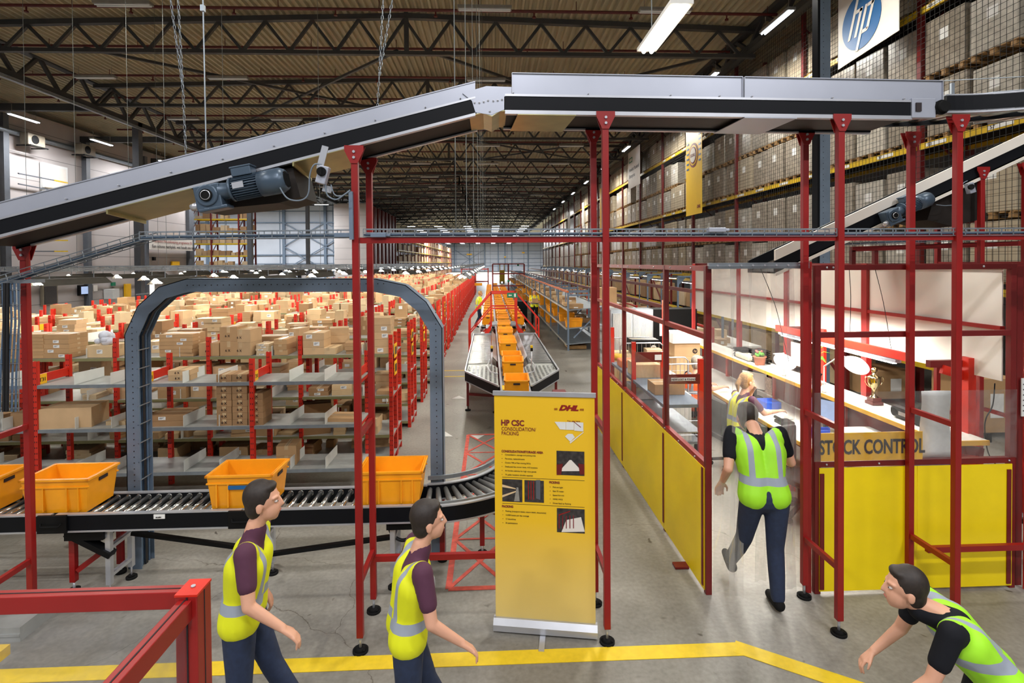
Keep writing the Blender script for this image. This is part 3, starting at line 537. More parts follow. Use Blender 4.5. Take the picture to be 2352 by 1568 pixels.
# safety switch with bracket and cables
s0 = atY(742, 402, 4.1); t = thing('safety_switch', 'grey box with black rotary switch hanging below the sloping conveyor', 'switch', s0)
Mr = Matrix.Rotation(math.radians(15), 3, 'Y'); b = MB(); b.box(s0, (.075, .06, .135), M=Mr); b.build('switch_box', 'guard', t, bevel=.006)
b = MB(); b.cyl(s0+Vector((-.0, -.05, .02)), s0+Vector((0, -.02, .02)), .034, 18); b.box(s0+Vector((0, -.055, .02)), (.014, .02, .055)); b.build('rotary_knob', 'rubber', t)
b = MB(); b.box(s0+Vector((-.015, .04, .14)), (.05, .006, .18), M=Mr); b.box(s0+Vector((.02, .035, -.1)), (.07, .006, .05), M=Mr); b.build('bracket', 'alu', t)
def cab(lb, pts, r=.006, m='cable_grey', Yc=4.1, nm='cable', cat='cable'):
    P = [atY(x, y, Yc) for x, y in pts]; Q = []
    for i in range(len(P)-1):
        a0, a1, a2, a3 = P[max(i-1, 0)], P[i], P[i+1], P[min(i+2, len(P)-1)]
        for k in range(6):
            s = k/6; Q.append(.5*((2*a1)+(a2-a0)*s+(2*a0-5*a1+4*a2-a3)*s*s+(-a0+3*a1-3*a2+a3)*s**3))
    Q.append(P[-1]); b = MB(); b.tube(Q, r, 6); return tag(b.build(nm, m), lb, cat)
cab('grey cable looping from the large gear motor up to the rotary switch', [(605, 395), (628, 400), (640, 425), (660, 455), (690, 460), (708, 445), (712, 400), (722, 378), (738, 378)])
cab('grey cable hanging from the rotary switch to the red post, lower loop', [(747, 422), (752, 448), (772, 458), (792, 446), (804, 438)]); cab('grey cable hanging from the rotary switch to the red post, upper loop', [(760, 424), (768, 446), (785, 450), (804, 436)], .005)
b = MB(); a = atY(806, 440, 4.22); c = atY(808, 550, 4.22); b.bar(a, c, .03, .03); tag(b.build('cable_conduit', 'blue_grey'), 'grey conduit strapped to the red post below the rotary switch', 'conduit')
# ---------------------------------------------------------------- red trestles under the conveyor
def trestle(X, top_n, top_f, lb, low=.55, mid=1.72, near=True, YF_=4.76, foot=.12, matn='red', yn=4.27):
    t = thing('conveyor_stand', lb, 'stand', (X, yn, 0)); W = .052
    for y, tz, do in ((yn, top_n, near), (YF_, top_f, True)):
        if not do: continue
        b = MB(); b.box((X, y, (tz+foot)/2), (W, W, tz-foot)); b.build('leg', matn, t, bevel=.004)
        b = MB(); b.cyl((X, y, .02), (X, y, foot+.02), .011, 8); b.build('levelling_bolt', 'alu', t); b = MB(); b.cyl((X, y, 0), (X, y, .018), .062, 18); b.cyl((X, y, .018), (X, y, .036), .05, 18, .02); b.cyl((X+.035, y-.03, .02), (X+.035, y-.03, .032), .009, 8); b.build('foot', 'rubber', t)
        if tz > 3: 
            b = MB(); b.prism([(X-.075, y-.034, tz+.07), (X+.075, y-.034, tz+.07), (X+.075, y-.034, tz+.03), (X+.026, y-.034, tz-.07), (X-.026, y-.034, tz-.07), (X-.075, y-.034, tz+.03)], (0, .008, 0)); b.prism([(X-.075, y+.028, tz+.07), (X+.075, y+.028, tz+.07), (X+.026, y+.028, tz-.07), (X-.026, y+.028, tz-.07)], (0, .008, 0)); b.build('clamp', matn, t)
            b = MB(); b.cyl((X, y-.045, tz+.02), (X, y-.03, tz+.02), .011, 8); b.cyl((X, y-.045, tz-.025), (X, y-.03, tz-.025), .011, 8); b.build('bolts', 'alu', t, kind='stuff')
    for z in (low, mid):
        if z: b = MB(); b.bar((X, yn+.02, z), (X, YF_-.02, z), .035, .045); b.build('cross_bar', matn, t)
    return t
zn = lambda px, py: atY(px, py, 4.27).z-.055
trestle(-4.0, 3.2, 3.22, 'red conveyor stand at the left edge in front of the shelves')
trestle(-1.06, zn(806, 340), zn(806, 340)+.0, 'tall red conveyor stand left of the banner, carrying the end of the slope')
trestle(.93, zn(1387, 262), zn(1387, 262), 'tall red conveyor stand just right of the banner')
trestle(2.87, zn(1940, 268), zn(1940, 268), 'tall red conveyor stand left of the stock control sign end')
trestle(3.87, zn(1940, 268), zn(1940, 268)-.02, 'rightmost tall red conveyor stand in front of the yellow panel')
for (x0, x1, z, y, lb) in ((-1.06, .93, .5, 4.72, 'low red tie bar running left from the stand behind the banner'), (3.87, 6, .5, 4.6, 'low red tie bar running out at the right edge')):
    b = MB(); b.bar((x0+.03, y, z), (x1-.03, y, z), .04, .05); tag(b.build('tie_bar', 'red'), lb, 'bar')
# high red cross beam with wire tray
for x0, x1, lb in ((-1.03, .9, 'high red cross beam between the stands either side of the banner'), (.96, 2.84, 'high red cross beam right of the banner stand'), (2.9, 3.84, 'short high red cross beam between the two right stands'), (3.9, 6.2, 'high red cross beam leaving at the right edge')):
    b = MB(); b.bar((x0, 4.3, 3.285), (x1, 4.3, 3.285-.0), .06, .045); tag(b.build('cross_beam', 'red'), lb, 'beam')
def wire_tray(p, q, wd, h, lb, name='cable_tray', step=.1, solid=True, r=.0028, grp=None, matn='galv', cables=True):
    p = Vector(p); q = Vector(q); t = thing(name, lb, 'cable tray', p, grp); n = max(2, int((q-p).length/step)); u = (q-p).normalized(); s = u.cross(Vector((0, 0, 1))).normalized(); up = s.cross(u)
    b = MB()
    for e in (-wd/2, wd/2):
        for hh in (0, h*.5, h): b.bar(p+s*e+up*hh, q+s*e+up*hh, r*2, r*2)
    b.bar(p, q, r*2, r*2)
    for i in range(n+1):
        c = p.lerp(q, i/n); b.bar(c-s*wd/2, c+s*wd/2, r*2, r*2)
        for e in (-wd/2, wd/2): b.bar(c+s*e, c+s*e+up*h, r*2, r*2, up=u)
    b.build('wire_mesh', matn, t)
    if cables:
        b = MB()
        for k, e in enumerate((-.3, -.12, .1, .28)): b.tube([p+s*e*wd+up*.014, p.lerp(q, .5)+s*(e+.05)*wd+up*.02, q+s*e*wd+up*.014], .008, 5)
        b.build('cables', 'cable_blue', t, kind='stuff')
    return t
wire_tray((-1.0, 4.31, 3.315), (2.84, 4.31, 3.3), .1, .06, 'wire cable tray lying on the high red cross beam'); wire_tray((2.9, 4.31, 3.3), (6.2, 4.31, 3.3), .1, .06, 'wire cable tray on the cross beam at the right')
wire_tray((-2.72, 4.31, 3.3), (-1.1, 4.31, 3.31), .1, .06, 'wire cable tray left of the tall stand, level part')
a = atY(352, 549, 4.6); c = atY(-20, 662, 4.6); wire_tray(a, c, .16, .06, 'wire cable tray sloping down to the left edge')
b = MB(); a = atY(0, 648, 4.6); c = atY(92, 645, 4.6); b.bar(a, c, .1, .03); tag(b.build('cable_bracket', 'galv'), 'slotted grey bracket under the sloping cable tray at the left post', 'bracket')
a = atY(22, 650, 4.55); c = atY(18, 945, 4.55); t = thing('cable_riser', 'vertical bundle of cables in a wire cage at the left edge', 'cable tray', a)
b = MB()
for i in range(5):
    ax = atY(6+9*i, 650, 4.55); bx = atY(0+9*i, 945, 4.55); b.tube([ax, ax.lerp(bx, .3)+Vector((.015, 0, 0)), ax.lerp(bx, .7), bx], .008, 5)
b.build('cables', 'cable_blue', t, kind='stuff'); b = MB()
for i in range(2): b.tube([atY(11+7*i, 650, 4.53), atY(9+7*i, 945, 4.53)], .012, 6)
b.build('black_cables', 'cable_black', t, kind='stuff'); b = MB()
for k in range(9): b.bar(atY(-12, 665+34*k, 4.54), atY(48, 665+34*k, 4.54), .004)
for xx in (-10, 46): b.bar(atY(xx, 650, 4.54), atY(xx-3, 945, 4.54), .005)
b.build('wire_cage', 'galv', t)
for px, py, lb, w_ in ((1645, 528, 'small pale junction box on the wire tray above the cage entrance', .14), (870, 540, 'grey plug connector on the wire tray beside the tall stand', .12), (790, 540, 'grey connector block left of the tall stand', .14)):
    c = atY(px, py, 4.26); b = MB(); b.box(c, (w_, .06, .035)); b.box(c+Vector((w_*.6, 0, 0)), (w_*.3, .03, .02)); tag(b.build('junction_box', 'guard' if px > 1000 else 'blue_grey', bevel=.004), lb, 'box')
# perforated grey net post at right, with foot plate
t = thing('net_post', 'tall perforated blue grey steel post in front of the netted rack', 'post', (6.9, 11, 0)); b = MB(); b.bb(6.85, 6.9, 10.9, 11.1, 0, 11); b.build('web', 'black_metal', t); b = MB(); b.bb(6.9, 7.06, 10.9, 10.95, 0, 11); b.bb(7.06, 7.12, 10.9, 11.1, 0, 11); b.build('flange', 'blue_grey', t)
b = MB()
for i in range(90): b.cyl((6.97, 10.895, .3+i*.115), (6.97, 10.9, .3+i*.115), .008, 5)
b.build('holes', 'ink', t, kind='stuff')
# ================================================================ RIGHT: curved roller piece and second sloping conveyor
t = thing('roller_curve', 'black curved roller conveyor piece entering at the upper right edge', 'conveyor', atY(2180, 240, 4.3)); c0 = atY(2175, 255, YN); zc = c0.z
b1 = MB(); b2 = MB(); cy = YN-1.6; P = []
for i in range(15):
    g = math.radians(90-i*3.6); P.append((c0.x+math.cos(g)*1.6-.0, cy+1.6*math.sin(g)))
def ringwall(pts, z0, z1, th, b):
    for (xa, ya), (xb, yb) in zip(pts, pts[1:]): b.prism([(xa, ya, z0), (xb, yb, z0), (xb, yb, z1), (xa, ya, z1)], (0, th, 0))
P = [(c0.x+.07*i, YN-.0018*i*i) for i in range(22)]
ringwall(P, zc, zc+.13, .03, b1); b1.build('side_frame', 'black_metal', t); ringwall(P, zc-.014, zc+.008, .045, b2); ringwall(P, zc+.125, zc+.14, .045, b2); b2.build('trim', 'alu', t)
b = MB(); P2 = [(x-.25+.03*i*0, y+.5) for i, (x, y) in enumerate(P)]; ringwall(P2, zc, zc+.13, .03, b); b.build('side_frame', 'black_metal', t)
for i in range(9):
    b = MB(); x = c0.x+.05+.13*i; b.cyl((x, YN+.03, zc+.05), (x-.25, YN+.5, zc+.05), .03, 12); b.build('roller', 'roller', t)
c = atY(2327, 225, YN-.04); b = MB(); b.box(c, (.13, .008, .05)); b.build('label_plate', 'label_white', t); text('lettering', '66.155', .022, 'ink', t, c+Vector((-.04, -.01, -.016)), (1, 0, 0), (0, 0, 1))
b = MB(); b.tube([atY(2160, 186, 4.3), atY(2352, 176, 4.2)], .004, 5); b.tube([atY(2200, 222, 4.3), atY(2280, 212, 4.25), atY(2360, 205, 4.2)], .004, 5); b.box(atY(2187, 215, 4.75), (.03, .02, .19)); b.build('guide_rail', 'galv', t)
# second sloping conveyor, farther right
Y2 = 6.0; A = atY(1780, 618, Y2); B = atY(2420, 318, Y2); t = thing('belt_conveyor', 'second sloping belt conveyor on the right, descending behind the stock control cage', 'conveyor', A)
for y in (Y2, Y2+.62):
    b = MB(); b.prism([(A.x, y, A.z-.05), (B.x, y, B.z-.05), (B.x, y, B.z+.1), (A.x, y, A.z+.1)], (0, .03, 0)); b.build('side_frame', 'black_metal', t)
b = MB(); b.prism([(A.x, Y2-.01, A.z+.1), (B.x, Y2-.01, B.z+.1), (B.x, Y2-.01, B.z+.22), (A.x, Y2-.01, A.z+.22)], (0, .03, 0)); b.prism([(A.x, Y2-.02, A.z-.08), (B.x, Y2-.02, B.z-.08), (B.x, Y2-.02, B.z-.045), (A.x, Y2-.02, A.z-.045)], (0, .05, 0)); b.build('side_guard', 'board_white', t)
b = MB(); b.prism([(A.x, Y2, A.z-.05), (B.x, Y2, B.z-.05), (B.x, Y2, B.z-.03), (A.x, Y2, A.z-.03)], (0, .62, 0)); b.build('bottom_plate', 'underside', t)
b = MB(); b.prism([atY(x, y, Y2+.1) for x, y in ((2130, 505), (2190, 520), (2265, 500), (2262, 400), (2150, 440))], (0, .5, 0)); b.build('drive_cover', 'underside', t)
b = MB(); b.prism([atY(x, y, Y2+.05) for x, y in ((1985, 508), (2050, 478), (2050, 520))], (0, .5, 0)); b.build('belly_plate', 'blue_grey', t)
c = atY(2052, 495, Y2-.14); gearmotor('smaller blue grey gear motor hanging under the second sloping conveyor', (c.x, c.y, c.z), math.radians(22), .8)
s0 = atY(2228, 432, Y2-.1); g = thing('safety_switch', 'pale safety switch box with black knob on the second sloping conveyor', 'switch', s0); b = MB(); b.box(s0, (.07, .06, .12), M=Matrix.Rotation(-.3, 3, 'Y')); b.build('switch_box', 'guard', g, bevel=.005); b = MB(); b.cyl(s0+Vector((-.02, -.05, .01)), s0+Vector((-.02, -.02, .01)), .03, 14); b.build('rotary_knob', 'rubber', g)
cab('thin pale cable looping from the smaller gear motor to the switch', [(2150, 470), (2175, 472), (2200, 465), (2210, 425), (2222, 415)], .005, Yc=Y2-.1)
for px, py, lb in ((2250, 388, 'red stand carrying the second sloping conveyor'), (2352, 378, 'red stand of the second sloping conveyor at the right edge')):
    c = atY(px, py, Y2); trestle(c.x+.02, c.z-.05, c.z-.05, lb, low=1.2, mid=3.05, YF_=Y2+.6, yn=Y2)
wire_tray(atY(1945, 563, 6.3), atY(2352, 548, 6.3), .2, .06, 'second wire cable tray behind the right stands'); b = MB(); b.bar(atY(1955, 572, 6.4), atY(2360, 558, 6.4), .05, .06); tag(b.build('cross_beam', 'red'), 'red beam carrying the second wire tray above the cage', 'beam')
b = MB(); b.bar(atY(2010, 575, 6.4), atY(2010, 618, 6.4), .05); b.bar(atY(1958, 575, 6.4), atY(1958, 618, 6.4), .05); tag(b.build('cross_beam_post', 'dark_red'), 'pair of short red posts holding the beam above the cage wall', 'post')
# ================================================================ LOWER ROLLER CONVEYOR
ZC = .82; CX, CY, RI, RO = -.66, 6.28, .80, 1.28; XL = -5.75
def seg_frame(t, x0, x1, y0, y1):
    for y, s in ((y0, 1), (y1, -1)):
        b = MB(); b.bb(x0, x1, y, y+.03*s, ZC-.14, ZC); b.build('side_frame', 'black_metal', t); b = MB(); b.bb(x0, x1, y-.006*s, y+.035*s, ZC, ZC+.012); b.bb(x0, x1, y-.006*s, y+.01*s, ZC-.155, ZC-.14); b.build('trim', 'alu', t)
rl = MB(); rl.cyl((0, .04, 0), (0, .44, 0), .024, 12); rl.cyl((0, .44, 0), (0, .47, 0), .028, 10)
rollerp = None
def roller(t, loc, rz=0):
    global rollerp
    if rollerp is None: rollerp = rl.build('roller', 'steel'); rollerp.parent = t; o = rollerp
    else: o = rollerp.copy(); COL.objects.link(o); o.parent = t
    off = Vector(PO[t.name]); o.location = Vector(loc)-off; o.rotation_euler = (0, 0, rz); return o
secs = [(-5.75, -4.02, 'leftmost straight section of the roller conveyor carrying yellow totes'), (-3.98, -2.32, 'straight roller conveyor section with small white number plate'), (-2.28, -.66, 'straight roller conveyor section crossing behind the tall stand')]
for x0, x1, lb in secs:
    t = thing('roller_conveyor', lb, 'conveyor', (x0, 5, 0)); seg_frame(t, x0, x1, 5.0, 5.48); n = int((x1-x0)/.1)
    for i in range(n): roller(t, (x0+.05+.1*i, 5.0, ZC-.035))
    if x0 == -3.98:
        c = atY(366, 1186, 4.99); m = MB(); m.box(c, (.1, .006, .04)); m.build('label_plate', 'label_white', t); text('lettering', '66.604', .018, 'ink', t, c+Vector((-.03, -.006, -.01)), (1, 0, 0), (0, 0, 1))
for x, lb in ((-4.0, 'black joint cover between the left roller sections'), (-2.3, 'black joint cover with handle, middle of the roller conveyor'), (-.6, 'black joint cover beside the tall stand before the curve')):
    t = thing('joint_cover', lb, 'cover', (x, 4.97, ZC)); m = MB(); m.box((x, 4.985, ZC-.07), (.26, .025, .165)); m.build('plate', 'black', t, bevel=.006); m = MB(); m.tube([(x-.09, 4.97, ZC-.06), (x-.08, 4.95, ZC-.08), (x+.08, 4.95, ZC-.08), (x+.09, 4.97, ZC-.06)], .006, 6); m.build('handle', 'rubber', t)
t = thing('roller_curve', 'curved black roller conveyor bending away behind the banner', 'conveyor', (CX, CY, 0))
def arcwall(b, r, th, z0, z1, n=20):
    for i in range(n):
        g0, g1 = -math.pi/2+math.pi/2*i/n, -math.pi/2+math.pi/2*(i+1)/n
        q = [(CX+math.cos(g)*rr, CY+math.sin(g)*rr) for g, rr in ((g0, r), (g1, r), (g1, r+th), (g0, r+th))]
        b.prism([(x, y, z0) for x, y in q], (0, 0, z1-z0))
for r in (RI-.03, RO): b = MB(); arcwall(b, r, .03, ZC-.14, ZC); b.build('side_frame', 'black_metal', t); b = MB(); arcwall(b, r-.004, .04, ZC, ZC+.012); arcwall(b, r-.004, .04, ZC-.155, ZC-.14); b.build('trim', 'alu', t)
b = MB(); arcwall(b, RI-.05, .02, ZC+.04, ZC+.08); arcwall(b, RO+.02, .015, ZC+.03, ZC+.05); b.build('guide_rail', 'galv', t)
for i in range(17):
    g = math.radians(-88+i*5.5); m = MB(); m.cyl((CX+math.cos(g)*(RI+.01), CY+math.sin(g)*(RI+.01), ZC-.04), (CX+math.cos(g)*(RO-.01), CY+math.sin(g)*(RO-.01), ZC-.04), .023, 12, .036); m.build('roller', 'dark_roller', t)
# supports of the roller line
def alu_leg(x, lb, y0=5.1, y1=5.4):
    t = thing('aluminium_stand', lb, 'stand', (x, y0, 0))
    for y in (y0, y1):
        m = MB(); m.box((x, y, .38), (.045, .045, .52)); m.box((x-.023, y, .38), (.004, .012, .52)); m.build('leg', 'alu', t); m = MB(); m.cyl((x, y, .02), (x, y, .13), .008, 8); m.build('levelling_bolt', 'alu', t); m = MB(); m.cyl((x, y, 0), (x, y, .02), .05, 16); m.cyl((x, y, .02), (x, y, .035), .03, 12); m.build('foot', 'rubber', t)
    m = MB(); m.bar((x, y0, .2), (x, y1, .2), .04, .03); m.bar((x, y0, .46), (x, y1, .46), .04, .03); m.build('cross_bar', 'alu', t)
for x, lb in ((-3.58, 'aluminium stand under the roller conveyor right of the arch leg'), (-2.2, 'aluminium stand under the roller conveyor behind the left passer-by'), (-.95, 'aluminium stand under the roller conveyor behind the tall red stand')): alu_leg(x, lb)
def red_leg(x, y, lb, z=.66):
    t = thing('red_support_leg', lb, 'leg', (x, y, 0)); m = MB(); m.box((x, y, (z+.1)/2), (.05, .05, z-.1)); m.build('leg', 'red', t); m = MB(); m.cyl((x, y, 0), (x, y, .1), .012, 8); m.build('levelling_bolt', 'alu', t); m = MB(); m.cyl((x, y, 0), (x, y, .03), .05, 16); m.build('foot', 'rubber', t); return t
for x, y, lb in ((-3.98, 5.2, 'short red leg under the roller conveyor left of the aluminium stand'), (-3.75, 5.5, 'short red leg behind the aluminium stand at the left'), (-.52, 5.55, 'short red leg under the start of the curve'), (.42, 5.9, 'short red leg with round foot under the curve left of the banner')): red_leg(x, y, lb)
a = atZ(1108, 1272, 0); red_leg(a.x, a.y, 'short red leg with black round foot between the curve and the banner'); b = MB(); b.bar((a.x, a.y, .5), (a.x+.5, a.y-.3, .45), .04); tag(b.build('tie_bar', 'dark_red'), 'short dark red bar from the round footed leg to the banner', 'bar')
b = MB(); b.bar((-2.15, 5.25, .28), (-.98, 5.2, .44), .05, .035); tag(b.build('brace', 'black'), 'dark brace sloping up under the roller conveyor to the tall stand', 'brace')
b = MB(); b.bar((-3.5, 5.3, .5), (-2.3, 5.3, .3), .05, .035); tag(b.build('brace', 'black'), 'dark brace sloping down under the roller conveyor at the left', 'brace')
b = MB(); b.bar((-3.95, 5.2, .2), (-3.6, 5.4, .46), .04); tag(b.build('brace', 'red'), 'red diagonal brace between the short red leg and aluminium stand', 'brace')
b = MB(); b.bb(-3.95, -3.6, 5.05, 5.4, .56, .66); b.bar((-3.95, 5.1, .62), (-3.55, 5.1, .4), .09, .05); tag(b.build('drive_unit', 'black'), 'black drive unit under the joint of the left roller sections', 'drive')
b = MB(); b.bb(-1.0, -.45, 5.05, 5.4, .58, .66); b.bar((-.85, 5.1, .3), (-.55, 5.1, .62), .08, .05); tag(b.build('drive_unit', 'black'), 'black drive unit under the joint beside the tall red stand', 'drive')
cab('thick black hose hanging in a loop under the curve start', [(888, 1195), (900, 1225), (922, 1240), (945, 1232), (965, 1205)], .018, 'cable_black', 5.2, 'hose', 'hose')
cab('thick dark hose under the left roller joint', [(185, 1215), (200, 1235), (225, 1240), (240, 1225)], .02, 'cable_black', 5.2, 'hose', 'hose')
wire_tray((-6, 5.75, .42), (-4.1, 5.75, .42), .25, .1, 'wire tray full of black cables under the left conveyor', matn='galv'); wire_tray((-4.1, 5.75, .42), (-3.6, 5.6, .6), .25, .1, 'short wire tray rising behind the short red leg')
b = MB(); b.bar((-6, 5.8, .36), (-3.9, 5.8, .36), .05); tag(b.build('tie_bar', 'dark_red'), 'long dark red bar under the wire tray at the left', 'bar')
b = MB(); b.box((-4.35, 4.72, .06), (.9, .4, .12)); b.box((-4.35, 4.515, .06), (.9, .01, .02)); tag(b.build('floor_plate', 'shelf_grey'), 'low grey floor plate behind the red corner barrier', 'plate')
# ---------------------------------------------------------------- totes
TOTES = []
def make_tote():
    t = thing('yellow_tote', 'x', 'tote', (0, 0, 0), world=False); b = MB(); L, W, H = .3, .2, .32; k = .88
    def ring(s, z): return [(-L*s, -W*s, z), (L*s, -W*s, z), (L*s, W*s, z), (-L*s, W*s, z)]
    o0, o1 = ring(k, 0), ring(1, H); i1, i0 = [(x*.94, y*.92, z) for x, y, z in ring(1, H)], [(x*.93, y*.9, .015) for x, y, z in ring(k, 0)]
    b.add(o0+o1+i1+i0, [(3, 2, 1, 0)]+[(i, (i+1) % 4, 4+(i+1) % 4, 4+i) for i in range(4)]+[(4+i, 4+(i+1) % 4, 8+(i+1) % 4, 8+i) for i in range(4)]+[(8+i, 8+(i+1) % 4, 12+(i+1) % 4, 12+i) for i in range(4)]+[(12, 13, 14, 15)])
    b.build('body', 'tote', t); b = MB()
    for s in (-1, 1):
        b.bb(-L-.012, L+.012, s*W-.012, s*W+.012, H-.02, H); b.bb(s*L-.012, s*L+.012, -W-.012, W+.012, H-.02, H); b.bb(-L-.004, L+.004, s*W*.975-.01, s*W*.975+.01, H-.085, H-.073)
        for q in (-.7, -.35, .35, .7): b.bb(L*q-.006, L*q+.006, s*W*.96-.012, s*W*.96+.012, .02, H-.08)
    b.build('rim', 'tote', t); b = MB()
    for s in (-1, 1): b.bb(s*L*.985-.006, s*L*.985+.006, -.055, .055, H-.075, H-.045)
    b.build('hand_slot', 'ink', t); return t
tp = make_tote(); TP = [tp]
def tote(x, y, z, rz, lb, group=None):
    o = tp if TP and TP.pop() else copy_tree(tp); o.location = (x, y, z); o.rotation_euler = (0, 0, rz); o['label'] = lb; o['category'] = 'tote'
    o['group'] = group or 'yellow totes of the aisle lines and racks'
    return o
H2 = math.pi/2
for px, lb in ((-52, 'yellow tote cut by the left edge on the roller conveyor'), (165, 'leftmost full yellow tote on the roller conveyor'), (573, 'yellow tote with dark blue label in the middle of the roller conveyor'), (905, 'yellow tote behind the tall red stand, just before the curve')):
    c = atY(px, 1150, 5.24); o = tote(c.x, 5.24, ZC, 0, lb, 'yellow totes on the front roller conveyor')
    if px == 573: m = MB(); m.bb(c.x-.1, c.x+.1, 5.03, 5.036, ZC+.19, ZC+.225); q = m.build('address_label', 'hp_blue'); q.parent = o; q.location = (-c.x, -5.24, -ZC)
for i, Y in enumerate([9.05, 10.75, 11.45, 13.2, 13.95, 15.2, 15.95, 17.1, 17.9, 19, 19.8, 20.9, 21.8, 23, 24.1, 25.2, 26.4, 27.6, 29, 30.4, 32, 33.5, 35, 37, 39, 41, 43, 45.5, 48, 51]):
    tote(.44+R.uniform(-.02, .02), Y, ZC+.02, H2+R.uniform(-.05, .05), '%s yellow tote from the front on the middle line of the aisle conveyor' % ORD[i])
def goods(x, y, z, rz, lb):
    pass
# ---------------------------------------------------------------- aisle line and spurs
def line(name, lb, x, w, y0, y1, z, top='roller', legs=3.0, fr='alu'):
    t = thing(name, lb, 'conveyor', (x, y0, 0))
    for s in (-1, 1): b = MB(); b.bb(x+s*w/2-.02, x+s*w/2+.02, y0, y1, z-.12, z+.01); b.build('side_frame', fr, t)
    b = MB(); b.bb(x-w/2, x+w/2, y0, y1, z-.09, z-.05); b.build('bed', 'black_metal', t)
    n = min(90, int((y1-y0)/.12)); b = MB()
    for i in range(int((y1-y0)/.12)): b.cyl((x-w/2+.02, y0+.06+.12*i, z-.03), (x+w/2-.02, y0+.06+.12*i, z-.03), .022, 8)
    b.build('rollers', top, t, kind='stuff'); y = y0+.4
    while y < y1:
        for s in (-1, 1): b = MB(); b.bb(x+s*w/2-.025, x+s*w/2+.025, y-.025, y+.025, 0, z-.12); b.build('leg', 'dark_red', t)
        y += legs
    return t
line('roller_conveyor', 'straight roller conveyor running from the curve down the aisle', .44, .5, 6.28, 9.4, ZC); 
t = line('roller_conveyor', 'merge section of the aisle conveyor between the two grey spurs', .44, .5, 9.4, 17, ZC)
b = MB(); b.bb(.2, .68, 9.5, 9.85, ZC+.0, ZC+.012); b.build('transfer_plate', 'beam_yellow', t)
t = line('roller_conveyor', 'long aisle conveyor beyond the red step bridge', .44, .5, 17, 56, ZC, legs=4)
line('roller_conveyor', 'left side line of totes beyond the bridge', -.1, .5, 19.3, 50, ZC, legs=4); line('roller_conveyor', 'right side line of totes beyond the bridge', 1.02, .5, 19.3, 50, ZC, legs=4)
def spur(s, lb):
    xi, xo = .44+s*.27, .44+s*.97; t = thing('spur_conveyor', lb, 'conveyor', (xo, 10, 0)); z = ZC
    poly = [(.44+s*.3, 9.75), (xo, 11.1), (xo, 17), (.44+s*.42, 17), (.44+s*.42, 12.1), (.44+s*.3, 11.7)]
    if s > 0: poly = poly
    b = MB(); b.prism([(x, y, z-.1) for x, y in poly], (0, 0, .08)); b.build('bed', 'shelf_grey', t)
    b = MB(); b.bb(.44+s*.42, xo, 12.1, 17, z-.02, z+.0); b.build('belt', 'dark_roller' if s > 0 else 'roller', t)
    b = MB()
    for i in range(48): b.bb(.44+s*.44, xo-s*.02, 12.15+.1*i, 12.19+.1*i, z, z+.006)
    b.build('rollers', 'roller', t, kind='stuff')
    b = MB(); y = 11.1
    for i in range(9): f = i/9; b.cyl((.44+s*(.3+.05*f), 9.85+.22*i, z), (min(xo-.03, 9) if s > 0 else xo+.03, 11.05+.1*i, z), .015, 6) if i > 9 else None
    for i in range(12): 
        for j in range(int(2+i*.6)): b.cyl((.44+s*(.36+.09*j), 10.15+.14*i+.12*0, z-.01), (.44+s*(.36+.09*j), 10.15+.14*i, z+.008), .025, 6)
    b.build('skate_wheels', 'steel', t, kind='stuff')
    b = MB()
    for (xa, ya), (xb, yb) in zip(poly, poly[1:4]): b.bar((xa, ya, z-.08), (xb, yb, z-.08), .03, .17)
    b.build('side_frame', 'black_metal', t)
    b = MB(); P = [(.44+s*.3, 9.7), (xo-s*.06, 10.95), (xo+s*.01, 11.1), (xo+s*.01, 17)]
    for (xa, ya), (xb, yb) in zip(P, P[1:]): b.bar((xa, ya, z+.03), (xb, yb, z+.03), .025, .03); b.bar((xa, ya, z-.17), (xb, yb, z-.17), .02, .015)
    b.tube([(.44+s*.3, 10.7, z+.05), (.44+s*.45, 10.9, z+.05), (.44+s*.52, 11.5, z+.05), (.44+s*.46, 12.3, z+.05)], .012, 6); b.bar((xo, 17, z+.02), (.44+s*.42, 17, z+.02), .03, .03); b.build('guide_rail', 'alu', t)
    b = MB(); b.prism([(.44+s*.29, 12.3, z), (.44+s*.29, 17, z), (.44+s*.4, 17, z+.12), (.44+s*.4, 12.3, z+.12)], (.006*s, 0, 0)); b.build('chute_plate', 'guard', t)
    for x, y in ((xo-s*.04, 11.2), (.44+s*.35, 11.0), (xo-s*.04, 14), (xo-s*.04, 16.8), (.44+s*.45, 16.8)):
        b = MB(); b.bb(x-.025, x+.025, y-.025, y+.025, .1, z-.1); b.build('leg', 'dark_red', t); b = MB(); b.cyl((x, y, 0), (x, y, .1), .012, 6); b.cyl((x, y, 0), (x, y, .025), .06, 14); b.build('foot', 'rubber', t)
    b = MB(); b.bar((xo-s*.04, 11.2, .35), (.44+s*.35, 11.0, .35), .04, .05); b.build('cross_bar', 'dark_red', t)
    return t
spur(-1, 'left grey roller spur joining the aisle conveyor'); spur(1, 'right grey roller spur joining the aisle conveyor')
for s, lb in ((-1, 'black and yellow signal post on the left spur'), (1, 'black and yellow signal post on the right spur')):
    x = .44+s*.42; t = thing('signal_post', lb, 'signal', (x, 11.2, ZC)); b = MB(); b.cyl((x, 11.2, ZC), (x, 11.2, ZC+.4), .012, 8); b.build('pole', 'alu', t); b = MB(); b.box((x, 11.2, ZC+.45), (.05, .05, .07)); b.build('lamp_base', 'black', t); b = MB(); b.box((x, 11.2, ZC+.51), (.05, .05, .05)); b.build('lamp', 'beam_yellow', t)
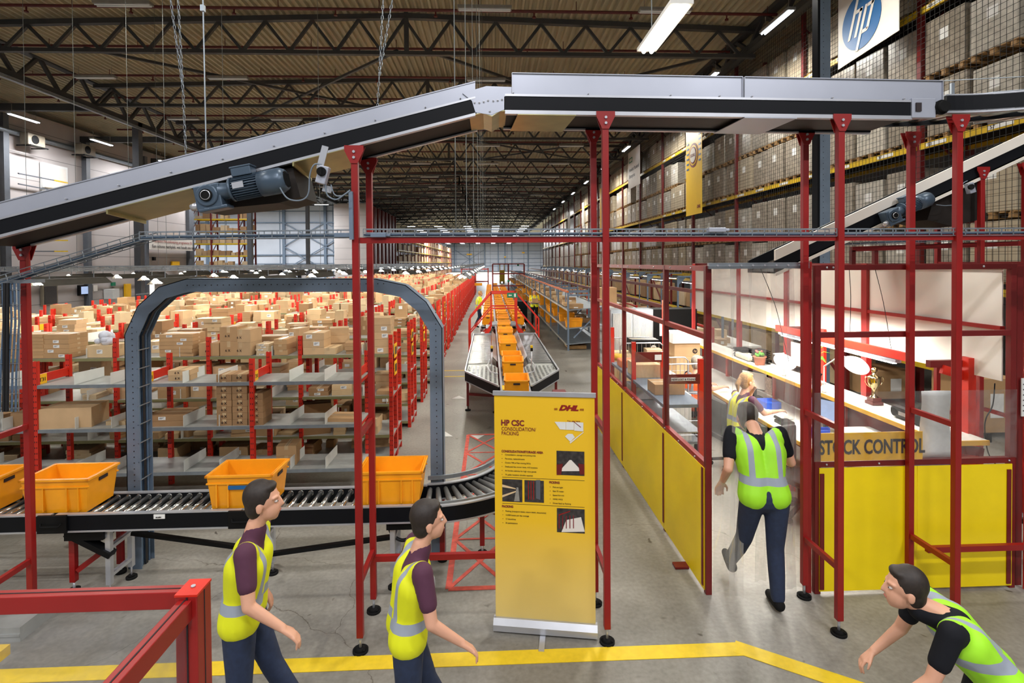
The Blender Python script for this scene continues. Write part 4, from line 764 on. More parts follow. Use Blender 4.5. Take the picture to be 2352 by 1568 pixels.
# red step bridge
t = thing('step_bridge', 'red step-over bridge with handrails crossing the aisle conveyor', 'bridge', (.44, 18, 0)); xa, xb = -.42, 1.32
for y in (17.6, 18.6):
    for s in (-1, 1):
        b = MB(); X1 = .44+s*.42; X2 = .44+s*1.15; b.bar((X1, y, 1.05), (X2, y, .05), .05, .2, up=(0, 1, 0)) if 0 else b.prism([(X1, y, 1.1), (X2, y, .1), (X2, y, -.0), (X2-s*.12, y, 0), (X1, y, .9)], (0, .03, 0)); b.build('stringer', 'rack_red', t)
        b = MB(); b.bar((X1, y, 2.1), (X2, y, 1.25), .05); b.bar((X2, y, 1.25), (X2, y, .1), .05); b.bar((X1, y, 2.1), (X1, y, 1.0), .05); b.bar((X1, y, 1.6), (X2, y, .75), .035); b.build('handrail', 'rack_red', t)
    b = MB(); b.bar((.44-.42, y, 2.1), (.44+.42, y, 2.1), .05); b.bar((.44-.42, y, 1.6), (.44+.42, y, 1.6), .04); b.build('handrail', 'rack_red', t)
for s in (-1, 1):
    for k in range(4): b = MB(); x = .44+s*(.5+.18*k); b.bb(x-.1, x+.1, 17.63, 18.6, .92-.25*k, .95-.25*k); b.build('tread', 'galv', t)
b = MB(); b.bb(.02, .86, 17.6, 18.6, 1.02, 1.06); b.build('deck', 'galv', t)
b = MB(); c = Vector((.72, 17.55, 2.03)); b.box(c, (.34, .01, .16)); s_ = b.build('escape_sign', 'green_sign', t); b = MB(); b.box(c+Vector((-.06, -.008, 0)), (.08, .006, .03)); b.prism([c+Vector((-.13, -.008, 0)), c+Vector((-.09, -.008, .035)), c+Vector((-.09, -.008, -.035))], (0, -.004, 0)); b.box(c+Vector((.09, -.008, 0)), (.06, .006, .11)); b.build('symbol', 'white_paint', t)
# totes beside and beyond the bridge
G1 = 'yellow totes on the left side line'; G2 = 'yellow totes on the right side line'
for i in range(22): tote(-.1, 19.7+1.35*i, ZC+.02, H2, '%s yellow tote beyond the bridge on the left side line' % ORD[i])
for i in range(22): tote(1.02, 19.6+1.3*i, ZC+.02, H2, '%s yellow tote beyond the bridge on the right side line' % ORD[i])
for i in range(4):
    for k in range(2): tote(1.02, 19.2+.75*i, .02+.34*k, H2, 'yellow tote stacked on the floor under the right line, %s pair, %s' % (ORD[i], ('lower', 'upper')[k]))
for i in range(3): tote(-.1, 18.9+.8*i, .02, H2, '%s yellow tote on the floor under the left line' % ORD[i])
b = MB(); b.bb(1.4, 1.9, 27.5, 28, 0, 1.1); tag(b.build('control_cabinet', 'black_metal'), 'dark cabinet on the right line beyond the bridge', 'cabinet')
# far gantry with coloured lights, forklift
t = thing('safety_gantry', 'dark red gantry frame with green lamps far down the aisle', 'gantry', (1.5, 44, 0)); b = MB()
for x in (.2, 1.5, 2.8): b.bar((x, 44, 0), (x, 44, 3), .12)
for z in (1.2, 2.2, 3): b.bar((.2, 44, z), (2.8, 44, z), .1)
b.build('frame', 'dark_red', t); b = MB(); b.sph((1.5, 43.9, 1.6), .1, 8); b.sph((2.3, 43.9, 2.9), .08, 8); b.build('lamps', 'green_sign', t)
t = thing('safety_gantry', 'dark red gate frame across the far left aisle', 'gantry', (-2, 52, 0)); b = MB()
for x in (-2.8, -1.5, -.2): b.bar((x, 52, 0), (x, 52, 2.6), .12)
for z in (1.3, 2.5): b.bar((-2.8, 52, z), (-.2, 52, z), .12)
b.build('frame', 'dark_red', t); b = MB(); b.bb(-2.6, -.8, 51.9, 52, .9, 1.15); b.build('panel', 'tote', t)
t = thing('forklift', 'small yellow reach truck standing far down the hall', 'forklift', (1.8, 80, 0))
for x in (1.45, 2.1): b = MB(); b.bb(x-.06, x+.06, 80, 80.2, 0, 3); b.build('mast', 'beam_yellow', t)
b = MB(); b.bb(1.4, 2.15, 80, 80.15, 2.85, 3); b.build('mast_head', 'beam_yellow', t); b = MB(); b.bb(1.45, 2.1, 80.2, 81.6, .3, 2.0); b.build('body', 'beam_yellow', t)
for sx, sy in ((1.5, 80.4), (2.05, 80.4), (1.5, 81.4), (2.05, 81.4)): b = MB(); b.cyl((sx-.1, sy, .2), (sx+.1, sy, .2), .2, 12); b.build('wheel', 'rubber', t)
for px, py, w_, lb in ((1078, 584, 24, 'orange sign hanging on the far wall bracing'), (1202, 580, 12, 'orange sign high on the far wall, right'), (1160, 590, 8, 'small orange sign low on the far wall')):
    c = atY(px, py, 195); b = MB(); b.box(c, (w_*195/1225*.5, .05, .5)); tag(b.build('wall_sign', 'sign_yellow'), lb, 'sign')
# ================================================================ ARCH (cable bridge)
ar = thing('cable_arch', 'tall grey perforated steel arch carrying cables over the roller conveyor', 'arch', (-2, 5.55, 0))
AY = 5.55; AP = [atY(x, y, AY) for x, y in ((301, 1200), (301, 772), (328, 712), (372, 672), (430, 655), (862, 655), (925, 668), (968, 703), (1001, 757), (1001, 1200))]
AP[0] = Vector((AP[1].x, AY, 0)); AP[-1] = Vector((AP[-2].x, AY, 0)); D = .2; Wp = .068
def norm2(p, q): u = (q-p).normalized(); return Vector((u.z, 0, -u.x))
ins = []
for i, p in enumerate(AP):
    n = Vector((0, 0, 0))
    if i > 0: n += norm2(AP[i-1], p)
    if i < len(AP)-1: n += norm2(p, AP[i+1])
    ins.append(n.normalized())
def arch(b, o0, o1, y0, y1, k0=0, k1=None):
    for i in range(k0, (k1 or len(AP)-1)):
        p, q, n, m = AP[i], AP[i+1], ins[i], ins[i+1]; vs = [p+n*o0, q+m*o0, q+m*o1, p+n*o1]
        b.prism([(v.x, y0, v.z) for v in vs], (0, y1-y0, 0))
b = MB(); arch(b, -Wp, Wp, AY-.0, AY+.008); b.build('front_plate', 'blue_grey', ar)
b = MB(); arch(b, -Wp, Wp, AY+D, AY+D+.008); b.build('rear_plate', 'blue_grey', ar)
b = MB(); arch(b, -Wp, -Wp+.008, AY, AY+D); b.build('outer_plate', 'blue_grey', ar)
b = MB()
for e in range(6):
    for i in range(0, 4):
        p, q = AP[i], AP[i+1]; y = AY+.025+.03*e; b.tube([p+ins[i]*(.02+.012*(e % 2)+.0)+Vector((0, y-AY, 0)), q+ins[i+1]*(.02+.012*(e % 2))+Vector((0, y-AY, 0))], .012, 6)
b.build('cables', 'cable_blue', ar, kind='stuff'); b = MB()
for i in range(4): p, q = AP[i], AP[i+1]; b.prism([p+ins[i]*.05+Vector((0, .09, 0)), q+ins[i+1]*.05+Vector((0, .09, 0)), q+ins[i+1]*.05+Vector((0, .13, 0)), p+ins[i]*.05+Vector((0, .13, 0))], (-.004, 0, 0))
b.build('black_cables', 'cable_black', ar, kind='stuff')
for z in [.9+.19*i for i in range(11)]: b = MB(); b.bb(AP[0].x+.052, AP[0].x+.058, AY, AY+D, z, z+.01); b.build('cable_rung', 'galv', ar)
b = MB()
for i in range(30): z = .85+.06*i; b.cyl((AP[0].x+.01, AY-.003, z), (AP[0].x+.01, AY, z), .006, 6); b.cyl((AP[-1].x, AY-.003, z), (AP[-1].x, AY, z), .006, 6)
for i in range(34): x = AP[4].x+.06*i; b.cyl((x, AY-.003, AP[4].z), (x, AY, AP[4].z), .006, 6)
b.build('holes', 'ink', ar, kind='stuff')
# ================================================================ foreground red corner barrier
bt = thing('corner_barrier', 'red profile corner barrier with clear panels in the lower left foreground', 'barrier', (-.83, 1.5, 0))
zt = 2.22; C = atZ(444, 1352, zt); Cx, Cy = C.x, C.y; pw = .036
b = MB(); b.box((Cx, Cy, zt/2), (pw*1.6, pw*2.0, zt)); b.build('post', 'red', bt, bevel=.003); b = MB(); b.box((Cx+.003, Cy-pw-.001, zt/2), (.004, .002, zt)); b.box((Cx+pw*.8, Cy, zt/2), (.002, .004, zt)); b.build('groove', 'ink', bt)
b = MB(); b.box((Cx, Cy, zt+.003), (pw*1.65, pw*2.05, .006)); b.build('post_cap', 'rack_red', bt); b = MB(); b.cyl((Cx, Cy, zt+.006), (Cx, Cy, zt+.01), .006, 8); b.build('cap_screw', 'alu', bt)
b = MB(); b.bb(Cx-1.6, Cx-pw*.8, Cy+.0, Cy+pw, zt-.055, zt-.008); b.build('top_rail', 'red', bt, bevel=.002); b = MB(); b.bb(Cx-1.6, Cx-pw*.8, Cy+.016, Cy+.02, zt-.0085, zt-.007); b.build('rail_groove', 'ink', bt)
b = MB(); b.bb(Cx-.02, Cx+.016, Cy-1.3, Cy-pw, zt-.06, zt-.008); b.build('top_rail', 'red', bt, bevel=.002); b = MB(); b.bb(Cx-.004, Cx+.0, Cy-1.3, Cy-pw, zt-.0085, zt-.007); b.build('rail_groove', 'ink', bt)
b = MB(); b.bb(Cx-1.6, Cx-pw*.8, Cy+.015, Cy+.021, .3, zt-.055); b.build('clear_panel', 'glass', bt); b = MB(); b.bb(Cx-.004, Cx+.002, Cy-1.3, Cy-pw, .3, zt-.06); b.build('clear_panel', 'glass', bt)
c = atY(2, 1502, 1.9); b = MB(); b.box(c+Vector((-.15, 0, 0)), (.32, .05, .035)); tag(b.build('handrail_end', 'beam_yellow'), 'end of a yellow bar entering at the lower left edge', 'bar')
# ================================================================ LEFT RACKS + BOXES
BOX = []    # (x,y,z,w,d,h,rz,tint,label context,group)
def addbox(x, y, z, w, d, h, rz=0, tint=0, ctx='', grp='', at=0): BOX.append((x, y, z, w, d, h, rz, tint, ctx, grp, at))
bayw = 1.38
def post(b, x, y, h, det):
    if det:
        b.bb(x-.028, x+.028, y-.003, y+.003, 0, h); b.bb(x-.028, x-.024, y-.0, y+.05, 0, h); b.bb(x+.024, x+.028, y, y+.05, 0, h)
    else: b.bb(x-.028, x+.028, y-.02, y+.02, 0, h)
rows = [(7.15, 7.72, -1.75, 1.86)]+[(8.3+1.82*k, 8.3+1.82*k+.79, -1.52+.0015*k, 2.0) for k in range(27)]
for ri, (ya, yb_, xe, h) in enumerate(rows):
    xmin = max(-12.2, -.98*ya-.4 if ri else -8.4); nb = int((xe-xmin)/bayw+.99); nm = ORD[ri]
    lb = ('front' if ri == 0 else nm)+' low red and grey shelving row, counted from the roller conveyor' if ri < 27 else 'farthest red and grey shelving row'
    t = thing('shelving_row', lb, 'shelving', (xe, ya, 0), 'red shelving rows'); levels = [.38, .97, 1.55] if ri == 0 else [.12, .45, 1.06, 1.70]
    ym = (ya+yb_)/2; ys = [ya, yb_-.03] if ri == 0 else [ya, ym-.05, ym+.02, yb_-.03]
    for j in range(nb+1):
        x = xe-.03-j*bayw; det = ri < 5 and j < 7
        b = MB()
        for y in ys: post(b, x, y, h, det)
        for z in levels:
            if ri < 12: b.bar((x, ya+.03, z-.05), (x, yb_-.03, z-.05), .03, .04)
        b.build('upright_frame', 'rack_red', t)
        if det:
            b = MB()
            for y in ys:
                for k in range(int(h/.075)): b.bb(x-.016, x-.008, y-.005, y-.003, .05+.075*k, .07+.075*k); b.bb(x+.008, x+.016, y-.005, y-.003, .05+.075*k, .07+.075*k)
            b.build('slots', 'ink', t, kind='stuff')
        if (ri == 0 and j in (0, 1, 2, 3, 4)) or (ri and R.random() < .5):
            b = MB(); b.bb(x-.012, x+.012, ya+.03, yb_-.03, levels[-1]+.02, levels[-1]+.13); b.build('end_stop', 'rack_red', t)
            if ri < 9:
                b = MB(); b.bb(x+.013, x+.018, ya+.04, ya+.17, levels[-1]+.0, levels[-1]+.13); b.bb(x-.018, x-.013, ya+.04, ya+.17, levels[-1]+.0, levels[-1]+.13) if ri else None; b.build('row_tag', 'sign_yellow', t)
                if ri == 0: text('lettering', 'T31', .07, 'ink', t, (x+.02, ya+.045, levels[-1]+.035), (0, 1, 0), (0, 0, 1))
    for z in levels:
        b = MB(); b.bb(xe-nb*bayw, xe, ya+.004, yb_-.004, z-.012, z); b.build('shelf', 'shelf_grey', t)
        b = MB(); b.bb(xe-nb*bayw, xe, ya-.002, ya+.012, z-.045, z-.001); b.bb(xe-nb*bayw, xe, yb_-.012, yb_+.002, z-.045, z-.001); b.build('shelf_edge', 'shelf_edge' if ri else 'galv', t)
    if ri < 3:
        for z in levels[1:] if ri else levels:
            for j in range(nb):
                for k in (1, 2) if ri == 0 else (1,):
                    x = xe-j*bayw-bayw*k/3; b = MB(); b.prism([(x-.002, ya+.01, z), (x-.002, yb_-.02, z), (x-.002, yb_-.02, z+.13), (x-.002, ya+.01, z+.15)], (.004, 0, 0)); b.build('divider', 'divider', t)
    elif ri < 12:
        b = MB()
        for j in range(nb):
            x = xe-j*bayw-bayw*R.choice((.33, .5, .66)); b.bb(x-.003, x+.003, ya+.02, yb_-.02, levels[-1], levels[-1]+.14)
        b.build('dividers', 'divider', t)
    if ri in (1, 2, 3, 4, 6, 8):     # end signs facing the aisle
        for k, z in enumerate((1.35, 1.62)):
            b = MB(); b.bb(xe+.01, xe+.016, ya+.08, ya+.3, z, z+.22); b.build('end_sign', 'sign_yellow', t); b = MB(); b.bb(xe+.017, xe+.019, ya+.12, ya+.26, z+.05, z+.17); b.build('end_sign_print', 'photo_dark', t)
    # boxes
    if ri == 0: continue
    for li, z in enumerate(levels):
        gap = (levels[li+1]-z-.1) if li < len(levels)-1 else .55
        for side_ in (0, 1):
            if ri > 9 and li < 2 : continue
            if ri > 3 and side_ == 1 and li < 3: continue
            x = xe-.06; yc = ya+.2 if side_ == 0 else yb_-.2
            while x > xe-nb*bayw+.2:
                big = R.random() < .2; w_ = R.uniform(.3, .5) if big else R.uniform(.12, .34); dd = R.uniform(.26, .38)
                if R.random() < (.22 if li == 3 else .3): x -= R.uniform(.15, .5); continue
                if w_ > .3: hh = R.choice((.04, .06, .08, .12, .18, .26))
                else: hh = R.choice((.035, .05, .06, .08, .12, .18))
                n = min(R.choice((1, 1, 2, 2, 3, 4, 5)), int(min(gap, (.42 if li == 3 else 1))/hh))
                j = int((xe-x)/bayw); bay = ORD[j]+' bay' ; tt = R.randrange(5); rz = R.uniform(-.12, .12) if R.random() < .6 else R.uniform(-.3, .3)
                if abs(((xe-.03-(x-w_/2)) % bayw)-bayw/2) > bayw/2-w_/2-.04 and w_ > .2 and R.random() < .6: x -= .1; continue
                zz = z
                for q in range(max(n, 0)):
                    sh = 'flat' if hh < .085 else 'low' if hh < .17 else 'tall'
                    addbox(x-w_/2+R.uniform(-.012, .012), yc+R.uniform(-.02, .02), zz, w_, dd*R.uniform(.96, 1), hh-.002, rz+R.uniform(-.03, .03), tt, '%s %s on %s shelf, %s rack row, %s from the aisle' % (sh, '@', ('bottom', 'lower', 'middle', 'top')[li], nm, bay), 'boxes on the %s shelf of the %s rack row' % (('bottom', 'lower', 'middle', 'top')[li], nm), q)
                    zz += hh
                x -= w_+R.uniform(.01, .08)
# front row: mostly empty, the boxes the photo shows
def px_box(px, py, Y, w_, d_, h_, rz=0, tint=0, n=1, lb='', z=None, stack='up'):
    for k in range(n):
        c = atY(px, py, Y); zz = z if z is not None else c.z
        addbox(c.x, Y+d_/2, zz+k*(h_+.002), w_, d_, h_, rz+(R.uniform(-.04, .04) if n > 1 else 0), tint, 'SP'+(lb % ORD[k] if '%s' in lb else lb), '', 0)
for i in range(3):
    for k in range(8 if i < 2 else 5):
        x = atY(517+i*36, 970, 7.2).x; addbox(x, 7.32, .97+.085*k, .195, .28, .083, R.uniform(-.02, .02), 3, 'SPsmall marked carton in the block on the front shelf, %s up, %s column' % (ORD[k], ('left', 'middle', 'right')[i]), '', 0)
px_box(410, 875, 7.3, .28, .3, .07, .05, 0, 2, 'low marked box on the empty top shelf of the front row, %s up', 1.55)
px_box(380, 970, 7.2, .45, .4, .07, .05, 3, 2, 'wide flat box on the front middle shelf beside the arch, %s up', .97); px_box(783, 955, 7.25, .38, .32, .05, -.1, 1, 1, 'single flat brown box on the front middle shelf left of the tall stand', .97)
px_box(655, 1065, 7.3, .26, .3, .13, .1, 1, 2, 'brown box on the lowest front shelf with white end label, %s up', .38); px_box(265, 955, 7.3, .25, .35, .05, 0, 2, 1, 'white flat box on the front middle shelf left of the arch', .97)
px_box(145, 960, 7.2, .62, .4, .26, .12, 0, 1, 'large long open carton on the front middle shelf behind the left post', .97); px_box(60, 960, 7.3, .4, .35, .18, -.1, 3, 1, 'brown box at the left edge on the front middle shelf', .97)
for px, n, w_, h_, lb in ((405, 6, .5, .055, 'flat long box stacked above the front shelf near the arch, %s up'), (525, 2, .26, .22, 'printed tall carton right of the arch stack, %s up'), (555, 2, .3, .2, 'printed square carton with long white label, %s up'), (480, 1, .3, .2, 'plain carton with white label left of the printed cartons'), (645, 3, .2, .08, 'small box in the stack on the second row top, %s up'), (720, 3, .32, .11, 'light brown box of the three-high stack left of the tall stand, %s up'), (755, 1, .22, .1, 'single box right of the three-high stack'), (870, 5, .36, .11, 'light brown box of the high stack behind the tall stand, %s up'), (60, 7, .5, .05, 'flat board box of the tall pile at the left post, %s up'), (130, 5, .4, .07, 'flat box of the pile right of the left post, %s up'), (230, 1, .4, .18, 'open carton full of white bags left of the arch')):
    px_box(px, 812, 8.32, w_, .36, h_, R.uniform(-.08, .08), R.randrange(3), n, lb, 1.705)
b = MB(); c = atY(240, 770, 8.4); 
for i in range(9): b.sph((c.x+R.uniform(-.1, .12), 8.45+R.uniform(-.08, .08), 1.93+R.uniform(0, .1)), R.uniform(.05, .09), 7, (1, .8, .9))
tag(b.build('plastic_bags', 'purple_bag'), 'bunch of white plastic bags sticking out of the open carton', 'bags', kind='stuff')
# remove generic boxes that collide with the hand-placed pile zone
SPX = [(q[0], q[3]) for q in BOX if q[8].startswith('SP') and q[2] > 1.7]
BOX = [q for q in BOX if q[8].startswith('SP') or not (1.6 < q[2] < 2.4 and q[1] < 8.8 and any(abs(q[0]-x) < (w_+q[3])/2+.02 for x, w_ in SPX))]
# recess rack boxes
for z in (.8, 1.8, 2.8, 3.8, 4.8, 5.8, 6.8):
    x = XR0+.15
    while x < XR1-.2:
        w_ = R.uniform(.25, .55); hh = R.uniform(.2, .6)
        if R.random() < .85: addbox(x+w_/2, YR+.35, z+.08, w_, .4, hh, 0, R.randrange(5), 'XX', '', 0)
        x += w_+R.uniform(.02, .12)
for i in range(25):
    for z in (0.05, 1.7, 3.4, 5.1, 6.8):
        for k in range(3): 
            if R.random() < .85: addbox(-13.65, 77.8+4.2*i+1.3*k, z+.05, .9, 1.1, R.uniform(.7, 1.3), 0, R.randrange(5), 'XX', '', 0)
# ================================================================ RIGHT FLOW RACKS
yb0 = 18.6
for i in range(20):
    y0 = yb0+2.7*i; y1 = y0+2.7; X0, X1 = 2.72, 3.95
    t = thing('flow_rack', '%s grey flow rack bay from the front, right of the aisle' % ORD[i], 'rack', (X0, y0, 0), 'grey flow rack bays')
    for x, hz in ((X0, 2.04), (X1, 2.04)): b = MB(); b.bb(x-.03, x+.03, y0-.03, y0+.03, 0, hz); b.build('upright', 'blue_grey', t)
    b = MB(); b.bar((X0, y0, 1.95), (X1, y0, 1.95), .04, .06); b.bar((X0+.2, y0, .45), (X1, y0, 1.5), .04); b.bar((X0+.1, y0+1.3, 1.62), (X0+.1, y0+1.3, 1.98), .04); b.bar((X0+.1, y0+1.3, 1.98), (X1-.3, y0+1.3, 1.98), .04); b.build('brace', 'blue_grey', t)
    for z in (.3, .85, 1.5):
        b = MB(); b.prism([(X0-.06*(z < 1), y0, z-.1), (X1, y0, z), (X1, y0, z+.03), (X0-.06*(z < 1), y0, z-.07)], (0, 2.68, 0)); b.build('flow_shelf', 'galv', t); b = MB(); b.bb(X0-.06*(z < 1)-.02, X0-.06*(z < 1), y0, y1-.02, z-.12, z-.05); b.build('shelf_edge', 'shelf_grey', t)
    b = MB(); b.bar((X0, y0, 2.06), (X0, y1, 2.06), .05, .07); b.build('top_rail', 'orange_paint', t)
    for k in range(5):
        y = y0+.32+.5*k
        for z, p in ((.3, .5), (.85, .42)):
            if i > 12 and z < .5: continue
            if R.random() < p: tote(X0+.27+R.uniform(-.04, .02), y, z-.06, R.uniform(-.05, .05), 'yellow tote on the %s of the %s flow rack bay, %s along' % ('floor level' if z < .5 else 'middle level', ORD[i], ORD[k])) if i < 8 or R.random() < .35 else addbox(X0, y, z-.05, .5, .4, .3, 0, 5, 'XX', '', 0)
        if R.random() < .8 and i < 14:
            zz = 1.46
            for q in range(R.choice((1, 2, 3))):
                hh = R.choice((.08, .13)); addbox(X0+.3, y, zz, .5, .38, hh, R.uniform(-.1, .1), R.randrange(4), 'low @ on the upper shelf of the %s grey flow rack bay' % ORD[i], 'boxes on the grey flow racks', q); zz += hh+.002
        if R.random() < .6 and i < 6:
            hh = R.choice((.15, .25)); addbox(X0+.75, y, .9, .4, .36, hh, 0, 3, '%s @ on the middle shelf of the %s grey flow rack bay' % ('tall' if hh > .2 else 'low', ORD[i]), 'boxes on the grey flow racks', 0)
# conveyor rails and lit packing lines right of the flow racks
for k, (X, z, m_, lb) in enumerate(((4.6, 1.9, 'dark_red', 'long dark red rail right of the grey flow racks'), (5.6, 2.28, 'dark_red', 'second long dark red rail above the packing benches'))):
    b = MB(); b.bar((X, 13.5+k, z), (X, 78, z), .08, .1); tag(b.build('overhead_rail', m_), lb, 'rail')
lp = None
for X, y0 in ((6.2, 14), (7.4, 16)):
    for i in range(16):
        Y = y0+3.4*i
        if lp is None:
            lp = thing('bench_light', 'small lit bench lamp on a grey bracket in the packing area', 'light', (X, Y, 2.35), 'bench lamps of the packing area'); b = MB(); b.bar((X, Y, 1), (X, Y, 2.6), .05); b.bar((X, Y, 2.6), (X+.9, Y, 2.6), .05); b.prism([(X, Y, 2.3), (X, Y, 2.6), (X+.3, Y, 2.6)], (0, .02, 0)); b.build('bracket', 'blue_grey', lp)
            b = MB(); b.bb(X+.3, X+.5, Y-.6, Y+.6, 2.4, 2.45); b.build('housing', 'reflector', lp); b = MB(); b.bb(X+.34, X+.46, Y-.55, Y+.55, 2.38, 2.4); b.build('tube', 'tube_far', lp); l0 = (X, Y)
        else: copy_tree(lp, (X, Y, 2.35))
for i in range(16):
    Y = 13.5+3.6*i; t = thing('packing_bench', '%s packing bench from the front beyond the cage' % ORD[i], 'bench', (6.3, Y, 0), 'packing benches'); b = MB(); b.bb(5.7, 7.0, Y, Y+2.2, .85, .9); b.build('worktop', 'desk_white', t)
    for sx in (5.75, 6.95):
        for sy in (.05, 2.15): b = MB(); b.bb(sx-.03, sx+.03, Y+sy-.03, Y+sy+.03, 0, .85); b.build('leg', 'rack_red', t)
    b = MB(); b.bar((5.75, Y+.05, 1.35), (5.75, Y+2.15, 1.35), .05); b.bar((5.75, Y+.05, .9), (5.75, Y+.05, 1.4), .05); b.bar((5.75, Y+2.1, .9), (5.75, Y+2.1, 1.4), .05); b.build('back_frame', 'rack_red', t)
    for k in range(5):
        x = R.uniform(5.9, 6.8); y = Y+.3+.4*k; hh = R.uniform(.12, .35); addbox(x, y, .9, R.uniform(.25, .45), .35, hh, 0, R.randrange(5), '%s @ on the %s packing bench beyond the cage' % ('tall' if hh > .22 else 'low', ORD[i]), 'boxes on the packing benches', 0)
# ================================================================ HIGH RIGHT RACKS with pallet loads
RXF = 9.35; BAY = 4.33; Y0R = 6.9
t = thing('pallet_rack', 'high dark red pallet rack with yellow beams along the right side', 'rack', (RXF, Y0R, 0)); zl = [2.55, 5.6, 8.5]
for i in range(21):
    y = Y0R+BAY*i; b = MB(); b.bb(RXF-.05, RXF+.05, y-.06, y+.06, 0, 10.6); b.bb(RXF+1.05, RXF+1.15, y-.06, y+.06, 0, 10.6)
    for z in range(0, 10, 2): b.bar((RXF, y, z), (RXF+1.1, y, z+1), .04); b.bar((RXF+1.1, y, z+1), (RXF, y, z+2), .04)
    b.build('upright_frame', 'dark_red', t)
    if i < 20:
        for z in zl: b = MB(); b.bb(RXF-.07, RXF-.02, y+.05, y+BAY-.05, z-.13, z); b.bb(RXF+1.02, RXF+1.07, y+.05, y+BAY-.05, z-.13, z); b.build('beam', 'beam_yellow', t)
        if i < 5:
            for z in zl[1:]:
                for k in (.7, 2.2, 3.6):
                    b = MB(); b.bb(RXF-.08, RXF-.071, y+k, y+k+.5, z-.1, z-.02); b.build('location_label', 'label_white', t)
                    text('lettering', ('35', '97', '57', '03')[(i+int(k)) % 4], .1, 'ink', t, (RXF-.083, y+k+.45, z-.09), (0, -1, 0), (0, 0, 1))
for z in zl:
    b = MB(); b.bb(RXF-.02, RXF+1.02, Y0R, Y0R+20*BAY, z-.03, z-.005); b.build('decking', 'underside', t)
def make_load(hh, m_, tall):
    t = thing('pallet_load', 'x', 'pallet load', (0, 0, 0), world=False); b = MB()
    for y in (-.44, -.22, 0, .22, .44): b.bb(-.5, .5, y-.05, y+.05, .1, .122)
    for y in (-.4, 0, .4): b.bb(-.5, .5, y-.05, y+.05, 0, .02)
    for x in (-.44, 0, .44):
        for y in (-.4, 0, .4): b.bb(x-.05, x+.05, y-.05, y+.05, .02, .1)
    b.build('pallet', 'wood', t); b = MB(); b.box((0, 0, .125+hh/2), (.96, .95, hh)); b.build('carton_block', m_, t, bevel=.02)
    b = MB(); b.bb(-.483, -.48, -.1, .12, .125+hh*.55, .125+hh*.75); b.build('load_label', 'label_white', t); return t
LT = [make_load(1.14, 'wrap', 1), make_load(1.14, 'load_cartons', 1), make_load(1.05, 'wrap_white', 1)]; used = [0, 0, 0]; nL = 0; rest = MB()
for i in range(20):
    for k in range(4):
        for li, z in enumerate(zl):
            for s in range(2):
                y = Y0R+BAY*i+.56+1.07*k; zz = z+.0+s*1.3 if z < 8 else z
                if y < 8.3: continue
                if z > 8 and s == 1: continue
                if z < 3 and y < 12.5 and s == 0 and 0: continue
                if R.random() < .05 and s == 1: continue
                dx = R.uniform(-.04, .04)
                if i < 12:
                    q = R.choices((0, 1, 2), (5, 2, 4) if i < 4 else (5, 4, 1))[0]
                    if z > 8: q = 1
                    o = LT[q] if not used[q] else copy_tree(LT[q]); used[q] = 1; nL += 1
                    o.location = (RXF+.52+dx, y, zz); o.rotation_euler = (0, 0, R.uniform(-.02, .02)); o['label'] = 'wrapped pallet load, %s bay of the high right rack, %s position, %s' % (ORD[i], ORD[k], ('lower level ', 'middle level ', 'top level ')[li]+('lower', 'upper')[s])
                    o['category'] = 'pallet load'; o['group'] = 'pallet loads in the high right rack'
                else: rest.bb(RXF+.04, RXF+1, y-.47, y+.47, zz+.12, zz+1.25); rest.bb(RXF+.02, RXF+1.02, y-.5, y+.5, zz, zz+.1)
tag(rest.build('pallet_loads', 'wrap'), 'mass of wrapped pallet loads in the far bays of the high right rack', 'pallet loads', kind='stuff')
# ground level goods under the rack
t = thing('ground_rack', 'dark red low racking with yellow beams below the pallet loads', 'rack', (8.5, 9, 0))
for i in range(24):
    b = MB(); y = 9+3*i; b.bb(8.2, 8.28, y-.04, y+.04, 0, 2.6); b.build('upright', 'dark_red', t)
    if i % 2: b = MB(); b.bar((8.24, y, .2), (8.24, y+3, 2.4), .05); b.build('brace', 'dark_red', t)
for z in (1.1, 2.35): b = MB(); b.bar((8.2, 9, z), (8.2, 78, z), .05, .1); b.build('beam', 'beam_yellow', t)
for i in range(60):
    y = 9.3+1.15*i
    for z in (.1, 1.2):
        if R.random() < .8: addbox(8.75, y, z, .8, .9, R.uniform(.5, 1.0), 0, R.randrange(5), 'XX', '', 0)
# safety net
t = tag(None, '', '') if 0 else None; b = MB(); yy = 8.0
while yy < 32: b.box((8.95, yy, 6.5), (.006, .006, 8.2)); yy += .115
z = 2.5
while z < 10.6: b.box((8.95, 20, z), (.006, 24, .006)); z += .115
tag(b.build('safety_net', 'net'), 'black safety net hung in front of the high right rack', 'net')
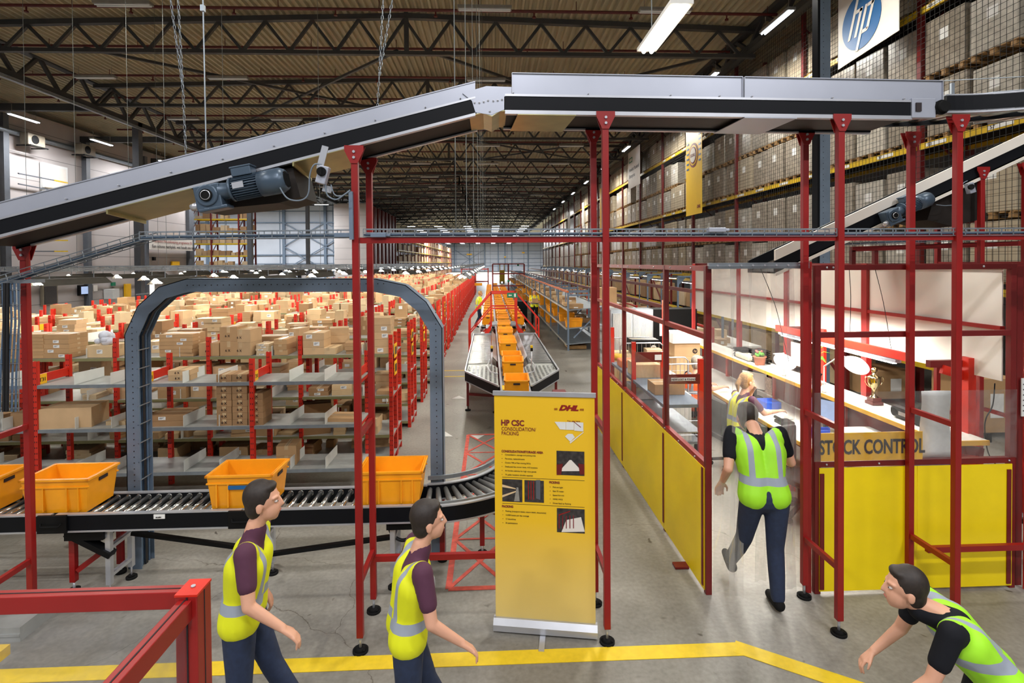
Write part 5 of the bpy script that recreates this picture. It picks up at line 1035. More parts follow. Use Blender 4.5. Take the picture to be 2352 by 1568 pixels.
# banners on the net
def hang(nm, lb, X, pts, matn, cat='banner'):
    t = thing(nm, lb, cat, pts[0]); b = MB(); b.prism(pts, (.015, 0, 0)); b.build('sheet', matn, t); return t
XB = 8.8; a = atX(1925, 160, XB); c = atX(2065, 75, XB)
t = hang('logo_banner', 'white cloth banner with round blue letter logo hung on the net, upper right', XB, [(XB, a.y, a.z), (XB, c.y, c.z+.05), (XB, c.y, c.z+2.2), (XB, a.y, a.z+2.25)], 'banner_white')
cc = atX(1978, 52, XB); r_ = .66; cy_, cz_ = (a.y+c.y)/2+.17, a.z+.86
b = MB(); b.cyl((XB-.012, cy_, cz_), (XB-.004, cy_, cz_), r_, 48); b.build('logo_disc', 'hp_blue', t)
def hp(t, Xp, cy, cz, r, m_='banner_white', yd=-1, th=.008):
    sl = .36
    def q(u, v): return (Xp, cy+yd*(u+v*sl)*r, cz+v*r)      # u right, v up, slanted
    def poly(L): b.prism([q(u, v) for u, v in L], (-th, 0, 0))
    b = MB(); s = .13
    poly([(-.50, -.5), (-.50+s, -.5), (-.50+s, 1.0), (-.50, 1.0)]); poly([(-.38, .32), (-.02, .32), (-.02, .44), (-.38, .44)]); poly([(-.16, -.5), (-.03, -.5), (-.03, .40), (-.16, .44)])
    poly([(.10, -1.02), (.23, -1.02), (.23, .44), (.10, .44)]); poly([(.2, .32), (.52, .32), (.56, .38), (.5, .44), (.2, .44)]); poly([(.43, -.45), (.56, -.4), (.56, .42), (.43, .42)]); poly([(.2, -.5), (.5, -.5), (.56, -.42), (.5, -.38), (.2, -.38)])
    b.build('logo_letters', m_, t)
hp(t, XB-.012, cy_, cz_, r_)
a = atX(1576, 497, XB); c = atX(1612, 492, XB); t = hang('yellow_banner', 'tall yellow banner with round emblem hanging on the high right rack', XB, [(XB, a.y, a.z), (XB, c.y, a.z), (XB, c.y, a.z+4.6), (XB, a.y, a.z+4.6)], 'banner_yellow'); yc = (a.y+c.y)/2; ec = atX(1592, 357, XB)
b = MB(); b.cyl((XB-.01, yc, ec.z), (XB-.002, yc, ec.z), .52, 20); b.build('emblem_ring', 'maroon', t); b = MB(); b.cyl((XB-.02, yc, ec.z), (XB-.01, yc, ec.z), .44, 20); b.build('emblem_field', 'banner_yellow', t); b = MB(); b.cyl((XB-.03, yc, ec.z), (XB-.02, yc, ec.z), .36, 20); b.build('emblem_centre', 'maroon', t); b = MB(); b.cyl((XB-.04, yc, ec.z), (XB-.03, yc, ec.z), .31, 20); b.build('emblem_centre', 'banner_white', t)
text('lettering', 'GOAL', .2, 'maroon', t, (XB-.045, yc+.27, ec.z-.07), (0, -1, 0), (0, 0, 1)); text('lettering', 'DHL', .18, 'maroon', t, (XB-.01, c.y+.5, a.z+.25), (0, -1, 0), (0, 0, 1), shear=.3, bold=.004)
b = MB()
for i in range(6): b.bb(XB-.01, XB-.002, a.y-.35, a.y-.1, ec.z+.55-.22*i, ec.z+.62-.22*i); b.bb(XB-.01, XB-.002, c.y+.1, c.y+.32, ec.z+.75-.22*i, ec.z+.82-.22*i)
b.build('small_logos', 'hp_blue', t)
a = atX(1443, 436, XB); c = atX(1470, 422, XB); t = hang('white_banner', 'white banner with green rectangle and company name on the right rack', XB, [(XB, a.y, a.z), (XB, c.y, a.z), (XB, c.y, a.z+2.3), (XB, a.y, a.z+2.3)], 'banner_white')
text('lettering', 'Hewlett Packard', .32, 'ink', t, (XB-.01, a.y-.25, a.z+1.05), (0, -1, 0), (0, 0, 1)); text('lettering', 'Enterprise', .32, 'ink', t, (XB-.01, a.y-.25, a.z+.65), (0, -1, 0), (0, 0, 1))
b = MB()
for y0_, y1_, z0_, z1_ in ((.25, 1.0, 1.6, 1.66), (.25, 1.0, 1.84, 1.9), (.25, .31, 1.6, 1.9), (.94, 1.0, 1.6, 1.9)): b.bb(XB-.01, XB-.002, a.y-y1_, a.y-y0_, a.z+z0_, a.z+z1_)
b.build('green_rectangle', 'green_sign', t)
for px, py0, py1, m_, lb in ((1304, 485, 540, 'banner_white', 'narrow pale banner far along the right rack'), (1337, 463, 520, 'banner_white', 'narrow white banner between the red posts'), (1378, 430, 545, 'sign_yellow', 'narrow yellow banner behind the tall red post')):
    a = atX(px, py1, XB); c = atX(px+5, py0, XB); o = hang('narrow_banner', lb, XB, [(XB, a.y, a.z), (XB, c.y, a.z), (XB, c.y, c.z), (XB, a.y, c.z)], m_)
# ================================================================ hanging reflector lamps over the racks
hl = thing('hanging_light', 'x', 'light', (0, 0, 0), world=False); b = MB(); L_ = 1.7
b.prism([(-.03, 0, .12), (.03, 0, .12), (.17, 0, 0), (.16, 0, 0), (.025, 0, .11), (-.025, 0, .11), (-.16, 0, 0), (-.17, 0, 0)], (0, L_, 0)); b.build('reflector', 'reflector', hl)
for x in (-.05, .05): b = MB(); b.cyl((x, .02, .035), (x, L_-.02, .035), .016, 8); b.build('tube', 'tube', hl)
for y in (.3, 1.4): b = MB(); b.bar((0, y, .11), (0, y, .34), .012); b.build('hanger', 'galv', hl)
first = True; cols = [(-.62, 11.6), (-2.7, 11.2), (-4.75, 11.4), (-6.2, 10.2), (-8.1, 9.9), (-10.2, 12), (-12.3, 13)]
for ci, (X, ys_) in enumerate(cols):
    for i in range(15):
        Y = ys_+3.0*i+(R.uniform(-.1, .1)); 
        if ci == 1 and i < 2: continue
        o = hl if first else copy_tree(hl); first = False; o.location = (X, Y, 2.74); o['category'] = 'light'; o['label'] = 'hanging lamp over the racks, %s from the front, %s line from the aisle' % (ORD[i], ORD[ci]); o['group'] = 'hanging reflector lamps over the racks'
for X in (-.62, -4.75, -8.1, -12.3): wire_tray((X, 10, 3.0), (X, 56, 3.0), .12, .05, 'long cable tray above a line of hanging lamps', step=.8, r=.006, grp='cable trays above the lamps', cables=False)
for Y in (13, 17, 25): wire_tray((-20.5, Y, 2.98), (-2, Y, 2.98), .3, .1, 'grey cable ladder crossing above the racks', name='cable_ladder', step=.35, r=.01, grp='cable ladders crossing above the racks', cables=False)
# ================================================================ instantiate boxes
def box_mesh(w, d_, h, tint, det):
    b = MB(); b.box((0, 0, h/2), (w, d_, h))
    if det:
        b.cur = 1; tw = min(.05, w*.25)
        if w >= d_: b.box((0, 0, h+.0006), (w*1.001, tw, .001)); b.box((-w/2-.0006, 0, h*.8), (.001, tw, h*.4)); b.box((w/2+.0006, 0, h*.8), (.001, tw, h*.4))
        else: b.box((0, 0, h+.0006), (tw, d_*1.001, .001)); b.box((0, -d_/2-.0006, h*.8), (tw, .001, h*.4))
        b.cur = 2; b.box((0, 0, h+.0013), (w if w >= d_ else .003, .003 if w >= d_ else d_, .0006)); b.cur = 0
    return b
def size(q): return (q[3]*max(q[5], .12))/(q[1]**2)
spec = [q for q in BOX if q[8].startswith('SP')]; gen = sorted([q for q in BOX if not q[8].startswith(('SP', 'XX'))], key=lambda q: -size(q)*(1.6 if q[2] > 1.6 else 1)*(1 if q[0] < 2 else .9)); xx = [q for q in BOX if q[8] == 'XX']
lim = 268-len(spec); tints = ['brown', 'dark brown', 'pale', 'dark', 'light brown', 'yellow']
seen = {}
def place_box(q, lb, grp):
    x, y, z, w_, d_, h_, rz, ti, ctx, g, at = q; b = box_mesh(w_, d_, h_, ti, True); me_m = ['card%d' % (ti % 5), 'tape', 'ink']
    o = b.build('cardboard_box', me_m); o.location = (x, y, z); o.rotation_euler = (0, 0, rz); tag(o, lb, 'box', grp or None)
    if 'marked' in lb or 'printed' in lb: text('lettering', '6 X', min(.05, h_*.6), 'ink', o, (-w_*.2, -d_/2-.002, h_*.3), (1, 0, 0), (0, 0, 1))
    elif R.random() < .55:
        m = MB(); lw, lh = min(.09, w_*.4), min(.06, h_*.6); u = R.uniform(-.25, .25)*w_; m.box((u, -d_/2-.0015, h_*.5), (lw, .002, lh)); m.cur = 1
        for k in range(3): m.box((u-lw*.1*k, -d_/2-.003, h_*.5+lh*(.25-.2*k)), (lw*(.7-.15*k), .001, lh*.08))
        p = m.build('shipping_label', ['label_white', 'ink']); p.parent = o
    return o
for q in spec: place_box(q, q[8][2:], None)
for q in gen[:lim]:
    lb = q[8].replace('@', tints[q[7]]+' box'+(' '+ORD[q[10]]+' up' if q[10] else '')); 
    if len(lb.split()) > 16: lb = lb.replace(' rack row', ' row').replace(' on the', ' on')
    if len(lb.split()) > 16: lb = lb.replace(' from the aisle', '')
    place_box(q, lb, q[9])
mb = [MB() for _ in range(6)]
for q in gen[lim:]+xx:
    x, y, z, w_, d_, h_, rz, ti = q[:8]; mb[0 if 0 else 0].cur = ti if ti < 5 else 5; mb[0].box((x, y, z+h_/2), (w_, d_, h_), rz)
    if y < 22 and R.random() < .5: mb[0].cur = 6; mb[0].box((x, y-d_/2-.004, z+h_/2), (w_*.3, .004, h_*.45)) if abs(rz) < .06 else None
o = mb[0].build('cardboard_boxes', ['card0', 'card1', 'card2', 'card3', 'card4', 'tote', 'label_white']); tag(o, 'mass of small cardboard boxes on the far shelves and benches', 'boxes', kind='stuff')
# ================================================================ CAGE (stock control)
CXL, CXR, CYF, CYB = 2.01, 4.9, 4.82, 12.6; PW = .055; ZT = 3.06
def fpost(b, x, y, z0=0, z1=ZT, w=PW): b.bb(x-w/2, x+w/2, y-w/2, y+w/2, z0, z1)
lw = thing('cage_wall', 'left cage wall with red posts, yellow lower panels and clear strip above', 'partition', (CXL, CYF, 0))
ysL = [4.86, 6.03, 7.95, 9.9]
for y in ysL: b = MB(); fpost(b, CXL, y); b.build('post', 'dark_red', lw, bevel=.003)
for z in (1.2, 2.40, 3.035): b = MB(); b.bb(CXL-.025, CXL+.025, 4.86, 9.9, z-.025, z+.025); b.build('rail', 'red', lw)
for y0, y1 in zip(ysL, ysL[1:]):
    b = MB(); b.bb(CXL-.034, CXL-.028, y0+.005, y1-.005, .03, 1.175); b.build('panel', 'panel_yellow', lw); b = MB(); b.bb(CXL-.008, CXL-.004, y0+.02, y1-.02, 1.22, 1.86); b.build('clear_panel', 'plexi', lw)
    b = MB(); b.bb(CXL-.042, CXL-.034, y1-.02, y1+.02, .1, 1.13); b.build('cover_strip', 'dark_red', lw)
b = MB(); b.bb(CXL-.042, CXL-.034, 4.88, 4.915, .06, 1.17); b.build('cover_strip', 'dark_red', lw); b = MB(); b.box((CXL-.1, 5.3, .015), (.14, .1, .02)); b.build('floor_bracket', 'dark_red', lw)
b = MB()
for y in [5.1+.45*i for i in range(11)]: b.sph((CXL-.03, y, 1.2), .009, 6)
for y in [5.2+.6*i for i in range(8)]: b.sph((CXL-.03, y, 3.035), .009, 6)
b.build('screws', 'alu', lw, kind='stuff')
fw = thing('cage_wall', 'front cage wall right of the entrance with yellow panels and clear strip', 'partition', (3.02, CYF, 0))
for x in (3.02, 4.9): b = MB(); fpost(b, x, CYF); b.build('post', 'dark_red', fw, bevel=.003)
b = MB(); fpost(b, 2.945, CYF+.02, 0, 3.09); b.build('post', 'red', fw, bevel=.003)
for z in (1.21, 2.41, 3.035): b = MB(); b.bb(3.02, 4.9, CYF-.025, CYF+.025, z-.025, z+.025); b.build('rail', 'dark_red', fw)
for x0, x1 in ((3.03, 3.96), (3.965, 4.885)): b = MB(); b.bb(x0, x1, CYF-.036, CYF-.028, .03, 1.18); b.build('panel', 'panel_yellow', fw)
for x in (3.05, 4.85): b = MB(); b.bb(x-.02, x+.02, CYF-.045, CYF-.036, .05, 1.13); b.build('cover_strip', 'dark_red', fw)
b = MB(); b.bb(2.98, 4.93, CYF-.034, CYF-.029, 1.24, 1.88); b.build('clear_panel', 'plexi', fw); b = MB()
for x in (3.1, 3.6, 4.35, 4.86): b.sph((x, CYF-.03, 1.21), .01, 6)
for x in (3.1, 3.16, 3.9, 4.6): b.sph((x, CYF-.03, 3.035), .01, 6)
b.build('screws', 'alu', fw, kind='stuff')
b = MB(); fpost(b, 5.0, 4.86, 0, 3.06, .06); tag(b.build('corner_post', 'dark_red'), 'dark red post at the right edge behind the cage corner', 'post')
sg = thing('stock_control_sign', 'orange yellow sign reading STOCK CONTROL behind the clear strip', 'sign', (3.05, CYF, 1.25)); a = atY(1879, 1066, CYF-.02); c = atY(2110, 997, CYF-.02)
b = MB(); b.bb(a.x, a.x+1.0, CYF-.022, CYF-.014, 1.238, 1.50); b.build('board', 'sign_yellow', sg); text('lettering', 'STOCK CONTROL', .185, 'ink', sg, (a.x+.005, CYF-.026, 1.305), (1, 0, 0), (0, 0, 1), bold=.004, sx=.655)
pp = thing('hanging_paper', 'curled white paper sheet taped inside the clear strip', 'paper', (4.2, CYF+.05, 1.25)); b = MB(); n = 12
vs = []; 
for i in range(n+1): s = i/n; zz = 1.235+.635*s; wv = .02*math.sin(s*5); vs += [(4.03+.03*math.sin(s*3.1), CYF+.02+wv+.02*math.sin(3*s), zz), (4.17, CYF+.035+wv, zz), (4.345+.03*math.cos(s*4), CYF+.02+wv, zz)]
b.smooth = True; b.add(vs, [(3*i, 3*i+1, 3*i+4, 3*i+3) for i in range(n)]+[(3*i+1, 3*i+2, 3*i+5, 3*i+4) for i in range(n)]); o = b.build('sheet', 'white_paint', pp); md = o.modifiers.new('s', 'SOLIDIFY'); md.thickness = .002
# strip curtain
sc_ = thing('strip_curtain', 'clear plastic strip curtain hanging in the cage entrance', 'curtain', (2.5, CYF, 0)); b = MB(); b.bb(2.0, 2.94, CYF-.02, CYF+.02, 3.03, 3.085); b.build('rail', 'galv', sc_)
b = MB()
for i in range(8): b.cyl((2.08+.11*i, CYF-.025, 3.06), (2.08+.11*i, CYF-.02, 3.06), .01, 8)
b.build('bolts', 'alu', sc_, kind='stuff')
for i, (x0, x1, tw, bl) in enumerate(((2.05, 2.26, .05, .0), (2.22, 2.43, -.09, .12), (2.4, 2.58, .12, .1), (2.6, 2.82, -.03, .02), (2.76, 2.93, .02, 0))):
    b = MB(); vs = []; n = 14
    for k in range(n+1):
        s = k/n; z = 3.04*(1-s)+.02; dx = bl*math.sin(s*2.2)*(-1 if i == 1 else 1); dy = CYF+.01*i+tw*s+.03*math.sin(s*6+i)
        for m in range(5): u = m/4; sq = 1-.35*math.sin(min(s*3, 1.57))*(i in (1, 2)); vs.append(((x0+x1)/2+(u-.5)*(x1-x0)*sq+dx*s, dy+.02*math.sin(u*6+s*4), z))
    b.smooth = True; b.add(vs, [(5*k+m, 5*k+m+1, 5*k+m+6, 5*k+m+5) for k in range(n) for m in range(4)]); b.build('strip', 'curtain', sc_)
rw = thing('cage_wall', 'right cage wall of white boards in a dark red frame', 'partition', (CXR, CYB, 0)); ysR = [4.9, 6.75, 8.6, 10.3, 12.6]
for y in ysR[1:]: b = MB(); b.bb(CXR-.04, CXR+.03, y-.05, y+.05, 0 if y > 7 else 0, ZT); b.build('post', 'red', rw)
b = MB(); b.bb(CXR-.03, CXR+.02, 4.9, 12.6, 2.42, 2.46); b.build('rail', 'red', rw); b = MB(); b.bb(CXR-.03, CXR+.02, 4.9, 12.6, ZT-.05, ZT); b.build('rail', 'dark_red', rw)
for y0, y1 in zip(ysR, ysR[1:]):
    for z0, z1 in ((2.46, 3.02), (1.93, 2.42)): b = MB(); b.bb(CXR+.0, CXR+.012, y0+.01, y1-.01, z0, z1); b.build('board', 'board_white', rw)
bw = thing('cage_wall', 'short rear cage frame post beside the black cabinet', 'partition', (3.9, CYB, 0)); b = MB(); fpost(b, 4.02, 10.4, 0, 3.05); b.build('post', 'red', bw); b = MB(); b.bar((4.02, 10.4, 3.03), (4.9, 12.6, 3.03), .04); b.build('rail', 'dark_red', bw)
for (x, m_, lb) in ((4.885, 'cable_black', 0),): pass
for pts, lb in (([(1745, 612), (1780, 700), (1800, 780), (1812, 830)], 'dark cord hanging behind the strip curtain'), ([(1935, 612), (1932, 660), (1936, 690), (1928, 770)], 'thin dark cord hanging in front of the white boards, left'), ([(1950, 612), (1954, 680), (1952, 770)], 'thin dark cord hanging in front of the white boards, second'), ([(2009, 614), (2030, 700), (2050, 820)], 'long thin cord slanting in front of the white boards')):
    cab(lb, pts, .004, 'cable_black', 6.2, 'cord', 'cord')
# desk, shelf, light beam
t = thing('packing_shelf', 'long upper shelf with yellow edge carrying the trophy, radio and plants', 'shelf', (4.45, 5.05, 0))
b = MB(); b.bb(4.42, 4.86, 5.0, 11.4, 1.30, 1.33); b.build('board', 'desk_white', t); b = MB(); b.bb(4.405, 4.42, 5.0, 11.4, 1.285, 1.333); b.bb(4.405, 4.86, 4.985, 5.0, 1.285, 1.333); b.build('edge', 'desk_yellow', t)
b = MB(); b.bar((4.45, 5.05, 1.26), (4.84, 5.05, 1.2), .05, .08); b.build('bracket', 'dark_red', t)
t = thing('desk', 'long white packing desk with yellow edge under the upper shelf', 'desk', (4, 5.2, 0)); b = MB(); b.bb(3.97, 4.84, 5.1, 11.4, .74, .77); b.build('desktop', 'desk_white', t); b = MB(); b.bb(3.955, 3.97, 5.1, 11.4, .725, .773); b.build('edge', 'desk_yellow', t)
for y in (5.2, 7.0, 8.8, 10.6):
    for x in (4.05, 4.8): b = MB(); b.bb(x-.03, x+.03, y-.03, y+.03, 0, .74 if x < 4.5 else 1.3); b.build('leg', 'rack_red', t)
b = MB(); b.bb(4.80, 4.82, 5.2, 11.3, .2, .7); b.bb(4.8, 4.82, 5.2, 11.3, .8, 1.2); b.build('back_panel', 'dark_red', t)
t = thing('light_gantry', 'red overhead frame with a long lamp above the packing shelf', 'light', (4.6, 5.2, 0)); b = MB(); b.bar((4.5, 5.55, 2.05), (4.5, 8.2, 2.05), .05, .09); b.build('beam', 'rack_red', t)
for y in (5.3, 8.2): b = MB(); b.bar((4.5, y, 2.03), (4.88, y, 2.03), .06, .07); b.build('arm', 'dark_red', t)
b = MB(); b.bb(4.84, 4.88, 7.55, 7.63, 1.3, 2.1); b.build('post', 'rack_red', t); b = MB(); b.bb(4.84, 4.92, 5.2, 5.32, .3, 2.1); b.bar((4.62, 5.27, 1.98), (4.88, 5.27, 1.9), .04, .09); b.build('post', 'rack_red', t)
b = MB(); b.bar((4.5, 5.7, 1.98), (4.5, 8.1, 1.98), .07, .035); b.build('lamp_housing', 'guard', t); b = MB(); b.bar((4.5, 5.75, 1.955), (4.5, 8.05, 1.955), .04, .02); b.build('tube', 'tube', t)
# cable and tape on post
cab('black cord hanging down the red lamp post to a small switch', [(2285, 880), (2280, 930), (2265, 960), (2262, 990), (2270, 1040), (2290, 1070)], .006, 'cable_black', 5.15, 'cord', 'cord'); c = atY(2270, 1005, 5.15); b = MB(); b.box(c, (.05, .03, .09)); tag(b.build('cord_switch', 'black', bevel=.004), 'small black switch box on the red lamp post cord', 'switch')
# trophy
c = Vector((4.7, 6.34, 1.333)); t = thing('trophy', 'shiny silver gold trophy cup with two handles on dark base on the shelf', 'trophy', c); b = MB(); b.box(c+Vector((0, 0, .02)), (.14, .14, .04)); b.box(c+Vector((0, 0, .06)), (.11, .11, .05)); b.build('base', 'carpet_wood', t, bevel=.004)
b = MB(); b.lathe(c+Vector((0, 0, .085)), [(.05, 0), (.045, .01), (.015, .04), (.012, .08), (.03, .11), (.06, .15), (.075, .2), (.07, .235), (.072, .25), (.05, .265), (.02, .28), (.012, .3)], 24); b.build('cup', 'gold', t)
b = MB(); b.lathe(c+Vector((0, 0, .42)), [(.002, -.03), (.03, -.02), (.035, 0), (.03, .02), (.002, .03)], 14, Matrix(((1, 0, 0), (0, 0, 1), (0, 1, 0)))); b.build('medallion', 'gold', t)
b = MB()
for s in (-1, 1): b.tube([c+Vector((s*.07, 0, .33)), c+Vector((s*.11, 0, .34)), c+Vector((s*.12, 0, .29)), c+Vector((s*.09, 0, .24)), c+Vector((s*.05, 0, .21))], .006, 6)
b.build('handles', 'gold', t)
# radio
c = Vector((4.62, 5.62, 1.333)); t = thing('radio', 'black rounded portable radio lying on the shelf', 'radio', c); b = MB(); b.box(c+Vector((0, 0, .07)), (.2, .5, .14)); b.build('body', 'black', t, bevel=.05); b = MB(); b.bb(c.x-.103, c.x-.1, c.y-.1, c.y+.1, c.z+.05, c.z+.09); b.build('display', 'alu', t); b = MB()
for s in (-1, 1): b.cyl((c.x-.103, c.y+s*.17, c.z+.07), (c.x-.1, c.y+s*.17, c.z+.07), .045, 14)
b.build('speaker', 'rubber', t)
# lamps
def disc_lamp(px, py, X, rr, lb, foot):
    c = atX(px, py, X); t = thing('desk_lamp', lb, 'lamp', (c.x, c.y, 1.333)); b = MB(); b.lathe(c, [(.01, rr*.5), (rr*.5, rr*.42), (rr, 0), (rr*.98, -.01), (rr*.7, -.012), (.0, -.012)], 22, Matrix(((1, 0, 0), (0, .8, -.6), (0, .6, .8)))); b.build('lamp_shade', 'lamp_door_glow', t)
    b = MB(); b.lathe(c+Vector((0, -.0, -.0)), [(0, -.02), (rr*.75, -.02), (rr*.75, -.016)], 18, Matrix(((1, 0, 0), (0, .8, -.6), (0, .6, .8)))); b.build('bulb_disc', 'lamp_glow', t)
    b = MB(); b.tube([c+Vector((0, .03, .05)), c+Vector((-.12, .1, .1)), Vector(foot)+Vector((0, 0, .35)), Vector(foot)], .009, 6); b.cyl(Vector(foot), Vector(foot)+Vector((0, 0, .04)), .03, 10); b.build('arm', 'white_paint', t)
disc_lamp(1966, 838, 4.45, .15, 'bright white round magnifier lamp above the trophy shelf', (4.46, 6.95, 1.335)); disc_lamp(1803, 830, 4.4, .16, 'bright white round lamp behind the strip curtain', (4.5, 8.0, 1.335))
# plants
def pot(c, r, h, m_): b = MB(); b.lathe(c, [(0, 0), (r*.75, 0), (r, h), (r*1.08, h), (r*1.08, h*.88), (r*.9, h*.86), (.0, h*.86)], 16); return b
c = Vector((4.7, 7.5, 1.333)); t = thing('potted_plant', 'tall green leafy plant in black pot on a saucer on the shelf', 'plant', c); pot(c, .07, .14, 0).build('pot', 'black', t); b = MB(); b.lathe(c, [(0, .004), (.1, .004), (.12, .02)], 16); b.build('saucer', 'white_paint', t); b = MB(); b.cyl(c+Vector((0, 0, .12)), c+Vector((.0, 0, .36)), .008, 6); b.build('stem', 'leaf', t); b = MB()
for i in range(9):
    g = i*2.4; dv = Vector((math.cos(g), math.sin(g), 0)); s = Vector((-dv.y, dv.x, 0))*.03; p0_ = c+Vector((0, 0, .3+.02*i)); p1_ = p0_+dv*.09+Vector((0, 0, .06)); p2_ = p0_+dv*.2+Vector((0, 0, -.02 if i < 5 else .04)); b.add([p0_, p1_-s, p1_+s, p2_], [(0, 1, 3, 2)]); 
b.build('leaves', 'leaf', t)
c = Vector((4.52, 7.2, 1.333)); t = thing('flower_pot', 'small round terracotta vase beside the black plant pot', 'pot', c); b = MB(); b.lathe(c, [(0, 0), (.04, 0), (.06, .05), (.05, .1), (.03, .12), (.035, .13)], 16); b.build('pot', 'terracotta', t)
c = atZ(1745, 838, 1.335); t = thing('potted_flower', 'terracotta pot with pink flowers behind the strip curtain', 'plant', c); pot(c, .1, .15, 0).build('pot', 'terracotta', t); b = MB()
for i in range(14): g = i*2.4; b.sph(c+Vector((math.cos(g)*.05, math.sin(g)*.05, .17+.01*(i % 4))), .03, 6)
b.build('leaves', 'leaf', t); b = MB()
for i in range(6): b.sph(c+Vector((math.cos(i*2)*.05-.02, math.sin(i*2)*.05, .23)), .02, 6)
b.build('flowers', 'lip', t)
# printer, monitors, bins, chair etc.
c = atZ(1940, 1010, .77); t = thing('label_printer', 'beige label printer with black front on the desk behind the sign', 'printer', (4.25, 5.9, .77)); b = MB(); b.bb(4.05, 4.55, 5.65, 6.2, .77, 1.1); b.build('body', 'beige', t, bevel=.01); b = MB(); b.bb(3.98, 4.06, 5.75, 6.0, .82, 1.02); b.bb(3.9, 4.0, 5.75, 6.0, .98, 1.02); b.build('paper_feed', 'black', t); b = MB(); b.bb(4.03, 4.5, 5.7, 6.15, 1.1, 1.12); b.build('lid', 'white_paint', t)
def monitor(c, ang, lb, scr='screen', w_=.48, h_=.3):
    t = thing('monitor', lb, 'monitor', c); M3 = Matrix.Rotation(ang, 3, 'Z'); c = Vector(c); b = MB(); b.box(c+Vector((0, 0, .3)), (w_, .03, h_), M=M3); b.build('housing', 'black', t, bevel=.005); b = MB(); b.box(c+M3 @ Vector((0, -.017, .3)), (w_*.93, .004, h_*.9), M=M3); b.build('screen', scr, t); b = MB(); b.box(c+Vector((0, 0, .08)), (.05, .04, .16)); b.box(c+Vector((0, 0, .01)), (.22, .16, .02)); b.build('stand', 'black', t)
monitor((4.55, 7.05, .77), math.radians(-62), 'monitor behind the strip curtain, in front of the seated person'); monitor((4.5, 5.35, .77), math.radians(-58), 'low monitor with blue screen behind the stock control sign', 'screen_dark'); monitor((4.5, 8.9, .77), math.radians(-60), 'monitor farther back on the desk beyond the seated person', 'board_white')
for i, y in enumerate((6.62, 6.78)):
    t = thing('storage_bin', '%s small blue open bin at the back of the desk behind the curtain' % ('nearer', 'farther')[i], 'bin', (4.35, y, .77)); b = MB(); b.bb(4.2, 4.45, y-.07, y-.06, .77, .9); b.bb(4.2, 4.45, y+.06, y+.07, .77, .9); b.bb(4.2, 4.45, y-.07, y+.07, .77, .78); b.bb(4.44, 4.45, y-.07, y+.07, .77, .9); b.bb(4.2, 4.21, y-.07, y+.07, .77, .83); b.build('shell', 'blue_bin', t)
t = thing('storage_bin', 'blue bin beside the head of the seated person', 'bin', (4.4, 8.3, .77)); b = MB(); b.bb(4.3, 4.55, 8.15, 8.45, .77, .88); b.build('shell', 'blue_bin', t, bevel=.01)
t = thing('telephone', 'black desk telephone in front of the seated person', 'telephone', (4.2, 7.45, .77)); b = MB(); b.box((4.2, 7.45, .79), (.2, .2, .05)); b.build('base', 'black', t, bevel=.01); b = MB(); b.cyl((4.12, 7.36, .84), (4.12, 7.56, .84), .022, 8); b.build('handset', 'rubber', t)
for x, y, w_, lb in ((4.3, 7.75, .3, 'white sheet of paper on the desk beside the seated person'), (4.25, 8.1, .34, 'white papers on the desk above the seated person'), (4.3, 6.3, .3, 'white sheet on the desk beside the bins'), (4.62, 8.8, .26, 'white papers lying on the upper shelf')):
    z = .772 if x < 4.5 else 1.335; b = MB(); b.box((x, y, z+.003), (.21, w_, .006), .2); tag(b.build('paper_sheet', 'white_paint'), lb, 'paper')
for i in range(6): b = MB(); b.box((4.65, 9.6+.02*(i % 2), 1.34+.03*i), (.24, .32, .012)); tag(b.build('letter_tray', 'black'), 'black letter tray in the stack on the upper shelf, %s up' % ORD[i], 'tray', 'black letter trays')
for i in range(7): b = MB(); b.box((4.68, 9.05+.015*(i % 2), 1.34+.035*i), (.2, .28, .02)); tag(b.build('document_stack', 'underside'), 'dark folder in the pile between the letter trays and lamp, %s up' % ORD[i], 'folder', 'dark folders on the shelf')
c = Vector((4.7, 9.4, 1.34)); b = MB(); b.box(c+Vector((-.1, 0, .05)), (.2, .5, .1)); tag(b.build('desk_printer', 'beige', bevel=.03), 'pale rounded office machine at the far part of the shelf', 'printer')
b = MB(); b.box((4.84, 8.25, 1.62), (.01, .28, .36)); tag(b.build('wall_poster', 'white_paint'), 'white notice hanging beside the round lamp behind the curtain', 'poster')
b = MB(); b.box((4.39, 8.25, 1.12), (.01, .2, .26)); tag(b.build('photo_board', 'photo_mid'), 'photo prints pinned under the shelf edge behind the seated person', 'pictures')
def chair(loc, ang, lb, arm=True):
    t = thing('office_chair', lb, 'chair', loc, world=False); t.rotation_euler = (0, 0, ang)
    b = MB(); b.box((0, 0, .46), (.46, .46, .08)); b.build('seat', 'black', t, bevel=.03); b = MB(); b.box((0, -.25, .78), (.42, .07, .5)); b.build('backrest', 'black', t, bevel=.03); b = MB(); b.cyl((0, 0, .12), (0, 0, .44), .03, 10); b.build('column', 'rubber', t)
    for k in range(5):
        g = k*1.2566+.3; b = MB(); b.bar((0, 0, .14), (math.cos(g)*.3, math.sin(g)*.3, .08), .05, .03); b.build('base_arm', 'rubber', t); b = MB(); x, y = math.cos(g)*.3, math.sin(g)*.3; b.cyl((x-.025, y, .03), (x+.025, y, .03), .03, 10); b.build('castor', 'rubber', t)
    if arm:
        for s in (-1, 1): b = MB(); b.box((s*.27, 0, .68), (.06, .28, .03)); b.bar((s*.27, 0, .46), (s*.27, 0, .68), .03); b.build('armrest', 'black', t, bevel=.005)
    return t
chair((3.62, 7.85, 0), math.radians(-80), 'black office chair of the seated person at the desk'); chair((3.75, 6.3, 0), math.radians(200), 'black office chair with castors behind the right entrance post'); chair((3.4, 9.2, 0), math.radians(-70), 'dark office chair of the person in orange')
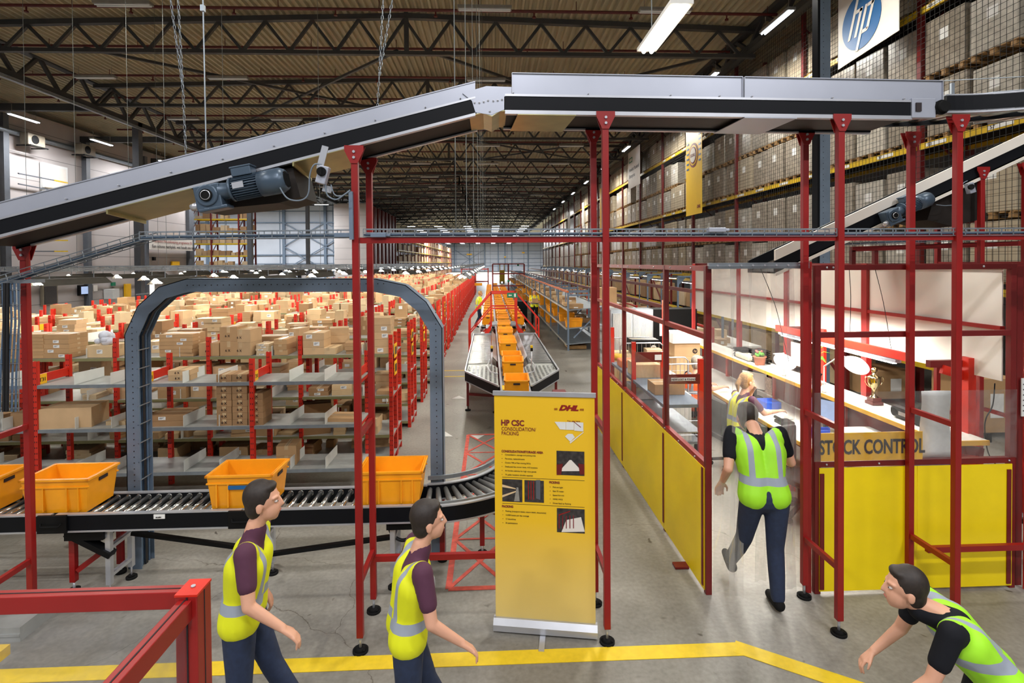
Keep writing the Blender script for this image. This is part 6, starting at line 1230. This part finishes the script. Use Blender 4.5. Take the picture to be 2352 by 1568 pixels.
def bx(x, y, z, w_, d_, h_, lb, m_='card0', nm='large_carton', hpmark=False, rz=0):
    t = thing(nm, lb, 'box', (x, y, z)); b = MB(); b.box((x, y, z+h_/2), (w_, d_, h_), rz); b.build('carton', m_, t, bevel=.004); b = MB(); b.box((x, y, z+h_+.001), (w_, .05, .002), rz); b.build('tape', 'tape', t)
    if hpmark: b = MB(); b.cyl((x+w_*.3, y-d_/2-.003, z+h_*.4), (x+w_*.3, y-d_/2-.001, z+h_*.4), .05, 16); b.build('logo_disc', 'ink' if m_ != 'black' else 'white_paint', t); text('lettering', 'hp', .06, m_ if m_ != 'black' else 'ink', t, (x+w_*.3-.03, y-d_/2-.004, z+h_*.4-.015), (1, 0, 0), (0, 0, 1), shear=.3)
# left side of cage: lost and found shelving
t = thing('lost_found_shelving', 'low dark red shelving along the left cage wall with a LOST AND FOUND plate', 'shelving', (2.15, 6.4, 0))
for x, y, hh in ((2.58, 6.45, 1.9), (2.14, 6.45, 1.3), (2.58, 7.9, 1.75), (2.14, 7.9, 1.9), (2.14, 9.3, 1.95), (2.58, 9.3, 1.3)):
    b = MB(); b.bb(x-.03, x+.03, y-.025, y+.025, 0, hh); b.build('upright', 'rack_red', t)
for z in (.55, 1.0): b = MB(); b.bb(2.12, 2.6, 6.45, 9.3, z-.015, z); b.build('shelf', 'galv', t)
b = MB(); b.bb(2.12, 2.62, 6.45, 9.3, 1.3, 1.34); b.build('shelf', 'blue_grey', t)
b = MB(); b.bb(2.16, 2.56, 6.42, 6.43, 1.6, 1.72); b.bb(2.16, 2.56, 7.87, 7.88, 1.6, 1.75); b.build('cross_plate', 'dark_red', t); b = MB(); b.bb(2.2, 2.5, 6.412, 6.418, 1.64, 1.68); b.build('name_strip', 'label_white', t); b = MB(); b.bb(2.45, 2.55, 7.86, 7.866, 1.63, 1.71); b.build('name_strip', 'label_white', t); text('lettering', 'NEW LOST & FOUND', .034, 'ink', t, (2.205, 6.41, 1.648), (1, 0, 0), (0, 0, 1), sx=.9)
t = thing('storage_crate', 'blue plastic crate on the low shelf by the left cage wall', 'crate', (2.35, 6.6, .55)); b = MB(); b.bb(2.2, 2.5, 6.5, 6.9, .55, .72); b.build('shell', 'blue_bin', t, bevel=.01); b = MB(); b.bb(2.28, 2.42, 6.6, 6.75, .72, .735); b.build('contents', 'white_paint', t)
def small_items(y0, y1, z): pass
for i, (y, z, w_, h_, m_, lb) in enumerate(((7.2, .55, .34, .2, 'card1', 'brown box on the low shelf behind the blue crate'), (8.2, 1.0, .4, .2, 'purple_bag', 'clear wrapped bag on the middle shelf by the left cage wall'), (8.4, .55, .4, .3, 'card2', 'pale box on the low shelf near the rear by the left cage wall'), (8.9, 1.34,   .3, .12, 'orange_paint', 'orange block in place of reflections on top of the low shelving'))):  # the orange piece is added for orange reflections, not a stored bag
    b = MB(); b.box((2.35, y, z+h_/2), (.38, w_, h_)); tag(b.build('stored_box' if 'box' in lb else 'bag_or_reflection', m_, bevel=.015), lb, 'box' if 'box' in lb else 'bag')
bx(2.36, 7.1, 1.34, .4, .34, .14, 'flat brown carton on top of the low shelving by the left cage wall', 'card1'); bx(2.38, 8.2, 1.34, .4, .45, .2, 'pale carton on top of the low shelving, behind the flat carton', 'card2'); bx(2.34, 7.4, .55, .36, .4, .28, 'brown carton on the bottom board of the low shelving', 'card3')
# roll containers, cabinets and boxes beyond
def cage_trolley(x, y, w_, d_, hh, lb):
    t = thing('roll_container', lb, 'trolley', (x, y, 0)); b = MB(); b.box((x, y, .17), (w_, d_, .04)); b.build('base', 'galv', t)
    for s in (-1, 1):
        b = MB(); b.tube([(x-w_/2, y+s*d_/2, .15), (x-w_/2, y+s*d_/2, hh-.06), (x-w_/2+.06, y+s*d_/2, hh), (x+w_/2-.06, y+s*d_/2, hh), (x+w_/2, y+s*d_/2, hh-.06), (x+w_/2, y+s*d_/2, .15)], .014, 6)
        for k in range(9): xx = x-w_/2+w_*(k+1)/10; b.cyl((xx, y+s*d_/2, .18), (xx, y+s*d_/2, hh), .003, 4)
        for k in range(5): zz = .3+k*(hh-.3)/5; b.cyl((x-w_/2, y+s*d_/2, zz), (x+w_/2, y+s*d_/2, zz), .003, 4)
        b.build('side_grid', 'alu', t)
    for sx in (-1, 1):
        for sy in (-1, 1): b = MB(); b.cyl((x+sx*(w_/2-.06)-.02, y+sy*(d_/2-.06), .07), (x+sx*(w_/2-.06)+.02, y+sy*(d_/2-.06), .07), .07, 12); b.build('castor', 'rubber', t)
cage_trolley(2.75, 9.95, .8, .7, 1.62, 'wire roll container nearest the left cage wall'); cage_trolley(3.05, 8.75, .7, .6, 1.45, 'wire roll container behind the lost and found plate')
c = (3.35, 11.6); t = thing('tambour_cabinet', 'grey cabinet with ribbed roller doors behind the cage', 'cabinet', (c[0], c[1], 0)); b = MB(); b.bb(2.62, 3.55, 11.5, 12, 0, 2.06); b.build('carcass', 'galv', t); 
for x0, x1 in ((2.66, 3.09), (3.1, 3.52)):
    b = MB(); b.bb(x0, x1, 11.47, 11.5, .1, 1.98)
    for i in range(14): b.bb(x0+.03*i, x0+.03*i+.018, 11.46, 11.47, .1, 1.98)
    b.build('roller_door', 'tambour', t)
b = MB(); b.bb(3.62, 4.6, 11.7, 12.2, 0, 2.04); o = b.build('black_cabinet', 'black'); tag(o, 'plain black cabinet beside the grey ribbed cabinet', 'cabinet')
b = MB(); b.bb(3.75, 3.95, 11.68, 11.695, 1.45, 1.8); tag(b.build('notice_sheet', 'white_paint'), 'framed notice sheet on the black cabinet front', 'notice')
b = MB(); b.bb(3.57, 3.63, 10.9, 10.96, 0, 2.3); tag(b.build('red_post', 'rack_red'), 'bright red post in front of the grey and black cabinets', 'post')
t = thing('work_table', 'white table with yellow edge under the stack of large boxes', 'table', (3.6, 10.2, 0)); b = MB(); b.bb(3.25, 4.0, 9.9, 11.2, .9, .93); b.build('tabletop', 'desk_white', t); b = MB(); b.bb(3.235, 3.25, 9.9, 11.2, .88, .932); b.bb(3.235, 4.0, 9.885, 9.9, .88, .932); b.build('edge', 'desk_yellow', t)
for x in (3.3, 3.95):
    for y in (9.95, 11.15): b = MB(); b.bb(x-.025, x+.025, y-.025, y+.025, 0, .9); b.build('leg', 'rack_red', t)
bx(3.75, 10.35, .93, .36, .5, .34, 'large brown carton at the bottom left of the pile on the white table'); bx(3.98, 10.1, .93, .32, .4, .26, 'large brown carton at the bottom right of the pile on the white table', 'card2'); bx(3.78, 10.35, 1.27, .5, .5, .26, 'brown carton with round logo in the middle of the pile', 'card0', hpmark=True); bx(3.76, 10.3, 1.53, .56, .5, .2, 'white printed carton on top of the pile on the white table', 'white_paint')
bx(2.62, 9.95, .19, .6, .6, 1.2, 'tall brown carton standing in the nearer roll container', 'card2'); bx(2.85, 9.9, 1.42, .5, .4, .24, 'black printed carton with round white logo on the roll container', 'black', hpmark=True); bx(2.95, 9.6, 1.4, .28, .24, .12, 'small brown carton beside the black printed carton', 'card4')
bx(3.0, 8.75, .19, .5, .5, .75, 'white carton inside the roll container behind the plate', 'white_paint'); bx(3.28, 10.7, .93, .2, .4, .35, 'open brown carton left of the pile on the white table', 'card1')
bx(2.85, 13.0, 2.06, .4, .5, .42, 'brown carton with grey lid on the grey cabinet row', 'card1'); bx(3.9, 14.5, 1.0, .8, .5, .5, 'brown carton with white labels behind the black cabinet', 'card1')
b = MB(); b.cyl((2.28, 9.5, 1.34), (2.28, 9.5, 1.44), .1, 14); tag(b.build('yellow_tub', 'beam_yellow'), 'yellow round tub on the shelving near the left cage wall', 'tub')
# red box beyond banner, white board
c = atY(1295, 912, 8.8); b = MB(); b.bb(c.x-.16, c.x+.06, 8.8, 9.1, 0, c.z+.06); tag(b.build('red_pillar_box', 'dark_red'), 'dark red box top seen over the banner', 'box'); b = MB(); p = [atY(x, y, 8.2) for x, y in ((1275, 922), (1318, 902), (1318, 1010), (1275, 1010))]; b.prism(p, (0, .02, 0)); tag(b.build('white_board', 'white_paint'), 'white slanted board edge seen over the banner', 'board')
b = MB(); b.bb(2.75, 3.4, 18.8, 19.8, .02, .14)
for i in range(4): b.bb(2.75, 3.4, 18.85+.28*i, 18.95+.28*i, .14, .16)
tag(b.build('wooden_pallet', 'wood'), 'wooden pallet on the floor under the near grey flow rack', 'pallet')
# ================================================================ ROLL-UP BANNER
BL = atZ(1138, 1428, .05); BR = atZ(1368, 1452, .05); BL = Vector((.02, 4.47, 0)); BR = Vector((.853, 4.33, 0)); U = (BR-BL).normalized(); N_ = Vector((U.y, -U.x, 0)); BW = (BR-BL).length
TLz = 1.99
rb = thing('roll_up_banner', 'tall yellow roll-up banner with text, photos and red slanted logo', 'banner', BL)
def bp(u, z, off=0): return BL+U*u+Vector((0, 0, z))+N_*off      # u metres along, z height
b = MB(); b.prism([bp(0.005, .1), bp(BW-.005, .1), bp(BW-.005, TLz), bp(.005, TLz)], -N_*.004); b.build('sheet', 'banner_yellow_print', rb)
b = MB(); b.prism([bp(-.01, .02, .05), bp(-.01, .02, -.06), bp(-.01, .07, -.06), bp(-.01, .115, -.02), bp(-.01, .115, .02), bp(-.01, .07, .05)], U*(BW+.02)); b.build('base_cassette', 'alu', rb)
b = MB(); b.prism([bp(-.005, TLz, .012), bp(-.005, TLz, -.016), bp(-.005, TLz+.035, -.016), bp(-.005, TLz+.035, .012)], U*(BW+.01)); b.build('top_rail', 'alu', rb)
b = MB(); b.bar(bp(BW*.48, .012, .02), bp(BW*.48, .008, .22), .045, .006); b.bar(bp(BW*.48, .012, -.02), bp(BW*.48, .008, -.2), .045, .006); b.build('foot_bar', 'alu', rb); b = MB(); b.bar(bp(BW*.5, .1, -.04), bp(BW*.5, TLz, -.03), .02); b.build('rear_pole', 'alu', rb)
# banner layout in pixels of the photo -> (u, z)
e = (1138, 926), (1366, 932), (1139, 1425), (1368, 1448)
def bl(px, py):
    u = (px-1138.5)/(229); top = 926+6*u; bot = 1424+24*u; s = (py-top)/(bot-top); return u*BW, TLz-s*(TLz-.1)
def btext(s, px, py, size, m_='maroon', **k):
    u, z = bl(px, py); return text('lettering', s, size, m_, rb, bp(u, z, .003), U, (0, 0, 1), ext=.0006, **k)
btext('HP CSC', 1155, 993, .066, bold=.0022, sx=.88); btext('CONSOLIDATION/', 1156, 1004.5, .044, sx=.78); btext('PACKING', 1156, 1014.5, .044, sx=.78)
btext('CONSOLIDATION/STORAGE AREA', 1156, 1053, .026, bold=.0009, sx=.86)
for i, s in enumerate(('Consolidation, storage and picking area', 'Put away, replenishments', 'Covers 70% of fast moving SKUs', 'Dedicated fast mover lanes, 410 locations', '4x Kardex cabinets for high value goods', '73 pallet locations (double capacity)')):
    btext(s, 1164, 1060+8.9*i, .0165, 'ink', sx=.98); btext('•', 1156, 1060+8.9*i, .022, 'maroon')
btext('PICKING', 1264, 1124, .026, bold=.0009, sx=.86)
for i, s in enumerate(('Pick-to-Light', 'Belt 75 meter', 'Speed 0.6 m/s', 'WMS: WCS', 'Direct feed to Packing')): btext(s, 1272, 1134+9*i, .0165, 'ink'); btext('•', 1265, 1134+9*i, .022, 'maroon')
btext('PACKING', 1156, 1176, .026, bold=.0009, sx=.86)
for i, s in enumerate(('Packing (transport labels, return labels, documents)', '16,000 boxes per day average', '13 downlines', '26 packstations')): btext(s, 1164, 1186+8.8*i, .0165, 'ink'); btext('•', 1157, 1186+8.8*i, .022, 'maroon')
def brect(x0, y0, x1, y1, m_, nm, off=.002):
    (u0, z0), (u1, z1) = bl(x0, y1), (bl(x1, y0)[0], bl(x0, y0)[1]); b = MB(); b.prism([bp(u0, z0, off), bp(u1, z0, off), bp(u1, z1, off), bp(u0, z1, off)], -N_*.001); return b.build(nm, m_, rb)
def bpoly(pts, m_, nm, off=.004):
    b = MB()
    for P in pts: Q = [bl(x, y) for x, y in P]; b.prism([bp(u, z, off) for u, z in Q], -N_*.001)
    return b.build(nm, m_, rb)
for k, (x0, y0, x1, y1) in enumerate(((1281, 1051, 1343, 1105), (1157, 1113, 1203, 1163), (1208, 1116, 1252, 1165), (1281, 1180, 1343, 1234))):
    brect(x0, y0, x1, y1, 'photo_dark', 'printed_photo'); w_, h_ = x1-x0, y1-y0; cx, cy = (x0+x1)/2, (y0+y1)/2
    if k == 0: bpoly([[(cx-2, cy-6), (cx+2, cy-6), (x1-6, y1-8), (x0+6, y1-8)]], 'board_white', 'photo_print'); bpoly([[(x0, cy+4), (x0+14, cy+2), (x0+10, y1), (x0, y1)]], 'dark_red', 'photo_print', .005); bpoly([[(x1, cy+4), (x1-14, cy+2), (x1-10, y1), (x1, y1)]], 'dark_red', 'photo_print', .005)
    if k == 1: bpoly([[(x0, y0+12), (cx+8, cy-4), (cx+8, cy-2), (x0, y0+18)], [(x0, y1-14), (cx+8, cy+2), (cx+10, cy+4), (x0, y1-9)]], 'card2', 'photo_print'); bpoly([[(cx+10, cy-6), (cx+14, cy-6), (x1-6, y1), (cx+4, y1)]], 'concrete', 'photo_print', .005)
    if k == 2: bpoly([[(x0+8+6*i, y0+2), (x0+10+6*i, y0+3), (x0+10+6*i, y1-6), (x0+8+6*i, y1-4)] for i in range(3)], 'red', 'photo_print'); bpoly([[(x0+26, y0), (x0+36, y0), (x0+36, y1-4), (x0+26, y1-8)]], 'column', 'photo_print', .005)
    if k == 3: bpoly([[(cx-10, cy), (x1-8, cy-6), (x1, y1), (x0+10, y1)]], 'board_white', 'photo_print'); bpoly([[(x0+4+8*i, cy-10), (x0+6+8*i, cy-10), (x0+6+8*i, y1-8), (x0+4+8*i, y1-8)] for i in range(5)], 'maroon', 'photo_print', .005); bpoly([[(x0+4, y0+14), (x0+30, y0+6), (x0+30, y0+8), (x0+4, y0+17)]], 'red', 'photo_print', .005)
for y in (1108.5, 1167): brect(1157, y, 1343, y+.7, 'ink', 'rule_line')
# floor plan
bpoly([[(1277, 986), (1302, 986.5), (1302, 1004), (1289, 1003)], [(1302.6, 986.5), (1320, 987), (1320, 1004.5), (1302.6, 1004)], [(1320.6, 987), (1341, 988), (1341, 1008), (1320.6, 1006)], [(1300, 1019), (1307, 1013), (1317, 1013.5), (1322, 1021), (1312, 1031)]], 'white_paint', 'floor_plan'); bpoly([[(1318, 985), (1319, 984.5), (1336, 998), (1335, 999)]], 'maroon', 'pointer', .006); bpoly([[(1310, 1033), (1341, 1009), (1342, 1010), (1312, 1035)]], 'banner_white', 'road_line')
btext('You are here', 1305, 986, .02, 'maroon'); 
# DHL mark
def para(x0, y0, x1, y1, sl=.45): h_ = y1-y0; return [(x0, y1), (x1, y1), (x1+h_*sl*1.5, y0), (x0+h_*sl*1.5, y0)]
btext('DHL', 1287, 960, .058, 'red', bold=.0035, shear=.35, sx=1.35)
bpoly([para(1276, 955.5+i*1.6, 1283.5, 956.2+i*1.6) for i in range(3)]+[para(1333, 957+i*1.6, 1342, 957.7+i*1.6) for i in range(3)], 'red', 'logo_stripes', .005)
# ================================================================ PEOPLE
def capsule(b, p, r, q, s, n=12):
    p = Vector(p); q = Vector(q); b.cyl(p, q, r, n, s); b.sph(p, r, n); b.sph(q, s, n)
def solid(b, name, m_, parent, vox=.014, smooth=4):
    o = b.build(name+'_tmp', m_, parent); r = o.modifiers.new('r', 'REMESH'); r.mode = 'VOXEL'; r.voxel_size = vox; s = o.modifiers.new('s', 'SMOOTH'); s.factor = .6; s.iterations = smooth
    dg = bpy.context.evaluated_depsgraph_get(); me = bpy.data.meshes.new_from_object(o.evaluated_get(dg)); me.materials.clear(); me.materials.append(MATS[m_]); 
    for p in me.polygons: p.use_smooth = True
    bpy.data.objects.remove(o); n = bpy.data.objects.new(name, me); COL.objects.link(n); n.parent = parent; PO[n.name] = (0, 0, 0); return n
STAND = dict(hip=.93, sh=1.42, lean=0, shw=.19, hipw=.1, hipy=0)
def person(label, loc, ang, J, hair='hair_dark', top='yellow_shirt', vest='vest_yellow', legs='dark_cloth', shoes='rubber', pony=False, scale=1, glasses=False, headturn=0, sleeve=True, vox=.013):
    """J: joint positions in the body's own frame (x right, y forward, z up)"""
    t = thing('person', label, 'person', loc, world=False); t.rotation_euler = (0, 0, ang); t.scale = (scale,)*3
    V = {k: Vector(v) for k, v in J.items()}; pe, ch, nk, hd = V['pelvis'], V['chest'], V['neck'], V['head']; f = Matrix.Rotation(headturn, 3, 'Z'); T3 = f
    b = MB(); X = Vector((1, 0, 0))
    for s in (-1, 1):
        capsule(b, pe+X*s*.07, .10, pe.lerp(ch, .45)+X*s*.05, .095); capsule(b, pe.lerp(ch, .45)+X*s*.05, .095, ch+X*s*.08, .105); capsule(b, ch+X*s*.06+Vector((0, 0, .03)), .08, V['shL' if s < 0 else 'shR'], .055)
    capsule(b, ch+Vector((0, 0, .05)), .07, nk, .055); capsule(b, nk, .052, hd+Vector((0, -.005, -.04)), .05)
    for S_ in 'LR':
        sg_ = -1 if S_ == 'L' else 1; sh, el, wr = V['sh'+S_], V['el'+S_], V['wr'+S_]; capsule(b, sh, .052, el, .038); capsule(b, el, .038, wr, .025)
        hv = (wr-el).normalized(); side = hv.cross(Vector((0, 1, 0)) if abs(hv.y) < .8 else Vector((0, 0, 1))).normalized(); pn = hv.cross(side).normalized(); pc = wr+hv*.045
        for k in (-.022, 0, .022): capsule(b, wr+side*k*.6, .017, wr+hv*.085+side*k, .014, 8)
        for k, ln in zip((-.032, -.011, .011, .032), (.06, .075, .07, .055)):
            a0 = wr+hv*.088+side*k; a1 = a0+hv*ln*.55+pn*.008*1; a2 = a1+hv*ln*.35+pn*.03; capsule(b, a0, .0095, a1, .009, 8); capsule(b, a1, .009, a2, .0075, 8)
        th = wr+hv*.03-side*.028*sg_; capsule(b, th, .012, th+hv*.04-side*.028*sg_+pn*.01, .01, 8); capsule(b, th+hv*.04-side*.028*sg_+pn*.01, .01, th+hv*.07-side*.03*sg_+pn*.022, .008, 8)
        hp_, kn, an = V['hip'+S_], V['kn'+S_], V['an'+S_]; capsule(b, hp_, .09, kn, .055); capsule(b, kn, .055, kn.lerp(an, .35), .054); capsule(b, kn.lerp(an, .35), .054, an, .036); fd = V.get('foot'+S_, Vector((0, 1, 0))); capsule(b, an+Vector((0, 0, -.045)), .035, an+fd*.15+Vector((0, 0, -.055)), .028)
    def hs(off, r, sc): b.sph(hd+T3 @ Vector(off), r, 14, sc)
    hs((0, -.012, .035), .1, (.78, .96, .98)); hs((0, .028, -.035), .075, (.8, .92, 1.0)); hs((0, .055, -.078), .035, (1, .8, .8)); hs((0, .098, -.008), .016, (.8, 1, 1.2)); capsule(b, hd+T3 @ Vector((0, .088, .03)), .009, hd+T3 @ Vector((0, .106, -.012)), .012, 8)
    for s in (-1, 1): hs((s*.08, -.012, -.005), .026, (.35, .8, 1.25)); capsule(b, hd+T3 @ Vector((s*.018, .082, .042)), .009, hd+T3 @ Vector((s*.052, .066, .042)), .008, 8)
    hs((0, .086, -.048), .014, (1.8, .6, .5))
    solid(b, 'body', 'skin', t, .0065, 3)
    b = MB()
    for s in (-1, 1): b.sph(hd+T3 @ Vector((s*.031, .0755, .018)), .0115, 10, (1.15, 1, .6))
    b.build('eyes', 'eye_white', t); b = MB()
    for s in (-1, 1): b.sph(hd+T3 @ Vector((s*.031, .0845, .018)), .005, 8)
    b.build('pupils', 'eye', t); b = MB(); b.sph(hd+T3 @ Vector((0, .0945, -.048)), .01, 8, (2.1, .4, .5)); b.build('mouth', 'lip', t)
    b = MB(); b.sph(hd+T3 @ Vector((0, -.028, .05)), .106, 16, (.82, .94, .96)); b.sph(hd+T3 @ Vector((0, -.05, -.01)), .085, 14, (.88, .75, 1)); b.sph(hd+T3 @ Vector((0, .03, .105)), .05, 12, (1.25, .9, .6))
    if pony: capsule(b, hd+T3 @ Vector((0, -.12, .05)), .03, hd+T3 @ Vector((0, -.16, -.02)), .034); capsule(b, hd+T3 @ Vector((0, -.16, -.02)), .034, hd+T3 @ Vector((0, -.15, -.12)), .014)
    solid(b, 'hair', hair, t, .009, 2)
    if glasses:
        b = MB()
        for s in (-1, 1): b.lathe(hd+T3 @ Vector((s*.032, .094, .018)), [(.019, 0), (.022, .002), (.019, .004)], 12, Matrix(((1, 0, 0), (0, 0, 1), (0, 1, 0)))); b.tube([hd+T3 @ Vector((s*.05, .094, .02)), hd+T3 @ Vector((s*.08, .0, .02))], .002, 4)
        b.build('glasses', 'eye', t)
    b = MB()     # top
    for s in (-1, 1):
        S_ = 'L' if s < 0 else 'R'
        capsule(b, pe+X*s*.075, .112, pe.lerp(ch, .45)+X*s*.055, .106); capsule(b, pe.lerp(ch, .45)+X*s*.055, .106, ch+X*s*.085, .115); capsule(b, ch+X*s*.06+Vector((0, 0, .03)), .088, V['sh'+S_], .064)
        capsule(b, V['sh'+S_], .064, V['sh'+S_].lerp(V['el'+S_], .62), .056)
    capsule(b, ch+Vector((0, 0, .05)), .08, nk+Vector((0, 0, -.03)), .064); solid(b, 'shirt', top, t, vox)
    if vest:
        b = MB()
        for s in (-1, 1): S_ = 'L' if s < 0 else 'R'; capsule(b, pe+X*s*.085, .124, pe.lerp(ch, .45)+X*s*.06, .117); capsule(b, pe.lerp(ch, .45)+X*s*.06, .117, ch+X*s*.09, .124); capsule(b, ch+X*s*.06+Vector((0, 0, .03)), .096, V['sh'+S_].lerp(ch, .12), .07)
        solid(b, 'vest', vest, t, vox)
    b = MB()
    for S_ in 'LR':
        hp_, kn, an = V['hip'+S_], V['kn'+S_], V['an'+S_]; capsule(b, hp_, .102, kn, .069); capsule(b, kn, .069, kn.lerp(an, .4), .066); capsule(b, kn.lerp(an, .4), .066, an+Vector((0, 0, .02)), .056)
    capsule(b, V['hipL'], .105, V['hipR'], .105); capsule(b, pe+X*-.07, .106, pe+X*.07, .106); solid(b, 'trousers', legs, t, vox)
    for S_ in 'LR':
        an = V['an'+S_]; fd = V.get('foot'+S_, Vector((0, 1, 0))); b = MB(); capsule(b, an+Vector((0, 0, -.03))-fd*.03, .045, an+fd*.08+Vector((0, 0, -.045)), .042); capsule(b, an+fd*.08+Vector((0, 0, -.045)), .042, an+fd*.17+Vector((0, 0, -.055)), .034); solid(b, 'shoe', shoes, t, .01)
    return t
def stand(**k):
    J = dict(pelvis=(0, 0, .95), chest=(0, 0, 1.28), neck=(0, .01, 1.49), head=(0, .03, 1.63), shL=(-.185, 0, 1.42), shR=(.185, 0, 1.42), elL=(-.24, -.03, 1.13), elR=(.24, -.03, 1.13), wrL=(-.24, .08, .9), wrR=(.24, .08, .9), hipL=(-.09, 0, .92), hipR=(.09, 0, .92), knL=(-.1, .02, .5), knR=(.1, .02, .5), anL=(-.11, 0, .09), anR=(.11, 0, .09)); J.update(k); return J
def stride(lean=.06, arm=.16):
    return stand(chest=(0, lean*.5, 1.27), neck=(0, lean, 1.48), head=(0, lean+.05, 1.61), shL=(-.19, lean*.8, 1.40), shR=(.19, lean*.8, 1.40), elL=(-.26, lean-.12, 1.13), elR=(.27, lean+.02, 1.13), wrL=(-.27, lean-.02, .92), wrR=(.27, lean+.2, .98),
        knL=(-.1, .14, .52), anL=(-.11, .34, .13), footL=(0, .95, .2), knR=(.1, -.0, .5), anR=(.11, -.2, .12), footR=(0, .97, -.25))
# man walking into the cage
person('person in bright green hi-vis vest and dark jeans walking into the cage entrance', (2.42, 4.62, 0), math.radians(-6), stand(pelvis=(0, .0, .93), chest=(0, .1, 1.24), neck=(0, .24, 1.41), head=(0, .38, 1.44), shL=(-.2, .18, 1.37), shR=(.2, .18, 1.37), elL=(-.27, .04, 1.12), elR=(.3, .2, 1.12), wrL=(-.27, .2, .94), wrR=(.27, .4, 1.1), hipL=(-.09, 0, .9), hipR=(.1, 0, .9), knL=(-.1, .16, .5), anL=(-.12, .42, .15), footL=(0, .9, .3), knR=(.1, .03, .49), anR=(.1, -.02, .09)), 'hair_dark', 'dark_cloth', 'vest_green', 'jeans', scale=1.1)
person('person in yellow shirt and dark trousers standing in the right aisle holding a box', (2.2, 26.6, 0), math.pi-.1, stand(elL=(-.25, .04, 1.12), elR=(.25, .04, 1.12), wrL=(-.1, .24, 1.15), wrR=(.1, .24, 1.15), head=(0, .05, 1.62)), 'hair_dark', 'yellow_shirt', 'vest_yellow', 'dark_cloth')
b = MB(); b.box((2.2, 26.27, 1.22), (.3, .2, .22)); tag(b.build('carried_box', 'card1'), 'brown box held by the person standing in the aisle', 'box')
person('person in pale hi-vis vest and dark jeans walking in the left aisle beside the bridge', (-.58, 25.8, 0), math.radians(-70), stride(), 'hair_blond', 'hivis', 'vest_yellow', 'jeans')
person('passer-by in yellow hi-vis vest at the lower left, walking past the conveyor', (-1.55, 3.35, 0), math.radians(-80), stride(.08), 'hair_dark', 'purple_shirt', 'vest_yellow', 'jeans')
person('passer-by in yellow hi-vis vest walking left of the roll-up banner', (-.52, 3.2, 0), math.radians(-75), stride(.1), 'hair_dark', 'purple_shirt', 'vest_yellow', 'jeans', scale=.95)
person('person in green hi-vis vest bending at the lower right edge', (2.62, 2.75, 0), math.radians(70), stand(pelvis=(0, -.1, .9), chest=(0, .1, 1.12), neck=(0, .28, 1.25), head=(0, .36, 1.32), shL=(-.19, .2, 1.22), shR=(.19, .2, 1.22), elL=(-.22, .3, .96), elR=(.22, .3, .96), wrL=(-.2, .45, .8), wrR=(.2, .45, .8), hipL=(-.09, -.1, .88), hipR=(.09, -.1, .88)), 'hair_dark', 'dark_cloth', 'vest_green', 'dark_cloth', scale=.95)
def seated(**k):
    J = dict(pelvis=(0, 0, .56), chest=(0, .08, .88), neck=(0, .14, 1.08), head=(0, .18, 1.21), shL=(-.18, .12, 1.0), shR=(.18, .12, 1.0), elL=(-.2, .22, .8), elR=(.22, .28, .82), wrL=(-.08, .34, 1.0), wrR=(.2, .5, .83), hipL=(-.09, .04, .54), hipR=(.09, .04, .54), knL=(-.1, .4, .52), knR=(.12, .4, .52), anL=(-.1, .36, .1), anR=(.12, .36, .1)); J.update(k); return J
person('seated person with blond ponytail in yellow hi-vis vest working at the desk', (3.66, 7.8, 0), math.radians(-80), seated(elL=(-.2, .3, .86), wrL=(-.06, .3, 1.06)), 'hair_blond', 'purple_shirt', 'vest_seated', 'dark_cloth', pony=True, scale=1.06)
person('seated person with grey hair and glasses in orange vest behind the left cage posts', (3.5, 9.25, 0), math.radians(-70), seated(wrL=(-.1, .5, .82)), 'hair_grey', 'dark_cloth', 'vest_orange', 'dark_cloth', glasses=True, scale=1.06)

b = MB(); b.bb(4.99, 5.0, 4.72, 4.78, 0, 1.55); tag(b.build('edge_post', 'rack_red'), 'bright red post cut by the right edge beside the cage', 'post'); 
t = thing('notice_board', 'white printed notice at the right edge beside the cage corner', 'notice', (5.03, 4.86, 1.7)); b = MB(); b.bb(4.99, 5.2, 4.80, 4.81, 1.62, 1.98); b.build('sheet', 'white_paint', t)
for i in range(6): b = MB(); b.bb(5.0, 5.15, 4.796, 4.799, 1.92-.05*i, 1.928-.05*i); b.build('text_line', 'ink', t)
